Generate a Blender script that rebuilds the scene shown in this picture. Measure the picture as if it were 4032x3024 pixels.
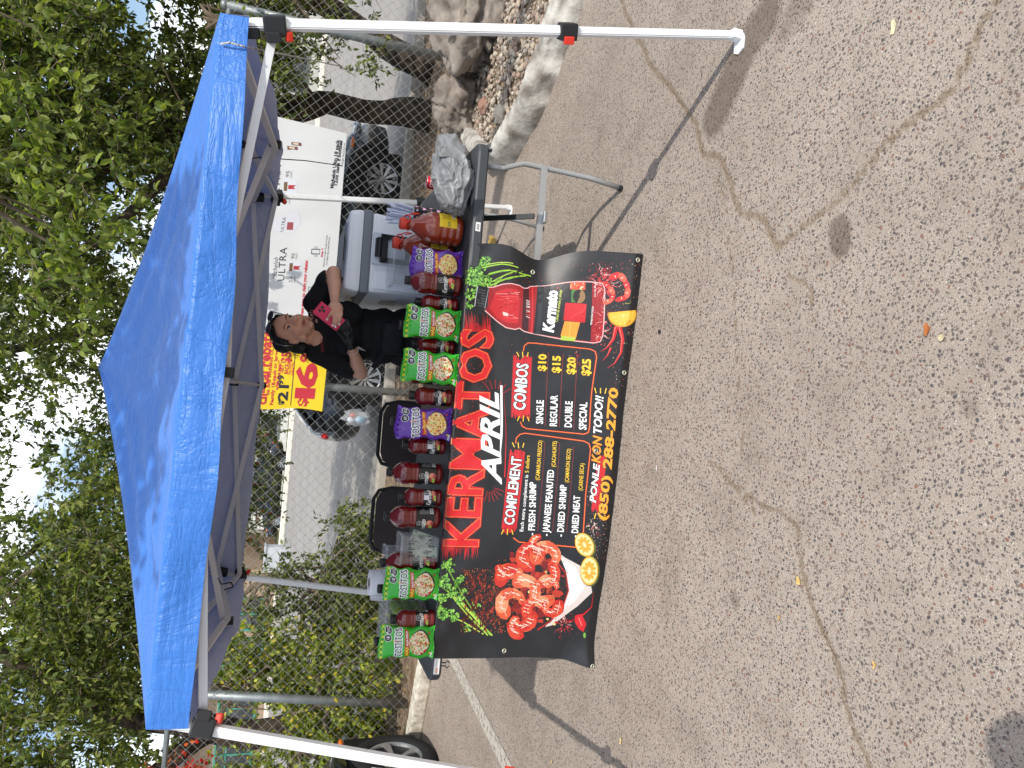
import bpy, bmesh, math, random
import numpy as np
from mathutils import Vector, Matrix, noise
from mathutils.geometry import tessellate_polygon

random.seed(7); RNG = np.random.default_rng(7)
for o in list(bpy.data.objects): bpy.data.objects.remove(o)
SC = bpy.context.scene
COL = SC.collection

# ------------------------------------------------------------------ camera
F, PITCH, ROLL, YAW, EYE = 2900.0, math.radians(18.9), math.radians(5.0), math.radians(0.85), 1.577
cam_data = bpy.data.cameras.new('camera'); cam = bpy.data.objects.new('camera', cam_data); COL.objects.link(cam)
cam_data.sensor_width = 36; cam_data.lens = F / 4032 * 36; cam_data.clip_start = 0.05; cam_data.clip_end = 500
_f = Vector((math.sin(YAW), math.cos(YAW), 0)); _r = Vector((math.cos(YAW), -math.sin(YAW), 0)); _z = Vector((0, 0, 1))
_fw = math.cos(PITCH) * _f - math.sin(PITCH) * _z
_dn = -math.sin(PITCH) * _f - math.cos(PITCH) * _z
_ri = math.cos(ROLL) * _r - math.sin(ROLL) * _dn
_di = math.sin(ROLL) * _r + math.cos(ROLL) * _dn
# the phone was held upright but the frame is stored on its side
M = Matrix((_di, _ri, -_fw)).transposed().to_4x4(); M.translation = Vector((0, 0, EYE))
cam.matrix_world = M
SC.camera = cam

# ------------------------------------------------------------------ sky, sun, exposure
SUN_EL = math.radians(49.0); SUN_AZ = math.radians(156.5)     # azimuth clockwise from +Y: behind the camera, to its right
world = bpy.data.worlds.new('World'); SC.world = world; world.use_nodes = True
nt = world.node_tree; N = nt.nodes; L = nt.links
bg = N['Background']
sky = N.new('ShaderNodeTexSky'); sky.sky_type = 'NISHITA'; sky.sun_disc = False
sky.sun_elevation = SUN_EL; sky.sun_rotation = SUN_AZ; sky.altitude = 600; sky.air_density = 1.0; sky.dust_density = 1.2
tc = N.new('ShaderNodeTexCoord'); mp = N.new('ShaderNodeMapping'); mp.inputs['Scale'].default_value = (1, 1, 2.2)
nz = N.new('ShaderNodeTexNoise'); nz.inputs['Scale'].default_value = 3.4; nz.inputs['Detail'].default_value = 8; nz.inputs['Roughness'].default_value = .58
rp = N.new('ShaderNodeValToRGB'); rp.color_ramp.elements[0].position = .46; rp.color_ramp.elements[1].position = .60
mx = N.new('ShaderNodeMixRGB'); mx.inputs['Color2'].default_value = (12, 12.3, 12.8, 1)
L.new(tc.outputs['Generated'], mp.inputs['Vector']); L.new(mp.outputs[0], nz.inputs['Vector']); L.new(nz.outputs['Fac'], rp.inputs[0])
L.new(rp.outputs[0], mx.inputs['Fac']); L.new(sky.outputs[0], mx.inputs['Color1']); L.new(mx.outputs[0], bg.inputs['Color'])
bg.inputs['Strength'].default_value = 0.15
sd = bpy.data.lights.new('sun', 'SUN'); sd.energy = 3.5; sd.angle = math.radians(.53); sd.color = (1, .95, .87)
sun = bpy.data.objects.new('sun', sd); COL.objects.link(sun)
SUNDIR = Vector((math.sin(SUN_AZ) * math.cos(SUN_EL), math.cos(SUN_AZ) * math.cos(SUN_EL), math.sin(SUN_EL)))
sun.rotation_euler = SUNDIR.to_track_quat('Z', 'Y').to_euler()
SC.view_settings.view_transform = 'Standard'; SC.view_settings.look = 'None'; SC.view_settings.gamma = 1
SC.view_settings.exposure = 0.05
SC.render.engine = 'CYCLES'
SC.cycles.max_bounces = 8; SC.cycles.transparent_max_bounces = 16

# ------------------------------------------------------------------ helpers
def lin(c):
    return tuple(((v / 255) / 12.92 if v / 255 <= .04045 else (((v / 255) + .055) / 1.055) ** 2.4) for v in c[:3])

_m = {}
def mat(name, rgb, rough=.6, metal=0, bump=0, bscale=40, var=0, vscale=6, coat=0, trans=0, alpha=1, spec=.5, ior=1.45, rgb2=None, sss=0):
    """rgb in 0-255 sRGB; var mixes towards rgb2 with noise; bump adds fine relief"""
    if name in _m: return _m[name]
    m = bpy.data.materials.new(name); m.use_nodes = True; t = m.node_tree; b = t.nodes['Principled BSDF']
    b.inputs['Base Color'].default_value = (*lin(rgb), 1); b.inputs['Roughness'].default_value = rough
    b.inputs['Metallic'].default_value = metal; b.inputs['Coat Weight'].default_value = coat
    b.inputs['Transmission Weight'].default_value = trans; b.inputs['Alpha'].default_value = alpha
    b.inputs['Specular IOR Level'].default_value = spec; b.inputs['IOR'].default_value = ior
    if sss: b.inputs['Subsurface Weight'].default_value = sss; b.inputs['Subsurface Scale'].default_value = .01
    tc = t.nodes.new('ShaderNodeTexCoord')
    if var:
        n = t.nodes.new('ShaderNodeTexNoise'); n.inputs['Scale'].default_value = vscale; n.inputs['Detail'].default_value = 5
        r = t.nodes.new('ShaderNodeValToRGB'); r.color_ramp.elements[0].position = .38; r.color_ramp.elements[1].position = .66
        mxn = t.nodes.new('ShaderNodeMixRGB'); mxn.inputs['Color1'].default_value = (*lin(rgb), 1)
        c2 = lin(rgb2) if rgb2 else tuple(v * (1 - var) for v in lin(rgb))
        mxn.inputs['Color2'].default_value = (*c2, 1)
        t.links.new(tc.outputs['Object'], n.inputs['Vector']); t.links.new(n.outputs['Fac'], r.inputs[0])
        t.links.new(r.outputs[0], mxn.inputs['Fac']); t.links.new(mxn.outputs[0], b.inputs['Base Color'])
    if bump:
        n = t.nodes.new('ShaderNodeTexNoise'); n.inputs['Scale'].default_value = bscale; n.inputs['Detail'].default_value = 4
        bp = t.nodes.new('ShaderNodeBump'); bp.inputs['Strength'].default_value = bump; bp.inputs['Distance'].default_value = .01
        t.links.new(tc.outputs['Object'], n.inputs['Vector']); t.links.new(n.outputs['Fac'], bp.inputs['Height'])
        t.links.new(bp.outputs[0], b.inputs['Normal'])
    _m[name] = m; return m

def attr_mat(name, rough=.45, coat=0, bump=0, bscale=60, translucent=0, spec=.5):
    """material that takes its colour from the printed/leaf colour attribute 'tint'"""
    if name in _m: return _m[name]
    m = bpy.data.materials.new(name); m.use_nodes = True; t = m.node_tree; b = t.nodes['Principled BSDF']
    a = t.nodes.new('ShaderNodeAttribute'); a.attribute_name = 'tint'
    t.links.new(a.outputs['Color'], b.inputs['Base Color'])
    b.inputs['Roughness'].default_value = rough; b.inputs['Coat Weight'].default_value = coat; b.inputs['Specular IOR Level'].default_value = spec
    if bump:
        tc = t.nodes.new('ShaderNodeTexCoord')
        n = t.nodes.new('ShaderNodeTexNoise'); n.inputs['Scale'].default_value = bscale; n.inputs['Detail'].default_value = 3
        bp = t.nodes.new('ShaderNodeBump'); bp.inputs['Strength'].default_value = bump; bp.inputs['Distance'].default_value = .01
        t.links.new(tc.outputs['Object'], n.inputs['Vector']); t.links.new(n.outputs['Fac'], bp.inputs['Height']); t.links.new(bp.outputs[0], b.inputs['Normal'])
    if translucent:
        tr = t.nodes.new('ShaderNodeBsdfTranslucent'); ms = t.nodes.new('ShaderNodeMixShader'); ms.inputs[0].default_value = translucent
        mul = t.nodes.new('ShaderNodeMixRGB'); mul.blend_type = 'MULTIPLY'; mul.inputs['Fac'].default_value = 1; mul.inputs['Color2'].default_value = (1.5, 1.6, .5, 1)
        t.links.new(a.outputs['Color'], mul.inputs['Color1']); t.links.new(mul.outputs[0], tr.inputs['Color'])
        t.links.new(b.outputs[0], ms.inputs[1]); t.links.new(tr.outputs[0], ms.inputs[2])
        t.links.new(ms.outputs[0], t.nodes['Material Output'].inputs['Surface'])
    _m[name] = m; return m

def tag(o, label=None, cat=None, group=None, kind=None):
    if label: o['label'] = label
    if cat: o['category'] = cat
    if group: o['group'] = group
    if kind: o['kind'] = kind
    return o

def thing(name, label, cat, loc=(0, 0, 0), rz=0, group=None):
    o = bpy.data.objects.new(name, None); COL.objects.link(o); o.empty_display_size = .1
    o.location = loc; o.rotation_euler = (0, 0, rz)
    return tag(o, label, cat, group)

def from_bm(name, bm, m, parent=None, smooth=False):
    me = bpy.data.meshes.new(name); bmesh.ops.recalc_face_normals(bm, faces=bm.faces); bm.to_mesh(me); bm.free()
    o = bpy.data.objects.new(name, me); COL.objects.link(o)
    for x in (m if isinstance(m, (list, tuple)) else [m]): me.materials.append(x)
    if smooth:
        me.polygons.foreach_set('use_smooth', [True] * len(me.polygons))
    if parent: o.parent = parent
    return o

def from_np(name, V, Fc, m, parent=None, tint=None, smooth=False):
    """V (n,3), Fc (k,3|4); tint per-face colours (linear)"""
    me = bpy.data.meshes.new(name); V = np.asarray(V, dtype=np.float32); Fc = np.asarray(Fc, dtype=np.int32)
    k, w = Fc.shape
    me.vertices.add(len(V)); me.vertices.foreach_set('co', V.ravel())
    me.loops.add(k * w); me.loops.foreach_set('vertex_index', Fc.ravel())
    me.polygons.add(k); me.polygons.foreach_set('loop_start', np.arange(0, k * w, w, dtype=np.int32))
    if smooth: me.polygons.foreach_set('use_smooth', np.ones(k, dtype=bool))
    me.update(calc_edges=True)
    if tint is not None:
        a = me.color_attributes.new('tint', 'FLOAT_COLOR', 'CORNER')
        c = np.ones((k, w, 4), dtype=np.float32); c[:, :, :3] = np.asarray(tint, dtype=np.float32)[:, None, :]
        a.data.foreach_set('color', c.ravel())
    for x in (m if isinstance(m, (list, tuple)) else [m]): me.materials.append(x)
    o = bpy.data.objects.new(name, me); COL.objects.link(o)
    if parent: o.parent = parent
    return o

def box(bm, c, s, rot=None, bev=0, taper=1.0):
    """box centred at c, size s; rot = Matrix/euler-z; taper scales the top"""
    r = bmesh.ops.create_cube(bm, size=1); vs = r['verts']
    for v in vs:
        f = taper if v.co.z > 0 else 1
        v.co = Vector((v.co.x * s[0] * f, v.co.y * s[1] * f, v.co.z * s[2]))
    if bev:
        es = list({e for v in vs for e in v.link_edges})
        nb = bmesh.ops.bevel(bm, geom=es, offset=bev, segments=2, profile=.6, affect='EDGES', clamp_overlap=True)
        vs = list({v for f in nb['faces'] for v in f.verts} | {v for v in vs if v.is_valid})
    if rot is not None:
        if not isinstance(rot, Matrix): rot = Matrix.Rotation(rot, 3, 'Z')
        for v in vs: v.co = rot @ v.co
    for v in vs: v.co += Vector(c)
    return vs

def tube(bm, pts, r, seg=8, cap=True, flat=None):
    """swept tube through pts, r a float or list; flat=(w,h) makes a rectangular section"""
    pts = [Vector(p) for p in pts]; n = len(pts)
    rr = r if isinstance(r, (list, tuple)) else [r] * n
    rings = []; up = None
    for i, p in enumerate(pts):
        d = (pts[min(i + 1, n - 1)] - pts[max(i - 1, 0)]).normalized()
        if up is None:
            up = Vector((0, 0, 1)) if abs(d.z) < .9 else Vector((0, 1, 0))
        a = d.cross(up); 
        if a.length < 1e-5: a = d.orthogonal()
        a.normalize(); b = a.cross(d).normalized(); up = b
        ring = []
        if flat:
            for sx, sy in ((1, 1), (-1, 1), (-1, -1), (1, -1)):
                ring.append(bm.verts.new(p + a * flat[0] / 2 * sx + b * flat[1] / 2 * sy))
        else:
            for k in range(seg):
                t = 2 * math.pi * k / seg
                ring.append(bm.verts.new(p + (a * math.cos(t) + b * math.sin(t)) * rr[i]))
        rings.append(ring)
    s = len(rings[0])
    for i in range(n - 1):
        for k in range(s):
            bm.faces.new((rings[i][k], rings[i][(k + 1) % s], rings[i + 1][(k + 1) % s], rings[i + 1][k]))
    if cap:
        bm.faces.new(rings[0][::-1]); bm.faces.new(rings[-1])
    return rings

def lathe(bm, prof, seg=24, c=(0, 0, 0), axis='Z', cap=True):
    """profile [(r,z)] spun about an axis through c"""
    rings = []
    for r, z in prof:
        ring = []
        for k in range(seg):
            t = 2 * math.pi * k / seg; x, y = r * math.cos(t), r * math.sin(t)
            v = {'Z': (x, y, z), 'X': (z, x, y), 'Y': (x, z, y)}[axis]
            ring.append(bm.verts.new(Vector(c) + Vector(v)))
        rings.append(ring)
    for i in range(len(rings) - 1):
        for k in range(seg):
            bm.faces.new((rings[i][k], rings[i][(k + 1) % seg], rings[i + 1][(k + 1) % seg], rings[i + 1][k]))
    if cap:
        bm.faces.new(rings[0][::-1]); bm.faces.new(rings[-1])
    return rings

def ellipsoid(bm, c, s, seg=16, rings=10, rot=None, nz=0, nf=3, seed=0):
    r = bmesh.ops.create_uvsphere(bm, u_segments=seg, v_segments=rings, radius=1)
    for v in r['verts']:
        p = v.co.copy()
        if nz: p *= 1 + nz * noise.noise(p * nf + Vector((seed, seed * .7, 3)))
        p = Vector((p.x * s[0], p.y * s[1], p.z * s[2]))
        if rot is not None: p = rot @ p
        v.co = p + Vector(c)
    return r['verts']

def prism(bm, poly, z0, z1):
    a = [bm.verts.new((x, y, z0)) for x, y in poly]; b = [bm.verts.new((x, y, z1)) for x, y in poly]
    bm.faces.new(a[::-1]); bm.faces.new(b)
    for i in range(len(poly)):
        j = (i + 1) % len(poly); bm.faces.new((a[i], a[j], b[j], b[i]))

def copy_tree(o, parent=None):
    c = o.copy(); COL.objects.link(c)
    if parent: c.parent = parent
    for ch in list(o.children): copy_tree(ch, c)
    return c

def smoothstep(a, b, x): t = np.clip((x - a) / (b - a), 0, 1); return t * t * (3 - 2 * t)

# ------------------------------------------------------------------ printed artwork (flat inks laid on a surface)
_glyph = {}
def glyphs(s, off=0.0, shear=0.0, space=1.0):
    key = (s, round(off, 4), shear, space)
    if key in _glyph: return _glyph[key]
    cu = bpy.data.curves.new('t', 'FONT'); cu.body = s; cu.size = 1; cu.offset = off; cu.shear = shear; cu.resolution_u = 2
    cu.space_character = space; cu.fill_mode = 'FRONT' if hasattr(cu, 'fill_mode') else 'BOTH'
    o = bpy.data.objects.new('t', cu); COL.objects.link(o)
    bpy.context.view_layer.update()
    me = o.to_mesh(); bm = bmesh.new(); bm.from_mesh(me); bmesh.ops.triangulate(bm, faces=bm.faces)
    tris = [[(v.co.x, v.co.y) for v in f.verts] for f in bm.faces]
    bm.free(); o.to_mesh_clear(); bpy.data.objects.remove(o); bpy.data.curves.remove(cu)
    _glyph[key] = tris; return tris

def homography(src, dst):
    A = []
    for (x, y), (u, v) in zip(src, dst):
        A.append([x, y, 1, 0, 0, 0, -u * x, -u * y, -u]); A.append([0, 0, 0, x, y, 1, -v * x, -v * y, -v])
    h = np.linalg.svd(np.array(A, float))[2][-1].reshape(3, 3)
    def f(p):
        q = h @ np.array((p[0], p[1], 1.0)); return (q[0] / q[2], q[1] / q[2])
    return f

class Art:
    """collects coloured triangles in local surface units (metres, x right, y up)"""
    def __init__(s, M=None, up=(0, 1), flipx=False):
        s.t = []; s.M = M or (lambda p: p); s.up = up
    def tri(s, ps, col, lay): s.t.append(([s.M(p) for p in ps], lin(col), lay))
    def poly(s, pts, col, lay=1):
        pts = [(p[0], p[1]) for p in pts]
        for a, b, c in tessellate_polygon([[Vector((x, y, 0)) for x, y in pts]]): s.tri((pts[a], pts[b], pts[c]), col, lay)
    def rect(s, x0, y0, x1, y1, col, lay=1): s.poly([(x0, y0), (x1, y0), (x1, y1), (x0, y1)], col, lay)
    def ell(s, c, rx, ry, col, lay=1, n=16, rot=0, a0=0, a1=2 * math.pi, wob=0, rnd=random):
        pts = []; full = a1 - a0 > 6.2
        for k in range(n + (0 if full else 1)):
            t = a0 + (a1 - a0) * k / n; w = 1 + (rnd.uniform(-wob, wob) if wob else 0)
            x, y = rx * math.cos(t) * w, ry * math.sin(t) * w
            pts.append((c[0] + x * math.cos(rot) - y * math.sin(rot), c[1] + x * math.sin(rot) + y * math.cos(rot)))
        s.poly(pts, col, lay)
    def line(s, pts, w, col, lay=1, taper=False):
        n = len(pts)
        Lf, Rt = [], []
        for i, p in enumerate(pts):
            a = pts[max(i - 1, 0)]; b = pts[min(i + 1, n - 1)]; dx, dy = b[0] - a[0], b[1] - a[1]; l = math.hypot(dx, dy) or 1
            k = w / 2 * (1 if not taper else max(.08, 1 - i / (n - 1)))
            Lf.append((p[0] - dy / l * k, p[1] + dx / l * k)); Rt.append((p[0] + dy / l * k, p[1] - dx / l * k))
        for i in range(n - 1):
            s.tri((Lf[i], Rt[i], Rt[i + 1]), col, lay); s.tri((Lf[i], Rt[i + 1], Lf[i + 1]), col, lay)
    def text(s, body, p0, p1, cap, col, off=.012, shear=0.0, lay=3, outline=None, space=1.0, fit=None):
        """baseline p0->p1, capital height `cap` (same units); outline = [(extra offset, colour), ...] under the fill"""
        ref = glyphs(fit or body, 0.0, shear, space); xs = [x for t in ref for x, y in t]
        if not xs: return
        x0, x1 = min(xs), max(xs); H = .729
        ux, uy = (p1[0] - p0[0]) / (x1 - x0), (p1[1] - p0[1]) / (x1 - x0)
        vx, vy = s.up[0] * cap / H, s.up[1] * cap / H
        jobs = []
        for k, (eo, c) in enumerate(outline or []): jobs.append((eo, c, lay + k))
        jobs.append((off, col, lay + len(outline or [])))
        for o_, c, l_ in jobs:
            for t in glyphs(body, o_, shear, space):
                s.tri([(p0[0] + (x - x0) * ux + y * vx, p0[1] + (x - x0) * uy + y * vy) for x, y in t], c, l_)
    def build(s, name, fn, m, parent=None, maxe=.04, gap=.0005):
        """fn(x, y, lift) -> xyz on the real surface"""
        V, Fc, T = [], [], []
        stack = [(t, c, l) for t, c, l in s.t]
        while stack:
            t, c, l = stack.pop()
            d = [math.dist(t[i], t[(i + 1) % 3]) for i in range(3)]; k = int(np.argmax(d))
            if d[k] > maxe:
                a, b, e = t[k], t[(k + 1) % 3], t[(k + 2) % 3]; mid = ((a[0] + b[0]) / 2, (a[1] + b[1]) / 2)
                stack.append(((a, mid, e), c, l)); stack.append(((mid, b, e), c, l)); continue
            area = (t[1][0] - t[0][0]) * (t[2][1] - t[0][1]) - (t[2][0] - t[0][0]) * (t[1][1] - t[0][1])
            if abs(area) < 1e-9: continue
            if area < 0: t = (t[0], t[2], t[1])
            i0 = len(V)
            for p in t: V.append(fn(p[0], p[1], gap * l))
            Fc.append((i0, i0 + 1, i0 + 2)); T.append(c)
        return V, Fc, T
# ------------------------------------------------------------------ the ground
def asphalt_mat():
    m = bpy.data.materials.new('exposed_aggregate_asphalt'); m.use_nodes = True; t = m.node_tree; n = t.nodes; l = t.links; b = n['Principled BSDF']
    tc = n.new('ShaderNodeTexCoord')
    def noise_(sc, det=3, rough=.5, src=None):
        x = n.new('ShaderNodeTexNoise'); x.inputs['Scale'].default_value = sc; x.inputs['Detail'].default_value = det; x.inputs['Roughness'].default_value = rough
        l.new((src or tc).outputs['Object'] if src is None else src, x.inputs['Vector']); return x
    def ramp(src, stops):
        r = n.new('ShaderNodeValToRGB'); cr = r.color_ramp
        while len(cr.elements) < len(stops): cr.elements.new(.5)
        for e, (p, c) in zip(cr.elements, stops): e.position = p; e.color = (*c, 1) if isinstance(c, tuple) else (c, c, c, 1)
        l.new(src, r.inputs[0]); return r.outputs[0]
    def mix(f, a, c, mode='MIX'):
        x = n.new('ShaderNodeMixRGB'); x.blend_type = mode
        for sock, v in ((0, f), (1, a), (2, c)):
            if isinstance(v, (float, int)): x.inputs[sock].default_value = v
            elif isinstance(v, tuple): x.inputs[sock].default_value = (*v, 1)
            else: l.new(v, x.inputs[sock])
        return x.outputs[0]
    def math_(op, a, c=None):
        x = n.new('ShaderNodeMath'); x.operation = op
        for sock, v in ((0, a), (1, c)):
            if v is None: continue
            if isinstance(v, (float, int)): x.inputs[sock].default_value = v
            else: l.new(v, x.inputs[sock])
        return x.outputs[0]
    # slightly warped coordinates so stones are irregular
    wn = noise_(60, 2); vm = n.new('ShaderNodeVectorMath'); vm.operation = 'SCALE'; vm.inputs['Scale'].default_value = .012
    l.new(wn.outputs['Color'], vm.inputs[0]); va = n.new('ShaderNodeVectorMath'); va.operation = 'ADD'
    l.new(tc.outputs['Object'], va.inputs[0]); l.new(vm.outputs[0], va.inputs[1])
    def vor(sc):
        v = n.new('ShaderNodeTexVoronoi'); v.inputs['Scale'].default_value = sc; l.new(va.outputs[0], v.inputs['Vector']); return v
    big, small, fine = vor(78), vor(150), vor(310)
    sep = n.new('ShaderNodeSeparateColor'); l.new(big.outputs['Color'], sep.inputs[0])
    sep2 = n.new('ShaderNodeSeparateColor'); l.new(small.outputs['Color'], sep2.inputs[0])
    sep3 = n.new('ShaderNodeSeparateColor'); l.new(fine.outputs['Color'], sep3.inputs[0])
    mortar = mix(ramp(noise_(300, 3, .7).outputs['Fac'], [(.35, 0.0), (.65, 1.0)]), lin((143, 131, 120)), lin((186, 172, 157)))
    mortar = mix(math_('MULTIPLY', ramp(sep3.outputs['Red'], [(.72, 0.0), (.76, 1.0)]), math_('LESS_THAN', fine.outputs['Distance'], .36)), mortar, lin((206, 194, 178)))
    stone = ramp(sep.outputs['Green'], [(0, lin((72, 72, 76))), (.3, lin((96, 92, 92))), (.55, lin((112, 96, 88))), (.85, lin((128, 120, 112))), (.97, lin((140, 98, 82)))])
    stone2 = ramp(sep2.outputs['Green'], [(0, lin((80, 80, 84))), (.4, lin((106, 101, 98))), (.75, lin((120, 104, 94))), (1, lin((206, 198, 184)))])
    fb = math_('MULTIPLY', ramp(sep.outputs['Red'], [(.50, 0.0), (.52, 1.0)]), ramp(big.outputs['Distance'], [(.30, 1.0), (.40, 0.0)]))
    fs = math_('MULTIPLY', ramp(sep2.outputs['Red'], [(.36, 0.0), (.38, 1.0)]), ramp(small.outputs['Distance'], [(.32, 1.0), (.44, 0.0)]))
    c = mix(fs, mortar, stone2); c = mix(fb, c, stone)
    # wide weathering
    c = mix(ramp(noise_(.9, 5, .6).outputs['Fac'], [(.4, 0.0), (.72, .35)]), c, lin((120, 106, 94)))
    c = mix(ramp(noise_(4.5, 4, .6).outputs['Fac'], [(.48, 0.0), (.75, .30)]), c, lin((106, 92, 80)))
    # dirt filled cracks, stains and broad darker zones with a shape of their own
    ac = n.new('ShaderNodeAttribute'); ac.attribute_name = 'crack'; as_ = n.new('ShaderNodeAttribute'); as_.attribute_name = 'stain_tone'
    jag = noise_(34, 4, .75)
    cf = ramp(math_('ADD', ac.outputs['Fac'], math_('MULTIPLY', math_('SUBTRACT', jag.outputs['Fac'], .5), 1.5)), [(.46, 0.0), (.74, 1.0)])
    c = mix(math_('MULTIPLY', cf, .68), c, mix(ramp(noise_(120, 3).outputs['Fac'], [(.4, 0.0), (.6, 1.0)]), lin((140, 120, 96)), lin((112, 96, 76))))
    ck = ramp(math_('ADD', ac.outputs['Fac'], math_('MULTIPLY', math_('SUBTRACT', noise_(60, 5, .8).outputs['Fac'], .5), 1.3)), [(.9, 0.0), (1.0, 1.0)])
    c = mix(math_('MULTIPLY', ck, .7), c, lin((60, 48, 38)))
    sf = ramp(math_('ADD', as_.outputs['Fac'], math_('MULTIPLY', math_('SUBTRACT', jag.outputs['Fac'], .5), .5)), [(.3, 0.0), (.62, 1.0)])
    c = mix(math_('MULTIPLY', sf, .62), c, lin((84, 70, 58)), 'MIX')
    l.new(c, b.inputs['Base Color']); b.inputs['Roughness'].default_value = .88; b.inputs['Specular IOR Level'].default_value = .3
    h = math_('ADD', math_('MULTIPLY', fb, .6), math_('MULTIPLY', fs, .35)); h = math_('ADD', h, math_('MULTIPLY', noise_(260, 3).outputs['Fac'], .8))
    h = math_('SUBTRACT', h, math_('MULTIPLY', cf, .8))
    bp = n.new('ShaderNodeBump'); bp.inputs['Strength'].default_value = .55; bp.inputs['Distance'].default_value = .004; l.new(h, bp.inputs['Height']); l.new(bp.outputs[0], b.inputs['Normal'])
    return m

CRACKS = [[(2.34, 3.24), (1.98, 2.98), (1.72, 2.70), (1.53, 2.64), (1.36, 2.40), (1.16, 2.33), (.93, 2.02), (.99, 1.80), (1.08, 1.60), (1.13, 1.46), (1.17, 1.27), (1.21, 1.12), (1.36, 1.02), (1.42, .90)]]
import_cam = None
def ground_pt(px, py, z=0.0):
    """where a line of sight measured in the photo (2212 px wide copy) meets the level z"""
    a = (3024 - py * 1.8228) - 1512; b = px * 1.8228 - 2016
    d = _fw + (_ri * a + _di * b) / F
    t = (z - EYE) / d.z; return Vector((d.x * t, d.y * t, z))
def wall_pt(px, py, y):
    a = (3024 - py * 1.8228) - 1512; b = px * 1.8228 - 2016
    d = _fw + (_ri * a + _di * b) / F
    t = y / d.y; return Vector((d.x * t, y, EYE + d.z * t))

def make_ground():
    def axis(lo, a, b, hi, fine, coarse):
        return np.concatenate([np.arange(lo, a, coarse), np.arange(a, b, fine), np.arange(b, hi + 1e-6, coarse)])
    xs = axis(-14, -3.2, 3.2, 14, .022, .4); ys = axis(-8, .7, 5.6, 6.35, .022, .15)
    X, Y = np.meshgrid(xs, ys)
    Z = .012 * np.sin(X * .9 + 1) * np.sin(Y * .7) * 0
    crack = np.zeros_like(X); stain_tone = np.zeros_like(X)
    D_ = lambda L_: [tuple(ground_pt(*p))[:2] for p in L_]
    lines = [(D_([(1340, 0), (1420, 150), (1500, 260), (1520, 330), (1580, 385), (1600, 440), (1690, 520), (1715, 500), (1760, 470), (1840, 400), (1900, 330), (1990, 240), (2060, 190), (2110, 60), (2170, -20)]), .014),
             (D_([(1520, 330), (1570, 470), (1585, 553), (1590, 720), (1598, 886), (1598, 1060), (1640, 1120)]), .006),
             (D_([(1530, 1000), (1610, 1060), (1688, 1106), (1725, 1140), (1738, 1220), (1750, 1290), (1795, 1406), (1825, 1466), (1842, 1573), (1880, 1680)]), .010),
             (D_([(1700, 600), (1740, 640), (1760, 690)]), .008)]
    for pts, w in lines:
        pts2 = []
        for i in range(len(pts) - 1):
            for k in range(6):
                t = k / 6; q = Vector(pts[i]).lerp(Vector(pts[i + 1]), t)
                nn = noise.noise(Vector((q.x * 6, q.y * 6, 1))) * .035
                pts2.append((q.x + nn, q.y - nn))
        pts2.append(pts[-1])
        for (ax, ay), (bx, by) in zip(pts2[:-1], pts2[1:]):
            dx, dy = bx - ax, by - ay; L2 = dx * dx + dy * dy + 1e-9
            t = np.clip(((X - ax) * dx + (Y - ay) * dy) / L2, 0, 1)
            d = np.hypot(X - ax - t * dx, Y - ay - t * dy)
            crack = np.maximum(crack, np.clip(1.0 - d / (w * 2.2), 0, 1))
    def blob(pts, r, v=1.0):
        nonlocal stain_tone
        pts = D_(pts)
        for (ax, ay), (bx, by) in zip(pts[:-1], pts[1:]):
            dx, dy = bx - ax, by - ay; L2 = dx * dx + dy * dy + 1e-9
            t = np.clip(((X - ax) * dx + (Y - ay) * dy) / L2, 0, 1)
            d = np.hypot(X - ax - t * dx, Y - ay - t * dy)
            stain_tone = np.maximum(stain_tone, v * np.clip(1.3 - d / r * .8, 0, 1))
    blob([(1812, 495), (1816, 525)], .043, .95)
    blob([(1650, 45), (1615, 90), (1590, 150), (1545, 250)], .085, .9)
    blob([(1720, 10), (1700, 55)], .08, .5)
    blob([(1750, -10), (1720, 20)], .08, .5)
    blob([(1585, 1292), (1588, 1300)], .03, .6)
    blob([(2095, 880), (2098, 884)], .03, .55)
    blob([(1450, 1180), (1440, 1270)], .2, .35)  # from here on: broad, faint darker zones of asphalt in front of the tables
    blob([(1440, 720), (1470, 850)], .2, .3)
    blob([(1530, 1090), (1560, 1230)], .15, .3)
    V = np.stack([X.ravel(), Y.ravel(), Z.ravel()], 1)
    ny, nx = X.shape; I = np.arange(nx * ny).reshape(ny, nx)
    Fc = np.stack([I[:-1, :-1].ravel(), I[:-1, 1:].ravel(), I[1:, 1:].ravel(), I[1:, :-1].ravel()], 1)
    o = from_np('asphalt_ground', V, Fc, asphalt_mat())
    for nm, arr in (('crack', crack), ('stain_tone', stain_tone)):
        a = o.data.attributes.new(nm, 'FLOAT', 'POINT'); a.data.foreach_set('value', arr.ravel().astype(np.float32))
    tag(o, kind='structure')
make_ground()

soil_m = mat('dry_soil', (142, 122, 102), .95, bump=.8, bscale=30, var=1, vscale=9, rgb2=(104, 84, 66))
far_m = mat('far_ground', (128, 116, 98), .95, var=.3, vscale=.5)
road_m = mat('road_concrete', (152, 147, 141), .9, bump=.2, bscale=20, var=.14, vscale=.7)
kerb_m = mat('old_painted_concrete', (208, 204, 194), .9, bump=1.0, bscale=26, var=1, vscale=7, rgb2=(132, 124, 114))
block_m = mat('whitewashed_concrete', (226, 220, 204), .9, bump=.5, bscale=60, var=1, vscale=20, rgb2=(176, 166, 150))

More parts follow.
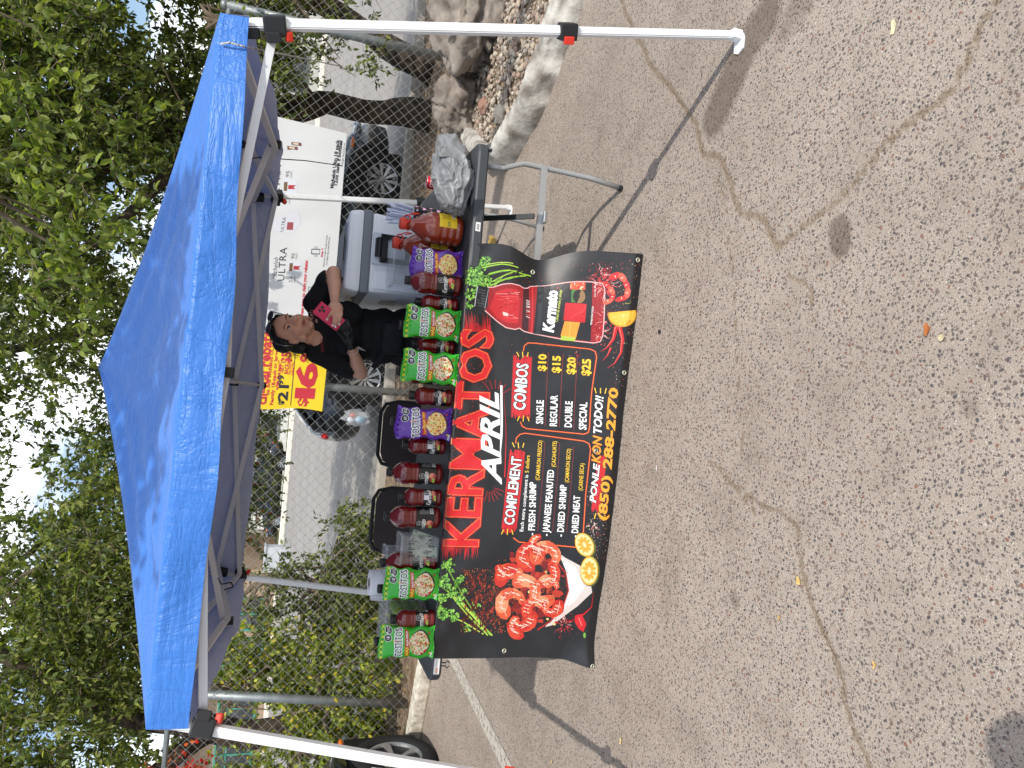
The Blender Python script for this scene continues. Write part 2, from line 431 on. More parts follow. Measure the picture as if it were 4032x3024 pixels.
def sheet(name, x0, y0, x1, y1, z, m, step=None, amp=0, f=1.0):
    xs = np.linspace(x0, x1, 2 if not step else int((x1 - x0) / step) + 1); ys = np.linspace(y0, y1, 2 if not step else int((y1 - y0) / step) + 1)
    X, Y = np.meshgrid(xs, ys); Z = np.full_like(X, z)
    if amp:
        Z = Z + np.vectorize(lambda x, y: amp * noise.fractal(Vector((x * f, y * f, .3)), 1, 2, 4))(X, Y)
    ny, nx = X.shape; I = np.arange(nx * ny).reshape(ny, nx)
    Fc = np.stack([I[:-1, :-1].ravel(), I[:-1, 1:].ravel(), I[1:, 1:].ravel(), I[1:, :-1].ravel()], 1)
    return tag(from_np(name, np.stack([X.ravel(), Y.ravel(), Z.ravel()], 1), Fc, m, smooth=bool(amp)), kind='structure')
sheet('ground', -250, -40, 250, 300, -.06, far_m)
sheet('soil_verge', -14, 6.22, 14, 9.0, .012, soil_m, .06, .035, 1.6)
sheet('street', -60, 9.15, 60, 33.5, .004, road_m)
bm = bmesh.new(); box(bm, (0, 9.08, .05), (60, .16, .14), bev=.02)
tag(from_bm('street_kerb', bm, mat('grey_kerb', (176, 168, 158), .9, bump=.3)), kind='structure')
bm = bmesh.new(); box(bm, (0, 33.7, .08), (120, .3, .22), bev=.03)
tag(from_bm('far_kerb', bm, mat('pale_kerb', (232, 226, 210), .9)), kind='structure')
sheet('far_verge', -60, 33.8, 60, 60, .02, mat('verge_grass', (112, 118, 74), .95, var=.4, vscale=.8))

# painted bay line, worn
def bay_line():
    a, b = ground_pt(975, 1435), ground_pt(1001, 1435); c, d = ground_pt(1080, 1640), ground_pt(1100, 1655)
    m = bpy.data.materials.new('worn_line_paint'); m.use_nodes = True; t = m.node_tree; p = t.nodes['Principled BSDF']
    p.inputs['Base Color'].default_value = (*lin((186, 178, 166)), 1); p.inputs['Roughness'].default_value = .8
    n = t.nodes.new('ShaderNodeTexNoise'); n.inputs['Scale'].default_value = 30; n.inputs['Detail'].default_value = 6; n.inputs['Roughness'].default_value = .75
    tc = t.nodes.new('ShaderNodeTexCoord'); r = t.nodes.new('ShaderNodeValToRGB'); r.color_ramp.elements[0].position = .36; r.color_ramp.elements[1].position = .5
    tr = t.nodes.new('ShaderNodeBsdfTransparent'); ms = t.nodes.new('ShaderNodeMixShader')
    t.links.new(tc.outputs['Object'], n.inputs['Vector']); t.links.new(n.outputs['Fac'], r.inputs[0]); t.links.new(r.outputs[0], ms.inputs[0])
    t.links.new(tr.outputs[0], ms.inputs[1]); t.links.new(p.outputs[0], ms.inputs[2]); t.links.new(ms.outputs[0], t.nodes['Material Output'].inputs['Surface'])
    p0 = ((a + b) / 2 + Vector((0, 0, 0))); 
    x0, x1 = (a.x + b.x) / 2, -2.2; pts = [(-2.0, 5.95), (-2.2, 4.15), (-2.32, 3.0)]
    w = .055; V, Fc = [], []
    for i, (x, y) in enumerate(pts): V += [(x - w, y, .004), (x + w, y, .004)]
    for i in range(len(pts) - 1): Fc.append((2 * i, 2 * i + 1, 2 * i + 3, 2 * i + 2))
    tag(from_np('parking_line', V, Fc, m), kind='structure')
bay_line()

# ------------------------------------------------------------------ wheel stop
def rough_block(name, c, s, rz, m, label, cat, cuts=14, amp=.0018):
    bm = bmesh.new(); box(bm, (0, 0, s[2] / 2), s, bev=.018)
    bmesh.ops.subdivide_edges(bm, edges=[e for e in bm.edges if e.calc_length() > .1], cuts=cuts, use_grid_fill=True)
    for v in bm.verts: v.co += Vector((noise.noise(v.co * 9), noise.noise(v.co * 9 + Vector((5, 0, 0))), noise.noise(v.co * 9 + Vector((0, 7, 0))))) * amp
    o = from_bm(name, bm, m); o.location = c; o.rotation_euler = (0, 0, rz); return tag(o, label, cat)
p, q = ground_pt(912, 1620), ground_pt(946, 1456)
ang = math.atan2(q.y - p.y, q.x - p.x)
rough_block('wheel_stop', ((p.x + q.x) / 2 - .15, (p.y + q.y) / 2 + .25, 0), (1.22, .15, .11), ang * .8, block_m, 'white concrete wheel stop on the asphalt beside the black car', 'wheel stop')

# ------------------------------------------------------------------ kerbed island with rocks and gravel
ISL = [(4.6, 2.3), (3.3, 3.05), (2.62, 3.58), (2.28, 3.87), (2.14, 4.03), (1.98, 4.20), (1.83, 4.40), (1.72, 4.66), (1.64, 4.92), (1.63, 5.16), (1.70, 5.40), (1.84, 5.68), (2.02, 5.96), (2.25, 6.25)]
def make_kerb():
    bm = bmesh.new(); pts = []
    for i in range(len(ISL) - 1):
        for k in range(5): pts.append(Vector((*ISL[i], 0)).lerp(Vector((*ISL[i + 1], 0)), k / 5))
    for _ in range(6): pts = [pts[0]] + [(pts[i - 1] + pts[i] * 2 + pts[i + 1]) / 4 for i in range(1, len(pts) - 1)] + [pts[-1]]
    prof = [(-.004, -.02), (.006, .06), (.022, .125), (.05, .158), (.10, .166), (.15, .158), (.17, .13), (.175, -.02)]
    rings = []; C_ = Vector((3.2, 5.0, 0))
    for i, p in enumerate(pts):
        d = (pts[min(i + 1, len(pts) - 1)] - pts[max(i - 1, 0)]).normalized(); nrm = Vector((d.y, -d.x, 0))
        if nrm.dot(C_ - p) < 0: nrm = -nrm
        ring = []
        for a, h in prof:
            q = p + nrm * a + Vector((0, 0, h)); k = noise.fractal(q * 5, 1, 2, 5) * .022
            chip = max(0, noise.noise(q * 3.1 + Vector((9, 0, 0))) - .25) * .09
            q += Vector((0, 0, k - chip if h > .05 else 0)) - nrm * (k * .7) + nrm * chip * (.9 if a < .03 else 0)
            ring.append(bm.verts.new(q))
        rings.append(ring)
    for i in range(len(rings) - 1):
        for k in range(len(prof) - 1): bm.faces.new((rings[i][k], rings[i][k + 1], rings[i + 1][k + 1], rings[i + 1][k]))
    bmesh.ops.subdivide_edges(bm, edges=list(bm.edges), cuts=1, use_grid_fill=True)
    for v in bm.verts: v.co += Vector((noise.noise(v.co * 24), noise.noise(v.co * 24 + Vector((3, 1, 0))), noise.noise(v.co * 24 + Vector((0, 4, 2))))) * .008
    o = from_bm('island_kerb', bm, kerb_m, smooth=True); tag(o, kind='structure')
make_kerb()
def island_inside(x, y):
    # polygon test of the bed inside the kerb
    poly = [(4.9, 2.5)] + ISL[1:] + [(2.5, 6.5), (5.5, 6.8), (5.5, 2.6)]
    c = False; j = len(poly) - 1
    for i in range(len(poly)):
        if (poly[i][1] > y) != (poly[j][1] > y) and x < (poly[j][0] - poly[i][0]) * (y - poly[i][1]) / (poly[j][1] - poly[i][1]) + poly[i][0]: c = not c
        j = i
    return c
bm = bmesh.new()
_in = [(x + (3.3 - x) / math.hypot(3.3 - x, 5.1 - y) * .09, y + (5.1 - y) / math.hypot(3.3 - x, 5.1 - y) * .09) for x, y in ISL[1:]]
vs = [bm.verts.new((x, y, .07)) for x, y in _in + [(2.6, 6.3), (6.0, 6.4), (6.0, 2.2)]]
bm.faces.new(vs)
tag(from_bm('island_bed', bm, mat('bed_dirt', (150, 132, 110), .95, bump=.8, bscale=40, var=.35, vscale=12)), kind='structure')

def gravel():
    V, Fc, T = [], [], []
    base = bmesh.new(); bmesh.ops.create_icosphere(base, subdivisions=1, radius=1); base.verts.ensure_lookup_table()
    bv = [v.co.copy() for v in base.verts]; bf = [[v.index for v in f.verts] for f in base.faces]; base.free()
    pal = [(176, 160, 140), (160, 148, 134), (190, 178, 160), (150, 134, 118), (136, 128, 120), (200, 188, 170), (164, 140, 124)]
    n = 0; rnd = random.Random(3)
    while n < 8500:
        x, y = rnd.uniform(1.75, 4.6), rnd.uniform(2.9, 6.3)
        if not island_inside(x, y): continue
        mind = min((Vector((x, y)) - Vector(q)).length for q in [(a[0], a[1]) for a in ISL])
        if mind < .17: continue
        s = rnd.choice([.008, .010, .013, .017, .024]) * rnd.uniform(.7, 1.2)
        R = Matrix.Rotation(rnd.uniform(0, 6.3), 3, 'Z'); sc = (s * rnd.uniform(.9, 1.5), s * rnd.uniform(.8, 1.1), s * rnd.uniform(.55, .85))
        i0 = len(V); c = Vector((x, y, .075 + sc[2] * rnd.uniform(.2, .8) + rnd.random() * .012)); sd_ = rnd.random() * 50
        for v in bv:
            q = v * (1 + .22 * noise.noise(v * 1.6 + Vector((sd_, 0, 0)))); V.append(c + R @ Vector((q.x * sc[0], q.y * sc[1], q.z * sc[2])))
        col = lin(pal[rnd.randrange(7)]); k = rnd.uniform(.75, 1.15)
        for f in bf: Fc.append([i0 + a for a in f]); T.append([v * k for v in col])
        n += 1
    o = from_np('gravel', V, Fc, attr_mat('gravel_stone', .85, bump=.4, bscale=90), tint=T, smooth=True); tag(o, 'rounded grey and tan gravel filling the kerbed island bed', 'gravel', kind='stuff')
gravel()

rock_m = mat('lava_rock', (112, 102, 94), .95, bump=1.0, bscale=34, var=1, vscale=5, rgb2=(160, 150, 138))
def rock(c, s, seed, label, rz=0, m=rock_m, sub=5):
    bm = bmesh.new(); bmesh.ops.create_icosphere(bm, subdivisions=sub, radius=1)
    for v in bm.verts:
        p = v.co.copy(); o_ = Vector((seed * 3.1, seed, 0))
        cell = noise.voronoi(p * 1.25 + o_)[0]
        k = 1 + .30 * noise.fractal(p * 1.3 + o_, 1, 2, 6) - .18 * (cell[1] - cell[0] < .12) + .05 * noise.noise(p * 9 + o_)
        p = p * k; p.z = max(p.z, -.55)
        v.co = Vector((p.x * s[0], p.y * s[1], p.z * s[2]))
    o = from_bm('rock', bm, m, smooth=True); o.location = c; o.rotation_euler = (0, 0, rz); return tag(o, label, 'rock')
rock((2.98, 5.62, .23), (.50, .36, .30), 1, 'largest brown lava boulder in the island bed beside the white front tent leg', .2)
rock((2.36, 6.02, .17), (.27, .26, .24), 2, 'smaller jagged grey boulder at the fence side of the largest boulder', .9)
rock((3.42, 4.98, .15), (.20, .15, .12), 3, 'pale tan rock on the gravel at the frame edge in front of the largest boulder', .4, mat('tan_rock', (196, 178, 156), .9, bump=.8, var=.3))
rock((2.22, 5.54, .10), (.075, .06, .05), 4, 'small reddish stone on the gravel below the jagged grey boulder', .3, mat('red_rock', (150, 116, 100), .9, bump=.6), 3)
rock((2.00, 5.06, .10), (.10, .06, .045), 5, 'pale flat stone on the gravel against the inside of the white kerb', .8, mat('white_rock', (202, 190, 170), .9, bump=.6), 3)
rock((1.98, 6.12, .06), (.16, .05, .05), 6, 'dark wedge shaped stone lying under the fence left of the jagged boulder', .35, mat('slate_rock', (112, 104, 102), .9, bump=.6), 3)

# ------------------------------------------------------------------ chain link fence
galv = mat('galvanised_steel', (150, 156, 156), .5, metal=.65, bump=.15, bscale=60, var=.25, vscale=9)
wire_m = mat('fence_wire', (160, 160, 154), .6, metal=.25)
FY = 6.75
def fence():
    t = thing('chain_link_fence', 'galvanised chain link fence on round posts running behind the stall and boulders', 'fence', (0, FY, 0))
    def post(x0, x1, r=.037, top=2.12, name='post'):
        bm = bmesh.new(); tube(bm, [(x0, .05, -.05), ((x0 + x1) / 2, .05, top / 2), (x1, .05, top)], r, 14)
        ellipsoid(bm, (x1, .05, top), (r * 1.15, r * 1.15, r * .9), 12, 8)
        from_bm(name, bm, galv, t, True)
    a = wall_pt(1005, 130, FY); b = wall_pt(560, 22, FY); dx = (b.x - a.x) / (b.z - a.z)
    post(a.x - dx * a.z, a.x + dx * (2.12 - a.z), .042)
    a = wall_pt(885, 850, FY); b = wall_pt(735, 838, FY); dx = (b.x - a.x) / (b.z - a.z); xc = a.x - dx * a.z
    post(xc, xc + dx * 2.12, .034)
    a = wall_pt(880, 1527, FY); b = wall_pt(500, 1508, FY); dx = (b.x - a.x) / (b.z - a.z)
    post(a.x - dx * a.z, a.x + dx * (2.12 - a.z), .040)
    post(6.15, 6.2); post(-6.1, -6.1)
    bm = bmesh.new(); tube(bm, [(-7, .05, 2.06), (0, .05, 2.07), (7, .05, 2.10)], .024, 10); from_bm('top_rail', bm, galv, t, True)
    # woven mesh
    w, h, r = .046, .046, .0019; V, Fc = [], []
    nx = int(12.4 / w); nz = int(2.03 / h)
    for i in range(nx):
        x0 = -6.2 + i * w; pts = []
        for k in range(nz + 1):
            z = .02 + k * h; X = x0 + (w * .53 if ((k + i) % 2) else -w * .53)
            bow = .02 * math.sin(X * 2.1 + z) + .012 * math.sin(X * 5 + z * 3)
            pts.append((X + .006 * math.sin(z * 4 + X), bow + (.004 if ((k + i) % 2) else -.004), z))
        i0 = len(V)
        for (x, y, z) in pts: V += [(x - r, y - r * .6, z), (x + r, y - r * .6, z), (x, y + r, z)]
        for k in range(nz):
            a, b = i0 + 3 * k, i0 + 3 * k + 3
            for s_ in range(3): u = (s_ + 1) % 3; Fc.append((a + s_, a + u, b + u, b + s_))
    from_np('wire_mesh', V, Fc, wire_m, t)
fence()
# litter and leaves under the fence
def leaf_mesh(name, n, region, z, size, pal, seed, label, cat, kind='stuff', dens=None):
    rnd = random.Random(seed); V, Fc, T = [], [], []
    for _ in range(n):
        x, y = rnd.uniform(region[0], region[2]), rnd.uniform(region[1], region[3])
        s = size * rnd.uniform(.6, 1.3); a = rnd.uniform(0, 6.3); c, d = math.cos(a), math.sin(a); i0 = len(V)
        for u, v, w in ((-1, 0, 0), (0, -.42, .3), (1, 0, .1), (0, .42, .25)): V.append((x + (u * c - v * d) * s, y + (u * d + v * c) * s, z + w * s * rnd.uniform(.2, 1)))
        Fc.append((i0, i0 + 1, i0 + 2, i0 + 3)); T.append(lin(pal[rnd.randrange(len(pal))]))
    o = from_np(name, V, Fc, attr_mat('dry_leaf', .8), tint=T); return tag(o, label, cat, kind=kind)
leaf_mesh('leaf_litter', 2600, (-5, 6.3, 5, 8.8), .05, .02, [(150, 116, 66), (180, 150, 80), (112, 84, 56), (96, 74, 54), (196, 170, 110)], 5, 'dry brown and yellow leaf litter on the soil along the fence', 'leaf litter')

# ------------------------------------------------------------------ promotional sheet on the fence
def fence_sign():
    q = [(531, 884), (587, 240), (750, 262), (727, 890)]
    tl, tr = Vector((-.29, 0, 1.66)), Vector((2.21, 0, 1.655)); W_, H_ = 2.50, .63
    MM = homography(q, [(0, H_), (W_, H_), (W_ - .0, 0), (0, 0)])
    a = Art(MM, up=(-1, 0)); RED, BLK, GRY = (196, 48, 62), (40, 44, 52), (96, 96, 100)
    a2 = Art(); YB = MM((640, 704))[0]
    def tx(s, p0, p1, cap, col, off=.0, shear=0, **k): a.text(s, p0, p1, cap, col, off, shear, 3, **k)
    tx('digital rebate', (581, 872), (591, 690), 26, RED, .035)
    tx('on one Michelob ULTRA', (588, 852), (598, 706), 9, RED, .03)
    tx('Family 18-pack or larger pack', (599, 874), (610, 700), 9, RED, .03)
    tx('with the app!*', (611, 838), (617, 762), 9, RED, .03)
    tx('$', (626, 876), (626.6, 866), 14, BLK, .03); tx('21', (635, 865), (637, 826), 25, BLK, .035); tx('99', (623, 824), (624.5, 800), 15, BLK, .035)
    tx('GET', (622, 793), (623, 774), 10, RED, .03); tx('BACK', (634, 796), (635.5, 770), 10, RED, .03)
    tx('$5', (638, 768), (640, 742), 24, RED, .035); tx('VIA DIGITAL', (641, 798), (642.5, 757), 6, RED, .02); tx('REBATE', (649, 798), (650, 768), 6, RED, .02)
    a.poly([(643.5, 880), (651, 712), (653, 712), (645.5, 880)], (50, 60, 60), 2)
    tx('$', (686, 881), (688, 858), 25, RED, .035); tx('1', (703, 852), (704, 836), 50, RED, .035); tx('6', (705, 826), (708, 770), 52, RED, .035); tx('99', (690, 764), (692, 724), 28, RED, .035)
    # two drink offers on white
    for y0, x0 in ((572, 604), (402, 588)):
        dx = x0 - 604
        tx('Michelob', (598 + dx, y0), (602 + dx, y0 - 50), 11, (60, 62, 70), -.005, .35)
        tx('ULTRA', (617 + dx, y0 + 2), (622 + dx, y0 - 72), 17, (50, 52, 60), .0, 0, space=1.1)
        tx('95', (640 + dx, y0 - 48), (641 + dx, y0 - 60), 8, GRY); tx('CALS', (646 + dx, y0 - 47), (647 + dx, y0 - 60), 3.6, GRY)
        tx('2.6', (636 + dx, y0 + 5), (637 + dx, y0 - 8), 8, GRY); tx('CARBS', (643 + dx, y0 + 6), (644 + dx, y0 - 9), 3.6, GRY)
        a.poly([(625 + dx, y0 - 15), (658 + dx, y0 - 14), (660 + dx, y0 - 42), (626 + dx, y0 - 44)], (206, 208, 214), 2)
        a.poly([(628 + dx, y0 - 20), (636 + dx, y0 - 20), (637 + dx, y0 - 38), (629 + dx, y0 - 38)], (110, 84, 50), 3)
        a.poly([(638 + dx, y0 - 24), (655 + dx, y0 - 24), (650 + dx, y0 - 28), (656 + dx, y0 - 32), (639 + dx, y0 - 32)], (170, 40, 50), 4)
    for k, y0 in enumerate((300, 292)):
        a.poly([(620 + k * 9, y0), (643 + k * 8, y0 + 1), (642 + k * 8, y0 - 5), (619 + k * 9, y0 - 5)], (110, 60, 52), 3)
        a.poly([(623 + k * 9, y0 - 1), (636 + k * 8, y0), (636 + k * 8, y0 - 4), (623 + k * 9, y0 - 4)], (206, 190, 160), 4)
    a.poly([(590, 465), (634, 470), (654, 446), (646, 462 - 40), (590, 440)], (206, 206, 212), 2)
    tx('ULTRA', (613, 466), (619, 436), 8, (50, 52, 60)); a.poly([(620, 462), (635, 462), (636, 446), (622, 446)], (150, 70, 76), 3)
    tx('Follow these steps to claim your rebate:', (664, 684), (672, 527), 8, RED, .035)
    # receipt and phone pictograms
    def frame(x0, y0, x1, y1, w, col): 
        a.line([(x0, y0), (x1, y0), (x1, y1), (x0, y1), (x0, y0)], w, col, 3)
    frame(676, 603, 693, 586, 1.2, BLK); tx('$', (688, 598), (688, 592), 8, BLK, .04)
    frame(680, 512, 699, 502, 1.8, BLK)
    for r in (8, 11): 
        a.line([(690 + r * .6 * math.sin(t), 507 + r * math.cos(t)) for t in np.linspace(-.7, .7, 6)], .7, GRY, 3)
        a.line([(690 + r * .6 * math.sin(t), 507 - r * math.cos(t)) for t in np.linspace(-.7, .7, 6)], .7, GRY, 3)
    tx('Step 2', (698, 604), (699, 590), 4.5, RED, .03); tx('Step 3', (706, 518), (707, 500), 4.5, RED, .03)
    tx('for cashback. Purchase', (706, 612), (708, 578), 4, (60, 60, 66)); tx('items and save receipt.', (713, 611), (715, 576), 4, (60, 60, 66))
    tx('Upload your receipt in the app to receive', (711, 540), (716, 471), 4, (60, 60, 66)); tx('your digital rebate within 48 hours.', (718, 536), (722, 474), 4, (60, 60, 66))
    for k in range(4): tx('offer valid after purchase excluding sales tax', (722 + 4 * k, 612 - k * 4), (728 + 4 * k, 545 - k * 3), 2, (120, 120, 124))
    tx('Michelob Ultra 18 pack', (725, 373), (734.5, 276), 8, BLK, .035); tx('12oz cans & bottles', (733, 367), (741, 277), 8, BLK, .035)
    tx('REGULAR PRICE $21.99', (744, 330), (748, 281), 3.6, GRY)
    def surf(x, y, lift):
        u = x / W_
        z = 1.03 + y - .012 * math.sin(u * 3.1) - .002 * x
        wv = .010 * noise.noise(Vector((x * 2.4, y * 2.6, 2))) + .006 * noise.noise(Vector((x * 7, y * 3, 5)))
        return (-.29 + x + (.035 * (y / H_ - .5) if u > .9 else 0) + (.015 * math.sin(y * 9) if u < .03 else 0), FY - .045 - wv - lift, z)
    V, Fc, T = a.build('a', surf, None, maxe=.07, gap=.0008)
    nx_, ny_ = 90, 26; g0 = len(V)
    for j in range(ny_ + 1):
        for i in range(nx_ + 1): V.append(surf(W_ * i / nx_, H_ * j / ny_, 0))
    yi = int(round(YB / W_ * nx_))
    for j in range(ny_):
        for i in range(nx_):
            p = g0 + j * (nx_ + 1) + i; c = lin((240, 204, 40)) if i < yi else lin((204, 205, 204))
            Fc += [(p, p + 1, p + nx_ + 2), (p, p + nx_ + 2, p + nx_ + 1)]; T += [c, c]
    o = from_np('promotional_sheet', V, Fc, attr_mat('printed_sheet', .55), tint=T)
    tag(o, 'white and yellow printed drink rebate sheet tied to the chain link fence', 'advertising sheet')
fence_sign()
# ------------------------------------------------------------------ pop-up canopy tent with slanted legs
white_metal = mat('white_powder_coat', (232, 234, 234), .42, bump=.05, bscale=30, var=.06, vscale=14)
grey_bar = mat('silver_truss_bar', (212, 214, 216), .45, metal=.1)
black_pl = mat('black_plastic', (34, 35, 38), .5)
red_pl = mat('red_plastic', (214, 56, 40), .45)
def canopy_cloth_mat():
    m = bpy.data.materials.new('blue_polyester'); m.use_nodes = True; t = m.node_tree; b = t.nodes['Principled BSDF']; l = t.links
    b.inputs['Roughness'].default_value = .42; b.inputs['Specular IOR Level'].default_value = .45
    b.inputs['Sheen Weight'].default_value = .15
    tc = t.nodes.new('ShaderNodeTexCoord')
    def nz(s, d, r, sc=(1, 1, 1), dist=0):
        mp = t.nodes.new('ShaderNodeMapping'); mp.inputs['Scale'].default_value = sc; l.new(tc.outputs['Object'], mp.inputs[0])
        n = t.nodes.new('ShaderNodeTexNoise'); n.inputs['Scale'].default_value = s; n.inputs['Detail'].default_value = d; n.inputs['Roughness'].default_value = r; n.inputs['Distortion'].default_value = dist
        l.new(mp.outputs[0], n.inputs[0]); return n.outputs['Fac']
    # ridged crumple
    def ridge(x):
        a = t.nodes.new('ShaderNodeMath'); a.operation = 'SUBTRACT'; a.inputs[1].default_value = .5; l.new(x, a.inputs[0])
        c = t.nodes.new('ShaderNodeMath'); c.operation = 'ABSOLUTE'; l.new(a.outputs[0], c.inputs[0]); 
        d = t.nodes.new('ShaderNodeMath'); d.operation = 'POWER'; d.inputs[1].default_value = .5; l.new(c.outputs[0], d.inputs[0]); return d.outputs[0]
    s = None
    for x, w in ((ridge(nz(2.6, 6, .62, (1.6, 1, .8), .5)), 1.0), (ridge(nz(6.5, 4, .6, (.6, 1, 2.6), .3)), .45), (nz(24, 2, .5), .10)):
        mu = t.nodes.new('ShaderNodeMath'); mu.operation = 'MULTIPLY'; mu.inputs[1].default_value = w; l.new(x, mu.inputs[0])
        if s is None: s = mu.outputs[0]
        else:
            ad = t.nodes.new('ShaderNodeMath'); ad.operation = 'ADD'; l.new(s, ad.inputs[0]); l.new(mu.outputs[0], ad.inputs[1]); s = ad.outputs[0]
    bp = t.nodes.new('ShaderNodeBump'); bp.inputs['Strength'].default_value = .42; bp.inputs['Distance'].default_value = .030
    l.new(s, bp.inputs['Height']); l.new(bp.outputs[0], b.inputs['Normal'])
    # outer face blue, coated grey inside
    g = t.nodes.new('ShaderNodeNewGeometry'); mx_ = t.nodes.new('ShaderNodeMixRGB')
    mx_.inputs['Color1'].default_value = (*lin((60, 124, 210)), 1); mx_.inputs['Color2'].default_value = (*lin((200, 208, 224)), 1)
    l.new(g.outputs['Backfacing'], mx_.inputs[0]); l.new(mx_.outputs[0], b.inputs['Base Color'])
    tr = t.nodes.new('ShaderNodeBsdfTranslucent'); tr.inputs['Color'].default_value = (*lin((40, 84, 170)), 1)
    ms = t.nodes.new('ShaderNodeMixShader'); ms.inputs[0].default_value = .14
    l.new(b.outputs[0], ms.inputs[1]); l.new(tr.outputs[0], ms.inputs[2]); l.new(ms.outputs[0], t.nodes['Material Output'].inputs['Surface'])
    return m

# corner tops (at eave level) and feet, as they stand
CT = {'fl': Vector((-1.09, 2.50, 1.815)), 'fr': Vector((1.085, 2.50, 1.785)), 'br': Vector((1.06, 4.70, 1.76)), 'bl': Vector((-1.20, 4.70, 1.78))}
FT = {'fl': Vector((-1.46, 2.33, 0)), 'fr': Vector((1.395, 2.325, 0)), 'br': Vector((1.312, 4.93, 0)), 'bl': Vector((-1.50, 4.95, 0))}
PEAK = Vector((-.03, 3.60, 2.235))
def tent():
    t = thing('canopy_tent', 'pop-up canopy tent with bright blue cloth top and white slanted legs over the stall', 'canopy tent', (0, 3.6, 0))
    inv = Vector((0, -3.6, 0))
    # cloth: four roof panels + valance
    cs = [CT['fl'], CT['fr'], CT['br'], CT['bl']]; off = [Vector((-.02, -.03, 0)), Vector((.02, -.03, 0)), Vector((.02, .03, 0)), Vector((-.02, .03, 0))]
    cs = [c + o for c, o in zip(cs, off)]
    bm = bmesh.new(); NU, NV = 56, 34
    drops = {0: (.120, .085, .070), 1: (.085, .19, .145), 2: (.17, .20, .155), 3: (.22, .12, .165)}   # at start corner, end corner, middle extra
    rnd = random.Random(2)
    for side in range(4):
        a, b = cs[side], cs[(side + 1) % 4]; out = Vector(((b - a).y, -(b - a).x, 0)).normalized()
        grid = []
        for j in range(NV + 1):
            row = []
            v = j / NV
            for i in range(NU + 1):
                u = i / NU; e = a.lerp(b, u); p = e.lerp(PEAK, v)
                # sag between the hips, stretched folds running from corners
                sag = -.050 * math.sin(math.pi * v) * 4 * u * (1 - u) - .020 * math.sin(math.pi * v)
                edge = math.sin(math.pi * min(max(u, 0), 1)) ** .6
                fold = (.010 * math.sin(p.x * 21 + p.y * 7 + 3 * side + 2.5 * noise.noise(p * 2)) + .016 * noise.fractal(Vector((p.x * 3.1, p.y * 3.1, side)), 1, 2, 4)) * edge * min(1, 6 * v) * (1 - v) ** .5
                # tension creases fan out from each corner
                for (cu, sgn) in ((0, 1), (1, -1)):
                    dx = abs(u - cu); ang = math.atan2(v * .6, dx + .02)
                    fold += .012 * math.sin(ang * 19 + side) * math.exp(-dx * 3.4) * min(1, v * 10) * edge
                p = p + Vector((0, 0, sag + fold)); row.append(bm.verts.new(p))
            grid.append(row)
        for j in range(NV):
            for i in range(NU): bm.faces.new((grid[j][i], grid[j][i + 1], grid[j + 1][i + 1], grid[j + 1][i]))
        # valance
        d0, d1, dm = drops[side]; NW = 8; prev = grid[0]
        for k in range(1, NW + 1):
            w = k / NW; row = []
            for i in range(NU + 1):
                u = i / NU; e = a.lerp(b, u); d = (d0 * (1 - u) + d1 * u) + (dm - (d0 + d1) / 2 + .055) * math.sin(math.pi * u) ** 1.3
                wave = .020 * w * math.sin(u * 17 + side * 2 + 1.5 * math.sin(u * 5)) * math.sin(math.pi * u) ** .5 + .014 * w * noise.noise(Vector((u * 30, w * 2, side))) * math.sin(math.pi * u) ** .5
                lo = .006 * math.sin(u * 23 + side)
                row.append(bm.verts.new(e + out * (.012 * w + wave) + Vector((0, 0, -(d + lo * math.sin(math.pi * u)) * w))))
            for i in range(NU): bm.faces.new((row[i], row[i + 1], prev[i + 1], prev[i]))
            prev = row
    bmesh.ops.remove_doubles(bm, verts=bm.verts, dist=.0008)
    for v in bm.verts: v.co += inv
    cover = from_bm('canopy_cover', bm, canopy_cloth_mat(), t, True)
    # make normals point outwards
    me = cover.data; bm = bmesh.new(); bm.from_mesh(me)
    up = sum(f.normal.z * f.calc_area() for f in bm.faces if abs(f.normal.z) > .5)
    if up < 0: bmesh.ops.reverse_faces(bm, faces=bm.faces)
    bm.to_mesh(me); bm.free(); me.polygons.foreach_set('use_smooth', [True] * len(me.polygons))
    # legs
    sl = {}
    for k in ('fl', 'fr', 'br', 'bl'):
        f, c = FT[k], CT[k]; ax = (c - f).normalized()
        bm = bmesh.new(); tube(bm, [f + inv + ax * .02, f + inv + ax * .70], 0, flat=(.028, .028)); lower = bm
        tube(bm, [f + inv + ax * .66, c + inv - ax * .03], 0, flat=(.032, .032))
        bmesh.ops.bevel(bm, geom=[e for e in bm.edges if e.calc_length() > .3], offset=.004, segments=2, affect='EDGES')
        leg = from_bm('leg', bm, white_metal, t)
        # height lock
        bm = bmesh.new(); c0 = f + inv + ax * .675; rot = ax.to_track_quat('Z', 'Y').to_matrix()
        box(bm, c0, (.056, .056, .062), rot, .006); o = from_bm('height_lock', bm, black_pl, leg)
        bm = bmesh.new(); inward = Vector((-1 if c.x > 0 else 1, 0, 0))
        box(bm, c0 + inward * .036 + Vector((0, -.012, -.004)), (.018, .026, .036), rot, .004); o2 = from_bm('release_button', bm, red_pl, leg)
        # foot plate: a bent, slotted tongue pointing inwards
        bm = bmesh.new()
        pr = [(0, -.022), (.018, -.03), (.05, -.028), (.062, 0), (.05, .028), (.018, .03), (0, .022)]
        s_ = 1 if inward.x > 0 else -1
        prism(bm, [(x * s_ * 1.15, y) for x, y in pr], 0.001, .006)
        box(bm, (s_ * .004, 0, .022), (.034, .036, .04), bev=.003)
        for v in bm.verts: v.co += f + inv
        from_bm('foot_plate', bm, white_metal, leg)
        # top bracket and slider
        bm = bmesh.new(); box(bm, c + inv - ax * .085 + (Vector((0, 3.6, 0)) - c.xy.to_3d()).normalized() * .02, (.046, .046, .070), rot, .006)
        from_bm('corner_bracket', bm, black_pl, t)
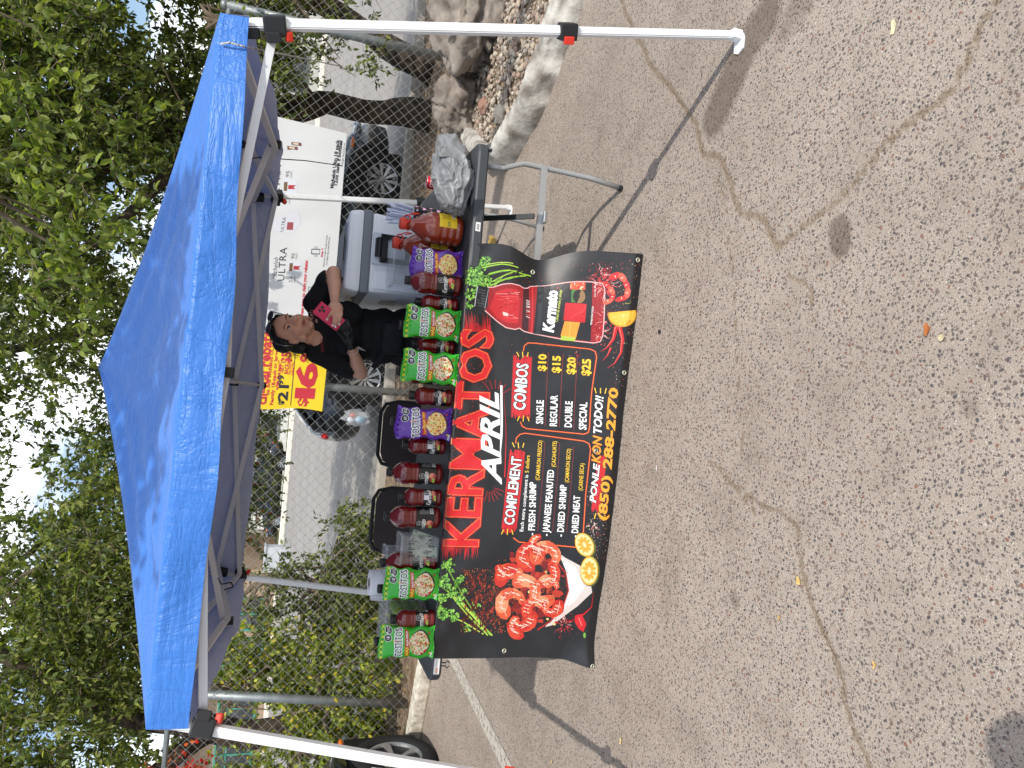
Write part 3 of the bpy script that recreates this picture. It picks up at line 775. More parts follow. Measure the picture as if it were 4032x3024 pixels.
        sp = c - ax * (.165 if k[0] == 'f' else .195); sl[k] = sp
        bm = bmesh.new(); box(bm, sp + inv, (.058, .058, .07), rot, .006)
        cc = Vector((-.04 if c.x > 0 else .04, 0, 0)); dd = Vector((0, .04 if c.y < 3.6 else -.04, 0))
        for q in (cc, dd): box(bm, sp + inv + q, (.032, .032, .045), rot, .004)
        s = from_bm('slider_bracket', bm, black_pl, t)
        bm = bmesh.new(); box(bm, sp + inv + inward * .028 + Vector((0, 0, -.046)), (.022, .03, .022), rot @ Matrix.Rotation(.35, 3, 'Y'), .005); from_bm('release_lever', bm, red_pl, s)
    # scissor trusses, one pair per side
    def bar(p, q, w=.026, h=.014, name='truss_bar', m=grey_bar):
        bm = bmesh.new(); tube(bm, [p + inv, q + inv], 0, flat=(h, w)); from_bm(name, bm, m, t)
    def joint(p, name='joint'):
        bm = bmesh.new(); box(bm, p + inv, (.034, .034, .05), bev=.006); from_bm(name, bm, black_pl, t)
    order = ['fl', 'fr', 'br', 'bl']
    mids = []
    for i in range(4):
        a, b = order[i], order[(i + 1) % 4]
        ta, tb = CT[a] + Vector((0, 0, -.055)), CT[b] + Vector((0, 0, -.055)); la, lb = sl[a], sl[b]; cin = (Vector((0, 3.6, 0)) - Vector(((ta + tb) / 2).xy.to_3d())).normalized() * .035; ta, tb, la, lb = [w_ + cin for w_ in (ta, tb, la, lb)]
        tm, lm = (ta + tb) / 2, (la + lb) / 2 + Vector((0, 0, [.060, .02, .0, .02][i]))
        o_ = Vector((tb - ta).normalized().yxz); o_ = Vector((-(tb - ta).y, (tb - ta).x, 0)).normalized() * .016
        # the long parallel bars of the two scissors
        qa, qb = ta.lerp(tb, .28), ta.lerp(tb, .72); ql, qr = la.lerp(lb, .28), la.lerp(lb, .72)
        bar(ta + o_, lm + o_ + Vector((0, 0, -.02))); bar(la - o_, tm - o_); bar(tb + o_, lm + o_ + Vector((0, 0, -.02))); bar(lb - o_, tm - o_)
        joint(tm); joint(lm + Vector((0, 0, -.02))); mids.append((tm, lm))
    hub_l, hub_u = Vector((PEAK.x, PEAK.y, 1.80)), Vector((PEAK.x, PEAK.y, 1.92))
    for tm, lm in mids:
        q = (tm + hub_l) / 2
        bar(tm, hub_l.lerp(tm, .0)); bar(lm, hub_u)
    bm = bmesh.new(); tube(bm, [hub_l + inv + Vector((0, 0, -.04)), PEAK + inv + Vector((0, 0, -.03))], .018, 12); lathe(bm, [(.0, 0), (.05, 0), (.05, .03), (0, .03)], 16, hub_l + inv - Vector((0, 0, .02))); from_bm('centre_pole', bm, grey_bar, t)
    # guy cord at the right front corner and loose cords
    rope = mat('guy_cord', (216, 216, 210), .8, var=1, vscale=160, rgb2=(28, 28, 30))
    def cord(pts, r=.0028, name='guy_cord', m=rope):
        bm = bmesh.new(); fine = []
        for i in range(len(pts) - 1):
            for k in range(8): fine.append(Vector(pts[i]).lerp(Vector(pts[i + 1]), k / 8) + inv)
        fine.append(Vector(pts[-1]) + inv); tube(bm, fine, r, 6); from_bm(name, bm, m, t, True)
    P = lambda px, py, y: wall_pt(px, py, y)
    cord([P(476, 95, 2.46), P(495, 92, 2.44), P(525, 100, 2.44), P(573, 110, 2.6), P(625, 120, 3.2), P(735, 143, 4.4)], .0032)
    cord([P(545, 342, 3.4), P(560, 340, 3.6), P(600, 343, 4.2), P(660, 347, 4.8), P(738, 358, 5.4)], .003, m=mat('black_cord', (30, 32, 38), .8))
    cord([P(470, 1247, 3.6), P(478, 1262, 3.6), P(500, 1258, 3.6), P(503, 1268, 3.6), P(484, 1274, 3.6)], .003, m=mat('black_cord', (30, 32, 38), .8))
    f, c = FT['fl'], CT['fl']
    cord([f.lerp(c, .62) + Vector((-.028, -.02, 0)), f.lerp(c, .5) + Vector((-.012, -.03, 0)), f.lerp(c, .42) + Vector((.0, -.028, 0)), f.lerp(c, .30) + Vector((.022, -.02, 0)), f.lerp(c, .22) + Vector((-.03, -.03, 0))], .0035)
tent()

# ------------------------------------------------------------------ folding tables
tab_m = mat('charcoal_table_plastic', (66, 70, 74), .5, bump=.12, bscale=220, spec=.45)
leg_m = mat('grey_steel_tube', (168, 170, 170), .42, metal=.35)
def folding_table(name, label, loc, rz, Lx, Ly, h=.74, legs=True, seam=None):
    t = thing(name, label, 'folding table', loc, rz)      # origin at the front-left floor corner
    bm = bmesh.new()
    # blow moulded slab: rounded corners, lip a little higher than the field
    def outline(r, inset):
        pts = []
        for cx, cy, a0 in ((Lx - inset - r, inset + r, -90), (Lx - inset - r, Ly - inset - r, 0), (inset + r, Ly - inset - r, 90), (inset + r, inset + r, 180)):
            for k in range(7): a = math.radians(a0 + 15 * k); pts.append((cx + r * math.cos(a), cy + r * math.sin(a)))
        return pts
    rings = []
    for r, ins, z in ((.05, .006, h - .048), (.055, 0, h - .040), (.055, 0, h - .008), (.05, .006, h), (.05, .030, h), (.045, .036, h - .0015)):
        rings.append([bm.verts.new((x, y, z)) for x, y in outline(r, ins)])
    for i in range(len(rings) - 1):
        n = len(rings[i])
        for k in range(n): bm.faces.new((rings[i][k], rings[i][(k + 1) % n], rings[i + 1][(k + 1) % n], rings[i + 1][k]))
    bm.faces.new(rings[-1]); bm.faces.new(rings[0][::-1])
    top = from_bm('tabletop', bm, tab_m, t)
    if seam is not None:
        bm = bmesh.new(); box(bm, (Lx / 2, seam, h - .0005), (Lx - .03, .006, .003)); from_bm('fold_seam', bm, mat('seam_dark', (30, 32, 34), .6), top)
    return t
TL = folding_table('folding_table', 'long charcoal folding table under the black vinyl banner and the row of bottles', (-1.331, 3.236, 0), math.radians(-1.9), 1.84, .74)
def table_legs_x(t, Lx, Ly, h=.74):
    """leg frames at the two short ends"""
    for x in (.22, Lx - .22):
        s = 1 if x < Lx / 2 else -1
        for y in (.09, Ly - .09):
            bm = bmesh.new(); tube(bm, [(x, y * .6 + Ly * .2, h - .05), (x, y, h - .22), (x + s * -.02, y, .30), (x, y + (.03 if y < Ly / 2 else -.03), 0)], .0135, 12)
            from_bm('leg', bm, leg_m, t, True)
        bm = bmesh.new(); box(bm, (x - s * .02, Ly / 2, .30), (.02, Ly - .18, .03)); from_bm('crossbar', bm, leg_m, t)
table_legs_x(TL, 1.84, .74)
TR = folding_table('folding_table', 'charcoal folding table standing end-on at the right with the cooler and carrier bag on it', (.515, 3.155, 0), 0, .60, 1.32, seam=.62)
def right_legs():
    t = TR; W_ = .60
    # world points measured on the leg frame, local = world - origin
    O = Vector((.515, 3.155, 0)); y = 3.24
    def w(px, py, yy): return wall_pt(px, py, yy) - O
    for (yy, zz) in ((y, 1), (4.28, 0)):
        for s in (1, -1):
            X = lambda x: (W_ / 2 + s * (x - .815)) 
            pts = [(X(1.03), yy - O.y, .70), (X(1.035), yy - O.y, .60), (X(1.075), yy - O.y, .50), (X(1.07), yy - O.y, .26), (X(1.06), yy - O.y - .02, .17), (X(1.035), yy - O.y - .03, .0)]
            bm = bmesh.new(); tube(bm, pts, .0125, 14); leg = from_bm('leg', bm, leg_m, t, True)
            bm = bmesh.new(); tube(bm, [Vector(pts[-1]) + Vector((0, 0, -.0)), Vector(pts[-1]) + Vector((0, 0, .02))], .0145, 14); from_bm('rubber_foot', bm, black_pl, leg)
        bm = bmesh.new(); tube(bm, [(W_ / 2 - .262, yy - O.y - .012, .40), (W_ / 2 + .262, yy - O.y - .012, .40)], 0, flat=(.012, .030)); cb = from_bm('crossbar', bm, leg_m, t)
        bm = bmesh.new(); box(bm, (W_ / 2 + .02, yy - O.y - .03, .385), (.055, .03, .022), bev=.006); from_bm('spring_clip', bm, mat('chrome', (210, 212, 214), .2, metal=1), cb)
    bm = bmesh.new(); tube(bm, [(W_ / 2 + .03, y - O.y + .30, .685), (W_ / 2 + .03, y - O.y + .02, .42)], 0, flat=(.024, .012)); from_bm('brace', bm, mat('dark_steel', (58, 62, 64), .4, metal=.5), t)
    bm = bmesh.new(); box(bm, (W_ / 2 + .03, y - O.y + .30, .68), (.06, .05, .04), bev=.006); from_bm('brace_hinge', bm, black_pl, t)
    # barcode sticker on the lip
    a = Art(); a.rect(0, 0, .040, .022, (232, 232, 232), 1)
    for k in range(9): a.rect(.006 + k * .003, .005, .0072 + k * .003 + (k % 2) * .0006, .017, (40, 40, 40), 2)
    V, Fc, T = a.build('s', lambda x, y_, l: (W_ - .405 + x, -.0008 - l, .706 + y_), None)
    from_np('barcode_sticker', V, Fc, attr_mat('sticker', .5), t, T)
    # small clip under the lip
    bm = bmesh.new(); box(bm, (W_ - .035, .01, .686), (.012, .02, .014), bev=.003); from_bm('lip_clip', bm, black_pl, t)
right_legs()
def left_extras():
    a = Art(); a.rect(0, 0, .115, .026, (236, 234, 230), 1); a.text('vida', (.004, .008), (.030, .008), .011, (222, 120, 40), .03, 0, 2)
    a.text('Folding Table 6 ft', (.036, .012), (.108, .012), .006, (90, 90, 90), .0, 0, 2)
    V, Fc, T = a.build('s', lambda x, y_, l: (.045 + x, -.0008 - l, .704 + y_), None)
    from_np('product_sticker', V, Fc, attr_mat('sticker', .5), TL, T)
    bm = bmesh.new(); tube(bm, [(.075, .02, .69), (.075, .015, .672), (.066, .015, .664), (.075, .015, .655)], .003, 6); tube(bm, [(.09, .02, .69), (.09, .015, .672), (.099, .015, .664), (.090, .015, .655)], .003, 6); from_bm('lip_hook', bm, black_pl, TL)
left_extras()

# ------------------------------------------------------------------ the vinyl banner
def banner():
    BW, BH = 1.86, .84
    Q = [(935, 1434), (1015, 531), (1395, 559), (1291, 1434)]
    MM = homography(Q, [(0, BH), (BW, BH), (BW, 0), (0, 0)])
    a = Art(MM, up=(-1, 0)); R = random.Random(11)
    BLK, RED, WHT, YEL, ORG = (30, 30, 33), (204, 30, 38), (240, 240, 238), (238, 196, 50), (232, 150, 38)
    Z5 = lambda x, y: (737.3 + x * .3333, 553 + y * .3333)       # two enlarged copies of the photo the layout was read from
    Z8 = lambda x, y: (737.3 + x * .3333, 1106 + y * .3333)
    tx = a.text
    # ---- parsley, left and right
    def parsley(stems, heads, cols):
        for p, q, w in stems:
            mid = ((p[0] + q[0]) / 2 + R.uniform(-5, 5), (p[1] + q[1]) / 2 + R.uniform(-5, 5)); 
            a.line([p, ((p[0] + mid[0]) / 2, (p[1] + mid[1]) / 2), mid, ((q[0] + mid[0]) / 2, (q[1] + mid[1]) / 2), q], w, R.choice([(150, 196, 60), (176, 206, 84), (110, 160, 48)]), 1)
        for c, r, n in heads:
            for _ in range(n):
                t = R.uniform(0, 6.3); d = r * math.sqrt(R.random()); x, y = c[0] + d * math.cos(t), c[1] + d * math.sin(t)
                for k in range(4): a.ell((x + R.uniform(-3, 3), y + R.uniform(-3, 3)), R.uniform(1.2, 2.6), R.uniform(1.2, 2.6), R.choice(cols), 2 + k % 2, 6, wob=.35, rnd=R)
    G = [(96, 160, 54), (130, 190, 72), (70, 128, 44), (160, 206, 96), (52, 96, 36)]
    parsley([(Z8(1000, 842), Z8(740, 600), 3), (Z8(970, 842), Z8(690, 560), 3), (Z8(985, 842), Z8(700, 440), 2), (Z8(940, 835), Z8(660, 700), 2.4), (Z8(900, 740), Z8(820, 620), 2.4), (Z8(960, 830), Z8(800, 640), 3), (Z8(760, 620), Z8(690, 400), 1.4), (Z8(740, 600), Z8(640, 530), 1.4), (Z8(990, 835), Z8(850, 690), 3)],
            [(Z8(700, 410), 14, 24), (Z8(660, 500), 13, 26), (Z8(720, 560), 14, 26), (Z8(650, 600), 12, 22), (Z8(660, 700), 13, 26), (Z8(730, 720), 12, 20), (Z8(780, 620), 8, 12), (Z8(890, 650), 7, 10), (Z8(830, 800), 6, 8), (Z8(800, 570), 8, 10), (Z8(770, 490), 9, 14)], G)
    parsley([(Z5(1270, 100), Z5(960, 150), 3), (Z5(1230, 110), Z5(930, 250), 3), (Z5(1170, 75), Z5(900, 110), 2.6), (Z5(1200, 90), Z5(850, 190), 2), (Z5(1130, 62), Z5(930, 90), 2), (Z5(1130, 120), Z5(900, 240), 2.4), (Z5(1060, 160), Z5(960, 280), 2), (Z5(1010, 90), Z5(870, 110), 1.6), (Z5(1180, 130), Z5(1000, 200), 2.4)],
            [(Z5(840, 130), 13, 22), (Z5(900, 90), 16, 30), (Z5(880, 170), 16, 30), (Z5(940, 60), 11, 16), (Z5(840, 200), 12, 20), (Z5(900, 230), 13, 22), (Z5(840, 290), 12, 18), (Z5(830, 360), 8, 10), (Z5(960, 200), 10, 14), (Z5(970, 280), 8, 10), (Z5(980, 410), 4, 5)], G)
    # ---- brushed red around the title
    for _ in range(70):
        y = R.uniform(1196, 1238); x = R.uniform(952, 1034); l_ = R.uniform(6, 34); a.line([(x, 1194), (x + R.uniform(-2, 2), 1196 + l_ * .6), (x + R.uniform(-3, 3), 1196 + l_)], R.uniform(1, 3.4), (190, 26, 32), 1, True)
    for _ in range(60):
        x = R.uniform(997, 1072); l_ = R.uniform(8, 42); a.line([(x, 732), (x - 2, 730 - l_ * .5), (x - 4 + R.uniform(-2, 2), 728 - l_)], R.uniform(1, 3.2), (190, 26, 32), 1, True)
    # ---- title
    tx('KERMATOS', (1033, 1197), (1070, 729), 77, (206, 28, 36), .004, lay=3, outline=[(.050, (200, 30, 36)), (.030, (236, 140, 70)), (.020, (196, 24, 32))])
    for _ in range(420):      # distressed flecks in the letters
        u = R.random(); y = 1190 - u * 455; xb = 1033 + u * 37; x = xb - R.uniform(4, 72)
        a.ell((x, y), R.uniform(.4, 1.0), R.uniform(.4, 1.5), R.choice([(120, 12, 18), (90, 10, 14), (226, 60, 60)]), 7, 5)
    tx('APRIL', (1086, 1062), (1081, 868), 44, WHT, .012, .32, lay=8, outline=[(.03, (236, 236, 236))], space=1.0)
    a.poly([(1083, 1020), (1090, 960), (1092, 850), (1087, 850), (1085, 960)], WHT, 8); a.line([(1094, 1050), (1098, 960), (1094, 850)], 2.4, RED, 6, True)
    def rays(c, n, r0, r1, a0, a1, col, w=1.6):
        for k in range(n):
            t = a0 + (a1 - a0) * k / max(1, n - 1); a.line([(c[0] + r0 * math.cos(t), c[1] + r0 * math.sin(t)), (c[0] + r1 * math.cos(t), c[1] + r1 * math.sin(t))], w, col, 4)
    rays((1075, 880), 6, 22, 42, -2.2, -.6, (170, 26, 34), 1.4); rays((1060, 1070), 6, 12, 34, .3, 1.9, (170, 26, 34), 1.4)
    # ---- section headings on brushed red
    def brush(x0, x1, yl, yr, slope):
        n = 26
        for k in range(n):
            x = x0 + (x1 - x0) * k / (n - 1); j1, j2 = R.uniform(-7, 9), R.uniform(-9, 7)
            a.poly([(x - 1.4, yl + j1), (x + 1.4, yl + j1 - 2), (x + 1.4 + slope, yr + j2 + 2), (x - 1.4 + slope, yr + j2)], R.choice([(196, 26, 34), (184, 22, 30), (204, 34, 40)]), 2 + k % 2)
    brush(1088, 1119, 1162, 996, 19); brush(1111, 1150, 914, 789, 8)
    tx('COMPLEMENT', (1114, 1150), (1132, 1004), 23, WHT, .02, .12, lay=5, outline=[(.075, (30, 20, 22))])
    tx('COMBOS', (1141, 902), (1151, 800), 27, WHT, .025, .12, lay=5, outline=[(.075, (30, 20, 22))])
    for c, s in ((Z8(1090, 160), 1), (Z5(1165, 1300), -1), (Z5(1200, 1085), 1), (Z5(1205, 700), -1)):
        for k in (-1, 0, 1):
            b0 = (c[0] + k * 9, c[1] + abs(k) * 2 * s); a.line([b0, (b0[0] + k * 4 - 1, b0[1] + (13 - abs(k) * 3) * s)], 2.0, YEL, 5)
    # ---- menu, left
    tx('Each extra complement is', (1135, 1164), (1146, 1043), 8, WHT, .01, lay=4); tx('5 dollars', (1147, 1038), (1149.5, 1001), 8.5, YEL, .014, lay=4)
    for s, x0, x1, y1 in (('- FRESH SHRIMP', 1160, 1163, 1058), ('- JAPANESE PEANUTED', 1191, 1202, 1030), ('- DRIED SHRIMP', 1222, 1229, 1061), ('- DRIED MEAT', 1253, 1258, 1083)):
        tx(s, (x0, 1171), (x1 , y1), 14.5, WHT, .024, lay=4)
    for s, x0, y0, x1, y1 in (('(CAMARON FRESCO)', 1170, 1053, 1178, 968), ('(CACAHUATE)', 1205, 1023, 1209.5, 968), ('(CAMARON SECO)', 1233.5, 1055, 1239, 983), ('(CARNE SECA)', 1263, 1071, 1267, 1013)):
        tx(s, (x0, y0), (x1, y1), 9, YEL, .012, lay=4)
    def dotted(p, q):
        n = 64
        for k in range(n):
            u = k / n; a.rect(p[0] + (q[0] - p[0]) * u - .5, p[1] + (q[1] - p[1]) * u - .6, p[0] + (q[0] - p[0]) * u + .5, p[1] + (q[1] - p[1]) * u + .8, (190, 60, 60), 3)
    dotted((1167, 1160), (1184, 968)); dotted((1199, 1160), (1216, 968)); dotted((1229, 1160), (1246, 975))
    # ---- menu, right
    for s, x0, x1, y0, y1, c, px0, px1, py0, py1 in (('SINGLE', 1180, 1183, 931, 880, '$10', 1189, 1191, 814, 778), ('REGULAR', 1210.5, 1214, 935, 868, '$15', 1220, 1222, 817, 781), ('DOUBLE', 1242.5, 1246, 936, 880, '$20', 1251.5, 1254, 819, 783), ('SPECIAL', 1273, 1277, 940, 881, '$25', 1282.5, 1285, 821, 786)):
        tx(s, (x0, y0), (x1, y1), 16, WHT, .024, lay=4); tx(c, (px0, py0), (px1, py1), 17.5, YEL, .035, lay=4, outline=[(.07, (90, 60, 10))])
    dotted((1185, 935), (1196, 771)); dotted((1216, 936), (1228, 773)); dotted((1247, 940), (1258, 775))
    def frame(pts):
        n = len(pts); sm = []
        for i in range(n - 1):
            for k in range(6): sm.append((pts[i][0] + (pts[i + 1][0] - pts[i][0]) * k / 6, pts[i][1] + (pts[i + 1][1] - pts[i][1]) * k / 6))
        sm.append(pts[-1]); a.line(sm, 3.0, (196, 24, 32), 2); a.line(sm, 1.0, (236, 150, 60), 4)
    frame([(1140, 772), (1142, 760), (1150, 753), (1165, 753), (1283, 763), (1294, 768), (1297, 780), (1287, 856), (1280, 936), (1277, 946), (1268, 950), (1144, 943), (1134, 938), (1130, 928)])
    frame([(1119, 976), (1121, 964), (1129, 956), (1140, 953), (1268, 965), (1278, 970), (1281, 982), (1270, 1080), (1263, 1190)]); frame([(1262, 1193), (1190, 1190), (1126, 1187), (1113, 1178)])
    # ---- slogan and telephone
    brush(1283, 1300, 1108, 1000, 14)
    tx('PONLE', (1291, 1095), (1300, 1012), 13.5, WHT, .03, .25, lay=5, outline=[(.07, (24, 20, 20))]); tx('KON', (1301, 1010), (1305, 952), 19, ORG, .03, .25, lay=5, outline=[(.07, (60, 20, 10))]); tx('TODO!!', (1304, 946), (1311, 865), 17, WHT, .03, .25, lay=5, outline=[(.07, (24, 20, 20))])
    for c, s in (((1300, 1122), 1), ((1305, 856), -1)):
        for k in (-1, 0, 1): a.line([(c[0] + k * 9, c[1] - 4 * s), (c[0] + k * 12, c[1] + 8 * s)], 2.0, YEL, 5)
    tx('(850) 288-2770', (1313, 1131), (1341, 848), 18.5, (236, 160, 44), .034, .10, lay=6, outline=[(.065, (70, 36, 12))])
    # ---- the big pictured bottle
    pts = [Z5(*p) for p in ((940, 392), (990, 432), (1040, 470), (1090, 502), (1150, 512), (1180, 502), (1210, 522), (1250, 532), (1330, 546), (1440, 566), (1550, 580), (1660, 590), (1700, 580), (1715, 540), (1722, 400), (1726, 240), (1712, 206), (1640, 196), (1500, 186), (1310, 178), (1262, 186), (1238, 206), (1210, 212), (1180, 200), (1120, 200), (1060, 214), (1000, 236), (955, 240))]
    a.poly(pts, (150, 22, 28), 8); a.line(pts, 2.2, (226, 176, 172), 10)
    a.poly([Z5(*p) for p in ((975, 380), (1030, 440), (1100, 470), (1170, 470), (1180, 330), (1165, 230), (1080, 240), (1010, 270))], (190, 34, 40), 9)
    for k in range(26): a.line([Z5(1010 + R.uniform(0, 150), 260 + k * 7), Z5(1040 + R.uniform(0, 150), 250 + k * 7 + R.uniform(-10, 20))], R.uniform(.5, 1.3), R.choice([(226, 90, 84), (120, 14, 22), (236, 170, 160)]), 10)
    a.poly([Z5(*p) for p in ((1065, 395), (1105, 405), (1100, 425), (1070, 420))], (236, 196, 186), 11)
    a.poly([Z5(*p) for p in ((865, 372), (958, 388), (966, 240), (884, 224))], (24, 24, 27), 9)
    for k in range(7): a.line([Z5(880, 250 + k * 18), Z5(942, 262 + k * 18)], .7, (110, 112, 118), 10)
    a.line([Z5(868, 368), Z5(886, 230)], 1.6, (190, 192, 196), 10); a.line([Z5(940, 380), Z5(962, 250)], 1.0, (170, 172, 176), 10)
    a.poly([Z5(*p) for p in ((1196, 512), (1240, 528), (1248, 198), (1206, 208))], (60, 12, 16), 9); a.line([Z5(1262, 530), Z5(1275, 188)], 3, (206, 40, 46), 10)
    for k in range(10): a.line([Z5(1225, 300 + k * 13), Z5(1250, 306 + k * 13 + R.uniform(-8, 8))], 1.3, R.choice([(240, 220, 214), (220, 90, 84)]), 11)
    a.poly([Z5(*p) for p in ((1272, 536), (1640, 580), (1648, 200), (1312, 180), (1296, 300))], (22, 22, 25), 11)
    a.poly([Z5(*p) for p in ((1290, 538), (1320, 542), (1345, 182), (1318, 182))], (44, 46, 50), 12)
    tx('Kermato', Z5(1404, 522), Z5(1434, 232), 24, WHT, .028, .28, lay=13, outline=[(.05, (240, 240, 240))]); a.ell(Z5(1437, 214), 1.8, 1.8, RED, 15)
    tx('Cóctel de tomate y almeja', Z5(1432, 452), Z5(1462, 232), 6, (198, 208, 90), .012, .2, lay=13)
    for q, c in ((((1468, 442), (1602, 458), (1612, 336), (1480, 324)), (196, 24, 34)), (((1452, 545), (1550, 556), (1572, 456), (1476, 448)), (232, 148, 50)), (((1452, 575), (1540, 582), (1550, 556), (1456, 545)), (170, 190, 70)), (((1516, 322), (1562, 326), (1566, 240), (1520, 238)), (66, 120, 50)), (((1510, 236), (1605, 246), (1606, 196), (1512, 194)), (206, 84, 52))):
        a.poly([Z5(*p) for p in q], c, 13)
    for _ in range(26): a.ell(Z5(R.uniform(1478, 1600), R.uniform(340, 440)), R.uniform(.5, 2), R.uniform(.5, 1.4), R.choice([(160, 14, 24), (224, 60, 64)]), 14, 6)
    a.line([Z5(1510, 438), Z5(1545, 400), Z5(1590, 385), Z5(1606, 350)], 1.0, (228, 80, 80), 15); a.line([Z5(1505, 550), Z5(1515, 452)], .8, (250, 200, 110), 14)
    a.ell(Z5(1566, 286), 13, 15, (20, 18, 16), 14, 18); 
    for k in range(6): a.line([(Z5(1566, 286)[0] + (12 - k * 1.9) * math.cos(t), Z5(1566, 286)[1] + (14 - k * 1.9) * math.sin(t)) for t in np.linspace(-1.2, 1.9, 10)], .8, (206, 160, 104), 15)
    for _ in range(14): a.ell(Z5(R.uniform(1515, 1600), R.uniform(198, 240)), R.uniform(1, 2.6), R.uniform(1, 2.6), R.choice([(236, 220, 196), (220, 44, 40), (240, 150, 70)]), 14, 7)
    tx('PONLE KON TODO!', Z5(1646, 470), Z5(1656, 352), 3.6, WHT, .02, lay=13); tx('Cont. Net. 946 ml', Z5(1668, 290), Z5(1672, 204), 3.2, WHT, .01, lay=13)
    # ---- splashes, chillies, prawns and orange at the right foot
    def splash(c, n, r, cols, l0=9):
        for _ in range(n):
            t = R.uniform(0, 6.3); l_ = r * R.uniform(.2, 1); x, y = c[0] + l_ * math.cos(t), c[1] + l_ * math.sin(t)
            if R.random() < .5: a.ell((x, y), R.uniform(.4, 1.5), R.uniform(.4, 1.5), R.choice(cols), l0, 6)
            else: a.line([(c[0] + l_ * .4 * math.cos(t), c[1] + l_ * .4 * math.sin(t)), (c[0] + l_ * .7 * math.cos(t + .15), c[1] + l_ * .7 * math.sin(t + .15)), (x, y)], R.uniform(.8, 2.4), R.choice(cols), l0, True)
    SP = [(190, 24, 34), (160, 16, 26), (222, 80, 80), (238, 180, 176)]
    splash(Z5(1720, 220), 110, 46, SP); splash(Z5(1690, 150), 50, 30, SP); splash(Z5(1740, 430), 60, 34, SP); splash(Z5(1700, 520), 40, 30, SP)
    splash(Z5(1560, 700), 10, 20, SP)
    for _ in range(150): a.ell(Z5(R.uniform(1040, 1960), R.gauss(620, 60) if R.random() < .35 else R.uniform(60, 200)), R.uniform(.3, 1), R.uniform(.3, 1), R.choice([(216, 70, 40), (226, 130, 60), (190, 30, 40)]), 7, 5)
    for _ in range(150): a.ell(Z5(R.uniform(1760, 1930), R.uniform(80, 900)), R.uniform(.3, 1.1), R.uniform(.3, 1.0), R.choice([(216, 170, 120), (236, 216, 190), (200, 60, 50), (150, 90, 60)]), 7, 5)
    def prawn(pts_, w, l0=10, cols=((200, 40, 40), (226, 90, 70), (244, 200, 180))):
        for k in range(len(pts_) - 1):
            p, q = Z5(*pts_[k]), Z5(*pts_[k + 1]); dx, dy = q[0] - p[0], q[1] - p[1]; l_ = math.hypot(dx, dy); t = math.atan2(dy, dx)
            a.ell(((p[0] + q[0]) / 2, (p[1] + q[1]) / 2), l_ * .66, w * (1 - .05 * k), cols[k % 2], l0 + k % 2, 12, t, wob=.06, rnd=R); a.line([((p[0] + q[0]) / 2 - w * .5 * math.sin(t), (p[1] + q[1]) / 2 + w * .5 * math.cos(t)), ((p[0] + q[0]) / 2 + w * .2 * math.sin(t), (p[1] + q[1]) / 2 - w * .2 * math.cos(t))], 1.6, cols[2], l0 + 3)
    prawn([(1760, 170), (1820, 150), (1850, 190), (1870, 240), (1860, 290), (1800, 310)], 7); prawn([(1720, 200), (1755, 230), (1780, 270), (1770, 310), (1720, 330)], 6)
    def chilli(pts_, w, c=(196, 18, 28)):
        P_ = [Z5(*p) for p in pts_]; sm = []
        for i in range(len(P_) - 1):
            for k in range(5): sm.append((P_[i][0] + (P_[i + 1][0] - P_[i][0]) * k / 5, P_[i][1] + (P_[i + 1][1] - P_[i][1]) * k / 5))
        a.line(sm, w, c, 11, True); a.line([(x - w * .15, y) for x, y in sm], w * .2, (236, 120, 110), 12, True)
    chilli([(1795, 480), (1780, 560), (1740, 620), (1695, 650)], 9); chilli([(1815, 470), (1836, 560), (1826, 650), (1790, 720), (1735, 762)], 9); chilli([(1765, 620), (1745, 670), (1705, 718)], 5); chilli([(1850, 330), (1880, 330), (1890, 300)], 3, (80, 130, 50))
    c = Z5(1836, 400)
    a.ell(c, 27, 31, (206, 140, 30), 12, 18, a0=-1.7, a1=1.95, rot=1.35); a.ell(c, 24, 28, (240, 180, 60), 13, 18, a0=-1.7, a1=1.95, rot=1.35)
    for k in range(7): t = 1.35 - 1.5 + k * .5; a.line([c, (c[0] + 23 * math.cos(t), c[1] + 27 * math.sin(t))], .8, (250, 216, 130), 14)
    # ---- dried meat, shrimps and bowl
    for _ in range(150):
        u, v = R.random(), R.random(); p = Z8(800 + 300 * u, 420 + 390 * v); t = R.uniform(.8, 2.4); l_ = R.uniform(5, 20)
        a.line([p, (p[0] + l_ * math.cos(t), p[1] + l_ * math.sin(t))], R.uniform(1.5, 5), R.choice([(70, 22, 18), (110, 30, 24), (48, 18, 16), (150, 44, 30), (90, 30, 22)]), 3 + _ % 3)
    for _ in range(420): p = Z8(780 + 330 * R.random(), 420 + 400 * R.random()); a.ell(p, R.uniform(.4, 1.1), R.uniform(.4, 1.1), R.choice([(196, 50, 34), (224, 110, 50), (230, 170, 80), (120, 20, 18)]), 6, 5)
    bowl = [Z8(*p) for p in ((1425, 300), (1470, 330), (1565, 375), (1640, 500), (1650, 545), (1560, 640), (1400, 765), (1350, 780), (1460, 640), (1490, 520), (1480, 400))]
    a.poly(bowl, (206, 196, 190), 5); a.poly([Z8(*p) for p in ((1440, 330), (1540, 390), (1600, 520), (1540, 610), (1440, 700), (1490, 560), (1480, 420))], (226, 220, 216), 6)
    a.line([Z8(*p) for p in ((1400, 340), (1470, 430), (1490, 540), (1460, 640), (1380, 740), (1300, 790))], 7, (60, 20, 18), 7)
    a.line([Z8(*p) for p in ((1400, 340), (1478, 430), (1498, 540), (1468, 640), (1388, 740), (1300, 800))], 2.4, (176, 40, 36), 8)
    for _ in range(70): p = Z8(R.uniform(1380, 1500), R.uniform(300, 760)); a.ell(p, R.uniform(.5, 1.6), R.uniform(.5, 1.2), R.choice([(150, 30, 26), (60, 20, 18), (196, 70, 40)]), 9, 5)
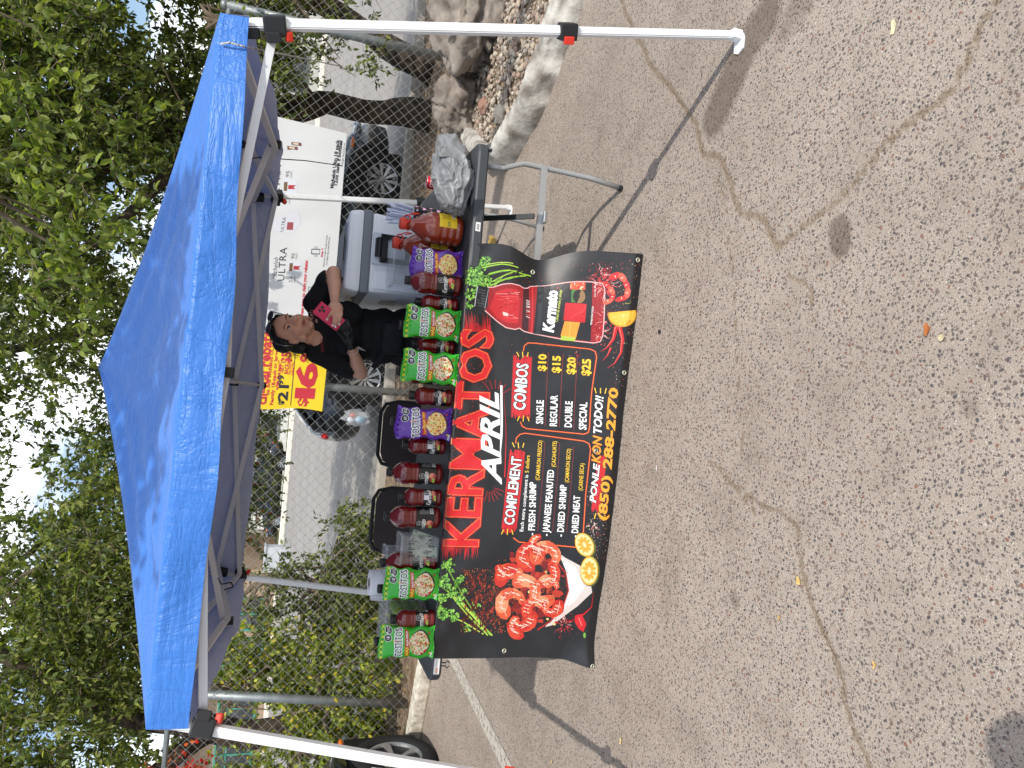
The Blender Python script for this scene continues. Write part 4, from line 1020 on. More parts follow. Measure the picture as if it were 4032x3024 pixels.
    def shrimp(cx, cy, r, a0, span, w, k0):
        n = 7; w *= 1.35; base = [(188, 40, 28), (206, 66, 40), (216, 96, 60)] if k0 % 3 else [(206, 84, 52), (226, 140, 100), (214, 104, 66)]
        for i in range(n):
            t = a0 + span * i / (n - 1); p = Z8(cx + r * math.cos(t), cy + r * math.sin(t)); ww = w * (1 - .62 * i / n)
            a.ell(p, ww * .62 + 2.0, ww, base[i % 3], 10 + k0 % 4 + i % 2, 11, t, wob=.07, rnd=R)
            a.line([(p[0] - ww * .8 * math.sin(t), p[1] + ww * .8 * math.cos(t)), (p[0] + 1, p[1]), (p[0] + ww * .7 * math.sin(t), p[1] - ww * .7 * math.cos(t))], 1.0, R.choice([(168, 26, 24), (246, 206, 186)]), 15)
            a.line([(p[0] - ww * .4, p[1] - ww * .2), (p[0] + ww * .3, p[1])], 1.6, (250, 214, 196), 15)
        p = Z8(cx + r * math.cos(a0 + span * 1.12), cy + r * math.sin(a0 + span * 1.12)); a.ell(p, 3, 6, (206, 40, 36), 14, 8, wob=.3, rnd=R)
        for _ in range(30): q = Z8(cx + R.uniform(-r, r) * 1.3, cy + R.uniform(-r, r) * 1.3); a.ell(q, R.uniform(.4, .9), R.uniform(.4, .9), R.choice([(150, 20, 20), (110, 14, 14), (236, 160, 70)]), 16, 5)
    for _ in range(90): p = Z8(R.uniform(1060, 1440), R.uniform(250, 770)); a.ell(p, R.uniform(4, 11), R.uniform(4, 11), R.choice([(120, 24, 20), (150, 34, 26), (90, 20, 18), (176, 50, 32)]), 7 + _ % 3, 9, wob=.3, rnd=R) if math.hypot((p[0] - Z8(1250, 510)[0]) / 62, (p[1] - Z8(1250, 510)[1]) / 88) < 1 else None
    for k, s_ in enumerate([(1130, 640, 70, 2.6, 3.3, 17), (1200, 720, 60, .3, 2.4, 15), (1120, 480, 66, 3.3, 2.8, 17), (1210, 560, 74, -1.9, 2.9, 16), (1100, 400, 60, 2.6, -1.6, 12), (1250, 330, 60, 2.2, 3.6, 17), (1350, 330, 62, 3.4, 3.4, 18), (1300, 250, 46, 1.2, 3.2, 13), (1340, 440, 70, -.6, 2.2, 12), (1330, 560, 60, 1.2, 3.0, 15), (1390, 640, 46, .2, 2.9, 13), (1180, 780, 50, 2.0, 2.2, 14), (1370, 520, 48, 3.8, 2.3, 12), (1280, 680, 54, 2.9, 2.6, 13)]): shrimp(*s_, k)
    for _ in range(26): p = Z8(R.uniform(1240, 1460), R.uniform(420, 760)); a.ell(p, R.uniform(1.5, 4.5), R.uniform(1.5, 4), R.choice([(170, 30, 28), (226, 196, 130), (206, 150, 84), (60, 18, 16), (214, 70, 50)]), 9, 8, wob=.2, rnd=R)
    for (c, rx, ry, ro) in ((Z8(1590, 240), 19, 26, -.45), (Z8(1625, 405), 19, 31, 0)):
        a.ell((c[0] + 2, c[1] + 1), rx + 2, ry + 1.5, (90, 96, 40), 9, 20, ro); a.ell(c, rx, ry, (226, 170, 60), 10, 20, ro); a.ell(c, rx * .88, ry * .88, (240, 222, 160), 11, 20, ro)
        for k in range(10):
            t = k * .628 + .3; x, y = .47 * rx * math.cos(t), .47 * ry * math.sin(t); a.ell((c[0] + x * math.cos(ro) - y * math.sin(ro), c[1] + x * math.sin(ro) + y * math.cos(ro)), rx * .36, ry * .125, (228, 160, 50), 12, 9, t + ro * .4)
        a.ell(c, 1.8, 2, (248, 236, 196), 13, 8)
    chilli([(0, 0), (1, 1)], .1) if False else None
    P8 = lambda L_: [Z8(*p) for p in L_]
    a.line(P8([(1560, 700), (1600, 690), (1650, 640), (1660, 540)]), 5, (190, 20, 30), 9, True); a.poly(P8([(1545, 700), (1590, 690), (1620, 750), (1600, 800), (1570, 780), (1545, 740)]), (196, 22, 32), 10); a.ell(Z8(1608, 820), 3, 6, (110, 160, 60), 11, 8); a.line(P8([(1570, 710), (1590, 760)]), 1.2, (240, 150, 140), 12)
    splash(Z8(1480, 760), 60, 34, SP, 8); splash(Z8(1640, 110), 30, 24, [(196, 150, 130), (200, 50, 50), (236, 220, 200)], 8)
    for _ in range(190): a.ell(Z8(R.uniform(1600, 1740), R.uniform(-150, 330)), R.uniform(.3, .9), R.uniform(.3, 1), R.choice([(216, 170, 150), (236, 216, 200), (200, 60, 50), (150, 60, 50)]), 7, 5)
    # ---- scuffs
    for _ in range(60): x, y = R.uniform(960, 1330), R.uniform(560, 1430); t = R.uniform(0, 3); l_ = R.uniform(1, 6); a.line([(x, y), (x + l_ * math.cos(t), y + l_ * math.sin(t))], .5, (70, 70, 74), 17)
    # ---- real surface: laid over the table lip, hanging, foot drawn forward
    xl, xr = -1.212, .655
    def surf(x, y, lift):
        u, d = x / BW, BH - y
        X = xl + (xr - xl) * u
        yt = 3.236 - (X + 1.331) * .033 - .006
        # distance down the cloth: first 3.5 cm lies on the table (at the left it only just covers the lip)
        lay = 0.0
        if d < lay: Y = yt - d * max(0, min(1, (u - .05) / .9)); Z = .7465
        else:
            h = d - lay; hang = .742
            toe = .225 * u + .11 * (1 - u)
            s = min(h / .80, 1)
            Y = yt - .006 - toe * s ** 1.5; Z = .744 - h * (.742 / (BH - lay)) 
        nf = smoothstep(.0, .25, d / BH)
        wv = .010 * math.sin(u * 9 + 1.2) * nf + .016 * noise.noise(Vector((X * 2.2, Z * 1.6, 4))) * nf + .005 * noise.noise(Vector((X * 7, Z * 5, 1))) * nf
        # pinch with the fold at the right edge, and the kicked-out left corner
        e = math.exp(-((u - 1.0) / .10) ** 2)
        X -= e * (.055 * math.exp(-((d / BH - .42) / .16) ** 2) ) - e * .018 * float(nf)
        wv += e * .055 * math.exp(-((d / BH - .45) / .13) ** 2)
        l_ = math.exp(-(u / .035) ** 2); kick = smoothstep(.80, 1.0, d / BH)
        X -= l_ * (.022 * kick - .004); Y -= l_ * .035 * kick
        if u < .06: X -= .005 * math.sin(d * 9) * (1 - u / .06)
        # small buckles along the top
        wv += .006 * math.sin(u * 60) * math.exp(-((d / BH - .08) / .05) ** 2)
        return (X, Y + wv - lift * (1 if d >= lay else 0), max(Z, .002) + lift * (1 if d < lay + .02 else .3))
    V, Fc, T = a.build('a', surf, None, maxe=.035, gap=.00028)
    nx_, ny_ = 200, 92; g0 = len(V)
    for j in range(ny_ + 1):
        for i in range(nx_ + 1): V.append(surf(BW * i / nx_, (BH if j < ny_ else BH + .045) * (j / (ny_ - 1) if j < ny_ else 1), 0))
    for j in range(ny_):
        for i in range(nx_):
            p = g0 + j * (nx_ + 1) + i; c = lin((25, 25, 28)); Fc += [(p, p + 1, p + nx_ + 2), (p, p + nx_ + 2, p + nx_ + 1)]; T += [c, c]
    # hem along the foot
    t = thing('vinyl_banner', 'black vinyl menu banner with red lettering and shrimp hung over the long table front', 'banner', (-.3, 3.1, 0))
    V = np.array([tuple(v) for v in V]) - np.array([-.3, 3.1, 0])
    o = from_np('printed_vinyl', V, Fc, attr_mat('vinyl_print', .42, coat=.15, bump=.16, bscale=9), t, T)
    me = o.data; sm = np.zeros(len(me.polygons), bool); sm[-nx_ * ny_ * 2:] = True; me.polygons.foreach_set('use_smooth', sm)
    brass = mat('grommet_metal', (206, 204, 186), .35, metal=.7)
    for (px, py) in ((1166, 575), (1382, 572), (1097, 1419), (1287, 1430), (1293, 985), (1355, 813)):
        x, y = MM((px, py)); p = Vector(surf(x, y, .003)) - Vector((-.3, 3.1, 0))
        bm = bmesh.new(); r_ = lathe(bm, [(.005, -.002), (.0055, .001), (.009, .002), (.0115, .0005), (.0115, -.002)], 18, cap=False)
        for v in bm.verts: v.co = Matrix.Rotation(math.radians(102), 3, 'X') @ v.co + p
        from_bm('grommet', bm, brass, t, True)
        bm = bmesh.new(); lathe(bm, [(.0001, 0), (.0052, 0)], 14, cap=False)
        for v in bm.verts: v.co = Matrix.Rotation(math.radians(102), 3, 'X') @ v.co + p + Vector((0, -.0012, 0))
banner()
# ------------------------------------------------------------------ bottles
juice = mat('dark_tomato_juice_bottle', (118, 16, 20), .12, coat=.9, spec=.6, var=.35, vscale=14)
cap_m = mat('black_cap', (30, 30, 33), .4, bump=.1, bscale=200)
print_m = attr_mat('label_print', .34, coat=.3)
def octagon(a, x, y, r, lay=3, fill=(18, 18, 20)):
    a.poly([(x + r * 1.12 * math.cos(math.pi / 8 + k * math.pi / 4), y + r * 1.12 * math.sin(math.pi / 8 + k * math.pi / 4)) for k in range(8)], (236, 236, 232), lay)
    a.poly([(x + r * math.cos(math.pi / 8 + k * math.pi / 4), y + r * math.sin(math.pi / 8 + k * math.pi / 4)) for k in range(8)], fill, lay + 1)
    for k in (-1, 0, 1): a.rect(x - r * .5, y + k * r * .28 - r * .06, x + r * .5, y + k * r * .28 + r * .06, (200, 200, 200), lay + 2)
def bottle_label(W_, h, R):
    """flat label, x along the girth 0..W_, centre panel at W_/2"""
    a = Art()
    for cx in (W_ * .25, W_ * .75):
        a.ell((cx + .012, h * .24), .024, h * .20, (196, 40, 44), 2, 12, wob=.2, rnd=R); a.ell((cx + .022, h * .30), .011, h * .14, (236, 150, 120), 3, 10, wob=.2, rnd=R)
        a.ell((cx - .004, h * .16), .012, h * .10, (150, 196, 60), 3, 9, wob=.2, rnd=R); a.ell((cx + .016, h * .50), .012, h * .06, (130, 180, 70), 3, 9, .5, wob=.2, rnd=R)
        a.line([(cx + .03, h * .62), (cx + .02, h * .5), (cx + .008, h * .44), (cx, h * .3)], .004, (206, 30, 30), 3, True); a.ell((cx - .012, h * .12), .008, h * .05, (224, 206, 80), 4, 8)
        for _ in range(10): a.ell((cx + R.uniform(-.02, .03), h * R.uniform(.08, .5)), .0015, .0015, (240, 220, 210), 5, 5)
        a.text('Kermato', (cx - .043, h * .40), (cx + .036, h * .49), .0225, (240, 240, 238), .02, .28, 6); a.ell((cx + .0325, h * .51), .0014, .0014, (210, 40, 40), 7, 6)
        octagon(a, cx + .016, h * .82, .0115, 6); a.rect(cx + .004, h * .66, cx + .028, h * .68, (150, 150, 150), 6)
    # back panel small print and barcode
    for base in (W_ * .5, W_ * .99):
        for k in range(10): a.rect(base - .018, h * (.30 + k * .055), base + R.uniform(-.002, .012), h * (.315 + k * .055), (176, 176, 176), 5)
        a.rect(base - .016, h * .05, base + .014, h * .24, (226, 226, 222), 5)
        for k in range(11): a.rect(base - .013 + k * .0024, h * .08, base - .012 + k * .0024 + (k % 3) * .0004, h * .21, (30, 30, 30), 6)
    return a
def make_bottle(big, label):
    t = thing('juice_bottle', label, 'bottle')
    if big: S, R_, prof = 1, .049, [(.030, .0), (.046, .004), (.049, .012), (.049, .020), (.0475, .026), (.049, .032), (.0485, .116), (.0495, .122), (.0450, .128), (.0495, .134), (.0455, .140), (.0475, .146), (.050, .156), (.051, .170), (.049, .184), (.0435, .199), (.034, .212), (.023, .220), (.0185, .224), (.0175, .230)]
    else: S, R_, prof = .8, .0385, [(.024, .0), (.036, .003), (.0385, .010), (.0385, .017), (.037, .022), (.0385, .028), (.038, .088), (.039, .093), (.035, .098), (.039, .103), (.0355, .108), (.0375, .114), (.040, .124), (.040, .136), (.0375, .148), (.032, .158), (.024, .165), (.018, .168), (.0165, .172)]
    bm = bmesh.new(); lathe(bm, prof, 32); from_bm('bottle_body', bm, juice, t, True)
    zt = prof[-1][1]
    bm = bmesh.new(); lathe(bm, [(.0205, zt), (.0212, zt + .001), (.0212, zt + .005), (.0195, zt + .006), (.0202, zt + .0065), (.0202, zt + .021), (.0185, zt + .023)], 28); from_bm('cap', bm, cap_m, t, True)
    z0, z1 = (.033, .115) if big else (.029, .087); r = (.0494 if big else .0389); W_ = 2 * math.pi * r; R = random.Random(4)
    a = bottle_label(W_, z1 - z0, R); fn = lambda x, y, l: ((r + l) * math.sin(x / r), -(r + l) * math.cos(x / r), z0 + y)
    V, Fc, T = a.build('l', fn, None, maxe=.010, gap=.00012); g0 = len(V); n = 40
    for j in (0, z1 - z0):
        for i in range(n): V.append(fn(W_ * i / n, j, 0))
    for i in range(n): p, q = g0 + i, g0 + (i + 1) % n; Fc += [(p, q, q + n), (p, q + n, p + n)]; T += [lin((20, 19, 21))] * 2
    from_np('label', V, Fc, print_m, t, T); return t
big0 = make_bottle(True, ''); small0 = make_bottle(False, ''); used = set()
def place_bottle(kind, x, y, ang, label, tilt=0):
    src = big0 if kind == 'L' else small0
    o = src if kind not in used else copy_tree(src); used.add(kind)
    o.location = (x, y, .7465); o.rotation_euler = (0, 0, ang); o['label'] = label; o['group'] = 'large tomato juice bottles on the table' if kind == 'L' else 'small tomato juice bottles on the table'
    return o
# panel centre sits at quarter girth: rotate so the wanted side faces the camera
Q_ = -math.pi / 2
for k, (kind, px, py, dy, turn, label) in enumerate([
    ('L', 940, 1397, .055, .1, 'large bottle whose cap shows behind the leftmost green snack bag'),
    ('S', 941, 1341, 0, .0, 'small bottle in front of the box of limes, right of the leftmost green bag'),
    ('L', 945, 1283, .055, -.9, 'large bottle directly behind the second green snack bag from the left end'),
    ('L', 950, 1226, .05, .35, 'large bottle between the second green snack bag and the tips tub'),
    ('L', 956, 1124, .03, -.75, 'large bottle immediately right of the tips tub, white patch near its neck'),
    ('S', 957, 1078, 0, .2, 'small bottle with white sticker between the two large unbagged bottles'),
    ('L', 960, 1028, .02, -.45, 'large bottle with small print on its label beside the bare stretch of tabletop'),
    ('S', 965, 966, 0, .05, 'small bottle with white sticker left of the purple snack bag by the chair back'),
    ('L', 975, 921, .075, .1, 'large bottle whose cap rises behind the leftmost purple snack bag'),
    ('S', 981, 861, .01, -.1, 'small bottle right of the leftmost purple bag, beside the middle fence post'),
    ('L', 985, 812, .055, -.3, 'large bottle mostly hidden behind the third green snack bag from the left'),
    ('S', 988, 751, .03, -.1, 'small bottle squeezed between the two green bags in front of the woman'),
    ('L', 990, 712, .06, .4, 'large bottle behind the rightmost green snack bag'),
    ('S', 995, 660, .03, -.15, 'small bottle between the rightmost green bag and a large bottle'),
    ('L', 998, 618, .0, -.05, 'large bottle fully in view left of the rightmost purple bag, before the cooler')]):
    g = ground_pt(px, py, .745); o = place_bottle(kind, g.x, g.y + dy + .035, Q_ + turn, label)
    if kind == 'S' and k in (5, 7):
        bm = bmesh.new(); r = .0398
        vs = [[bm.verts.new((r * math.sin(math.pi / 2 + a_), -r * math.cos(math.pi / 2 + a_), z)) for a_ in (-.35, -.1, .15, .4)] for z in (.068, .088)]
        for i in range(3): bm.faces.new((vs[0][i], vs[0][i + 1], vs[1][i + 1], vs[1][i]))
        from_bm('price_sticker', bm, mat('paper_white', (226, 226, 228), .6), o)

# ------------------------------------------------------------------ snack bags
def make_bag(kind, W_=.142, H_=.242):
    R = random.Random(5 if kind == 'green' else 9); a = Art()
    if kind == 'green': body, alt = (52, 178, 44), (30, 140, 36)
    else: body, alt = (96, 44, 160), (70, 30, 130)
    # top crimp band, chequered
    c1, c2 = ((214, 220, 50), (40, 150, 40)) if kind == 'green' else ((120, 80, 190), (60, 24, 120))
    for i in range(13):
        for j in range(2): a.rect(-W_ / 2 + W_ * i / 13, H_ - .008 * (j + 1), -W_ / 2 + W_ * (i + 1) / 13, H_ - .008 * j, c1 if (i + j) % 2 else c2, 1)
    for i in range(26): a.rect(-W_ / 2 + W_ * i / 26, H_ - .020, -W_ / 2 + W_ * (i + .5) / 26, H_ - .0175, (206, 220, 90) if kind == 'green' else (150, 110, 210), 1)
    octagon(a, W_ * .14, H_ - .036, .0155, 3); octagon(a, W_ * .37, H_ - .036, .0155, 3)
    a.text('TOSTITOS', (-W_ * .45, H_ * .585), (W_ * .45, H_ * .615), .030, (16, 16, 20), .022, 0, 5, outline=[(.115, (244, 244, 242))], fit='TOSTITOS')
    a.poly([(W_ * .02, H_ * .755), (W_ * .09, H_ * .755), (W_ * .055, H_ * .72)], (236, 170, 50), 6); a.ell((W_ * .055, H_ * .68), .0035, .0045, (210, 36, 40), 8, 10)
    a.poly([(-W_ * .42, H_ * .445), (W_ * .40, H_ * .49), (W_ * .42, H_ * .56), (-W_ * .42, H_ * .53)], (190, 24, 34), 2)
    if kind == 'green':
        a.text('MÁS', (-W_ * .40, H_ * .465), (-W_ * .12, H_ * .475), .013, (240, 206, 40), .04, 0, 5); a.text('SALSA VERDE', (-W_ * .08, H_ * .482), (W_ * .38, H_ * .505), .0085, (240, 240, 236), .03, 0, 5)
    else:
        a.text("Salsa", (-W_ * .40, H_ * .462), (-W_ * .20, H_ * .475), .011, (236, 160, 50), .03, .2, 5); a.text("Flamin' Hot", (-W_ * .17, H_ * .478), (W_ * .38, H_ * .515), .013, (244, 200, 50), .04, .25, 5)
    # bowl of chips
    a.ell((.002, H_ * .275), W_ * .40, H_ * .20, (26, 44, 24) if kind == 'green' else (70, 20, 60), 2, 22); cols = [(214, 60, 40), (236, 222, 190), (120, 170, 50), (206, 40, 40), (230, 190, 80), (240, 236, 220), (90, 140, 40)] if kind == 'green' else [(236, 190, 80), (244, 224, 170), (206, 60, 36), (230, 130, 50), (240, 206, 110), (200, 216, 90)]
    a.ell((.000, H_ * .285), W_ * .365, H_ * .185, cols[1], 3, 20, wob=.05, rnd=R)
    for _ in range(230):
        t = R.uniform(0, 6.3); d = math.sqrt(R.random()); a.ell((W_ * .345 * d * math.cos(t), H_ * .285 + H_ * .175 * d * math.sin(t)), R.uniform(.0015, .0058), R.uniform(.0015, .0045), R.choice(cols), 4 + _ % 3, 8, R.uniform(0, 3), wob=.25, rnd=R)
    for (x, y) in ((W_ * .32, H_ * .10), (-W_ * .34, H_ * .08)): a.ell((x, y), .012, .009, alt, 2, 9, wob=.2, rnd=R); a.ell((x, y), .006, .004, (220, 190, 60) if x < 0 else (190, 40, 40), 3, 8)
    a.rect(-W_ * .47, .004, -W_ * .30, .016, (232, 232, 228), 2); a.rect(W_ * .3, .004, W_ * .44, .014, alt, 2)
    sd_ = 3 if kind == 'green' else 8
    def surf(x, y, lift, back=False):
        u = x / (W_ / 2); v = y / H_
        th = .033 * max(0, 1 - abs(u) ** 2.6) ** .6 * (math.sin(math.pi * min(max((v - .02) / .96, 0), 1)) ** .55)
        X = x * (1 - .07 * math.sin(math.pi * v) ** .7 + .03 * math.exp(-(v / .05) ** 2)) + (.004 * math.sin(v * 19 + sd_) + .004 * noise.noise(Vector((sd_, y * 22, u)))) * abs(u) * u + .003 * noise.noise(Vector((0, y * 40, sd_))) * abs(u)
        q = Vector((x * 26, y * 20, sd_)); wr = .0036 * noise.noise(q) + .0018 * abs(noise.noise(q * 2.3)) + .0022 * math.sin(x * 330 + 3 * noise.noise(q)) * (math.exp(-(v / .07) ** 2) + math.exp(-((1 - v) / .10) ** 2))
        Y = -(th + wr * (1 if th > .002 else .5)) if not back else th * .8 + wr
        return (X, Y + (-lift if not back else lift), y + (.004 * math.sin(x * 45 + sd_) + .010 * noise.noise(Vector((x * 14, sd_, 0)))) * v ** 6 + .003 * math.sin(x * 50) * (1 - v) ** 8)
    V, Fc, T = a.build('b', surf, None, maxe=.008, gap=.00016)
    for back in (False, True):
        g0 = len(V); nx_, ny_ = 26, 40
        for j in range(ny_ + 1):
            for i in range(nx_ + 1): V.append(surf(-W_ / 2 + W_ * i / nx_, H_ * j / ny_, 0, back))
        for j in range(ny_):
            for i in range(nx_):
                p = g0 + j * (nx_ + 1) + i; c = lin(body); f = [(p, p + 1, p + nx_ + 2), (p, p + nx_ + 2, p + nx_ + 1)]
                if back: f = [g[::-1] for g in f]
                Fc += f; T += [c, c]
    return from_np('snack_bag', V, Fc, attr_mat('foil_print', .3, coat=.4, bump=.3, bscale=38), tint=T)
bags = {'green': make_bag('green'), 'purple': make_bag('purple')}; usedb = set()
for kind, px, py, wob, rz, rx, sc, label in [
    ('green', 939, 1389, .0, .10, -.10, 1.0, 'green snack bag furthest left, in front of the bottle at the table end'),
    ('green', 949, 1264, .0, .06, -.06, 1.0, 'green snack bag left of the tips tub, in front of the paper towel roll'),
    ('purple', 977, 918, .0, .03, -.10, 1.02, 'purple snack bag in front of the right chair back, near the middle fence post'),
    ('green', 990, 800, .0, -.04, -.10, 1.02, 'green snack bag below the woman’s bare elbow beside the fence post'.replace('’', "'")),
    ('green', 995, 706, .0, -.06, -.08, 1.02, 'green snack bag below the belt pouch, near the white paper cup'),
    ('purple', 1000, 576, .0, -.10, -.14, .96, 'purple snack bag leaning against the brown sauce jugs at the right')]:
    g = ground_pt(px, py, .745); b0 = bags[kind]; o = b0 if kind not in usedb else copy_tree(b0); usedb.add(kind)
    o.location = (g.x, g.y + .012, .7462); o.rotation_euler = (rx, {0: .0}.get(0) + (.02 if kind == 'green' else -.02), rz); o.scale = (sc, sc, sc); tag(o, label, 'snack bag', 'snack bags leaning on the bottles')

# ------------------------------------------------------------------ tubs, limes, towel, sauce, straws
clear = bpy.data.materials.new('clear_plastic'); clear.use_nodes = True; _t = clear.node_tree; _b = _t.nodes['Principled BSDF']
_b.inputs['Base Color'].default_value = (.78, .8, .82, 1); _b.inputs['Roughness'].default_value = .18; _b.inputs['Coat Weight'].default_value = .4
_tr = _t.nodes.new('ShaderNodeBsdfTransparent'); _tr.inputs['Color'].default_value = (.93, .94, .95, 1); _ms = _t.nodes.new('ShaderNodeMixShader'); _ms.inputs[0].default_value = .26
_t.links.new(_tr.outputs[0], _ms.inputs[1]); _t.links.new(_b.outputs[0], _ms.inputs[2]); _t.links.new(_ms.outputs[0], _t.nodes['Material Output'].inputs['Surface'])
def tub(name, label, cat, c, w, d, h, rz=0, r=.012, taper=.92, rim=.006, m=clear, group=None):
    t = thing(name, label, cat, c, rz, group)
    bm = bmesh.new()
    def ring(w_, d_, z, r_):
        pts = []
        for cx, cy, a0 in ((w_ / 2 - r_, -d_ / 2 + r_, -90), (w_ / 2 - r_, d_ / 2 - r_, 0), (-w_ / 2 + r_, d_ / 2 - r_, 90), (-w_ / 2 + r_, -d_ / 2 + r_, 180)):
            for k in range(4): a = math.radians(a0 + 30 * k); pts.append(bm.verts.new((cx + r_ * math.cos(a), cy + r_ * math.sin(a), z)))
        return pts
    rs = [ring(w * taper * .98, d * taper * .98, 0, r), ring(w * taper, d * taper, .004, r), ring(w, d, h - .012, r), ring(w + rim * 2, d + rim * 2, h - .012, r + rim), ring(w + rim * 2, d + rim * 2, h, r + rim), ring(w, d, h, r)]
    for i in range(len(rs) - 1):
        n = len(rs[i])
        for k in range(n): bm.faces.new((rs[i][k], rs[i][(k + 1) % n], rs[i + 1][(k + 1) % n], rs[i + 1][k]))
    bm.faces.new(rs[0][::-1]); from_bm('tub_wall', bm, m, t, True)
    return t
tp = tub('tips_tub', 'clear plastic tips tub holding dollar bills with handwriting, left of a large bottle', 'tips tub', (-.733, 3.30, .7465), .130, .11, .178, .03, taper=.86)
INK = (40, 44, 50)
for w_ in (('TÍPS', (-.034, .118), (.036, .122), .020), ('T i p s', (-.040, .030), (.052, .036), .026)):
    a = Art(); a.text(*w_, INK, .008, 0, 2, space=1.2)
    V, Fc, T = a.build('w', lambda x, y, l: (x, -.0498 - .045 * (y / .178) * .14 - .002 - l, y), None); from_np('handwriting', V, Fc, attr_mat('ink', .6), tp, T)
def bills():
    R = random.Random(2)
    for i in range(5):
        t = thing('dollar_bill', ['folded dollar bill standing upright at the front of the tips tub', 'dollar bill leaning left inside the tips tub', 'dollar bill at the back of the tips tub', 'dollar bill lying flat across the tips tub', 'crumpled dollar bill at the right of the tips tub'][i], 'banknote', (-.733 + (i - 2) * .008, 3.268 + i * .012, .752), .03, 'dollar bills in the tips tub')
        a = Art(); w, h = .052, .098; a.rect(-w / 2, 0, w / 2, h, (196, 204, 186), 1); a.line([(-w / 2 + .004, .004), (w / 2 - .004, .004), (w / 2 - .004, h - .004), (-w / 2 + .004, h - .004), (-w / 2 + .004, .004)], .002, (90, 112, 92), 2)
        a.ell((0, h * .5), .014, .018, (150, 164, 146), 2, 16); a.ell((0, h * .5), .009, .012, (96, 112, 98), 3, 14)
        for q in ((-.017, .014), (.017, .014), (-.017, h - .014), (.017, h - .014)): a.ell(q, .005, .006, (80, 104, 84), 3, 9)
        for _ in range(8): x, y = R.uniform(-.02, .014), R.uniform(.01, h - .01); a.rect(x, y, x + .006, y + .0012, (120, 138, 120), 3)
        ro = [0, .25, -.15, 1.45, -.35][i]; c_, s_ = math.cos(ro), math.sin(ro); dz = [0, .012, .02, .05, .015][i]; dx = [.004, .012, -.006, .03, .018][i]
        def fn(x, y, l): X, Z = x * c_ - y * s_ + dx, x * s_ + y * c_ + dz + abs(s_) * .01; return (X * .85, .004 * math.sin(x * 90) - l, Z)
        V, Fc, T = a.build('n', fn, None, maxe=.02, gap=.0001); from_np('note', V, Fc, attr_mat('banknote_paper', .8), t, T)
bills()
tub('deli_tub', 'empty frosted plastic tub standing behind the tips tub beside the paper towel', 'plastic tub', (-.838, 3.52, .7465), .13, .11, .20, .05, .02)
lt = tub('lime_tub', 'tall clear plastic tub full of green limes near the left table end', 'plastic tub', (-1.115, 3.47, .7465), .22, .18, .195, .12, .02, taper=.84, rim=.012)
lime_m = mat('lime_skin', (146, 178, 62), .38, bump=.25, bscale=160, var=1, vscale=8, rgb2=(104, 146, 48), coat=.2)
bm = bmesh.new(); ellipsoid(bm, (0, 0, 0), (.026, .026, .029), 18, 12)
for v in bm.verts:
    if v.co.z > .024: v.co.z += (v.co.z - .024) * .9
l0 = from_bm('lime', bm, lime_m, None, True); R = random.Random(8); n = 0
LB = ['touching the tub front near the bottle', 'at the left front corner', 'against the right wall', 'in the middle of the layer', 'at the back']
for lay in range(3):
    for i in range(3):
        for j in range(3):
            if (i + j + lay) % 4 == 3 and lay: continue
            o = l0 if n == 0 else l0.copy()
            if n: COL.objects.link(o)
            o.location = (-1.172 + i * .055 + R.uniform(-.004, .004) + lay * .003, 3.415 + j * .052 + R.uniform(-.003, .003), .777 + lay * .047); o.rotation_euler = (R.uniform(0, 3), R.uniform(0, 3), R.uniform(0, 3))
            tag(o, ('green lime in the clear tub, %s layer, %s row, %s' % (['bottom', 'middle', 'top'][lay], ['front', 'second', 'back'][j], ['left', 'centre', 'right'][i])), 'lime', 'limes heaped in the clear tub'); n += 1
t = thing('paper_towel_roll', 'white paper towel roll standing behind the bottles left of the tips tub', 'paper towel', (-.968, 3.60, .7465))
pw = mat('paper_towel', (232, 232, 236), .9, bump=.35, bscale=90)
bm = bmesh.new(); lathe(bm, [(.021, .0), (.058, .0), (.060, .004), (.060, .242), (.058, .246), (.021, .246), (.021, .0)], 32, cap=False); from_bm('roll', bm, pw, t, True)
bm = bmesh.new(); lathe(bm, [(.0215, -.001), (.0215, .247), (.0195, .247), (.0195, -.001)], 20, cap=False); from_bm('cardboard_core', bm, mat('cardboard', (120, 100, 84), .9), t, True)
bm = bmesh.new(); vs = [[bm.verts.new((-.058 - .004 * k + .006 * math.sin(k + j), -.02 - .012 * k + .004 * math.sin(j * 2), .06 + .06 * j)) for k in range(4)] for j in range(4)]
for j in range(3):
    for k in range(3): bm.faces.new((vs[j][k], vs[j][k + 1], vs[j + 1][k + 1], vs[j + 1][k]))
from_bm('loose_sheet', bm, pw, t, True)

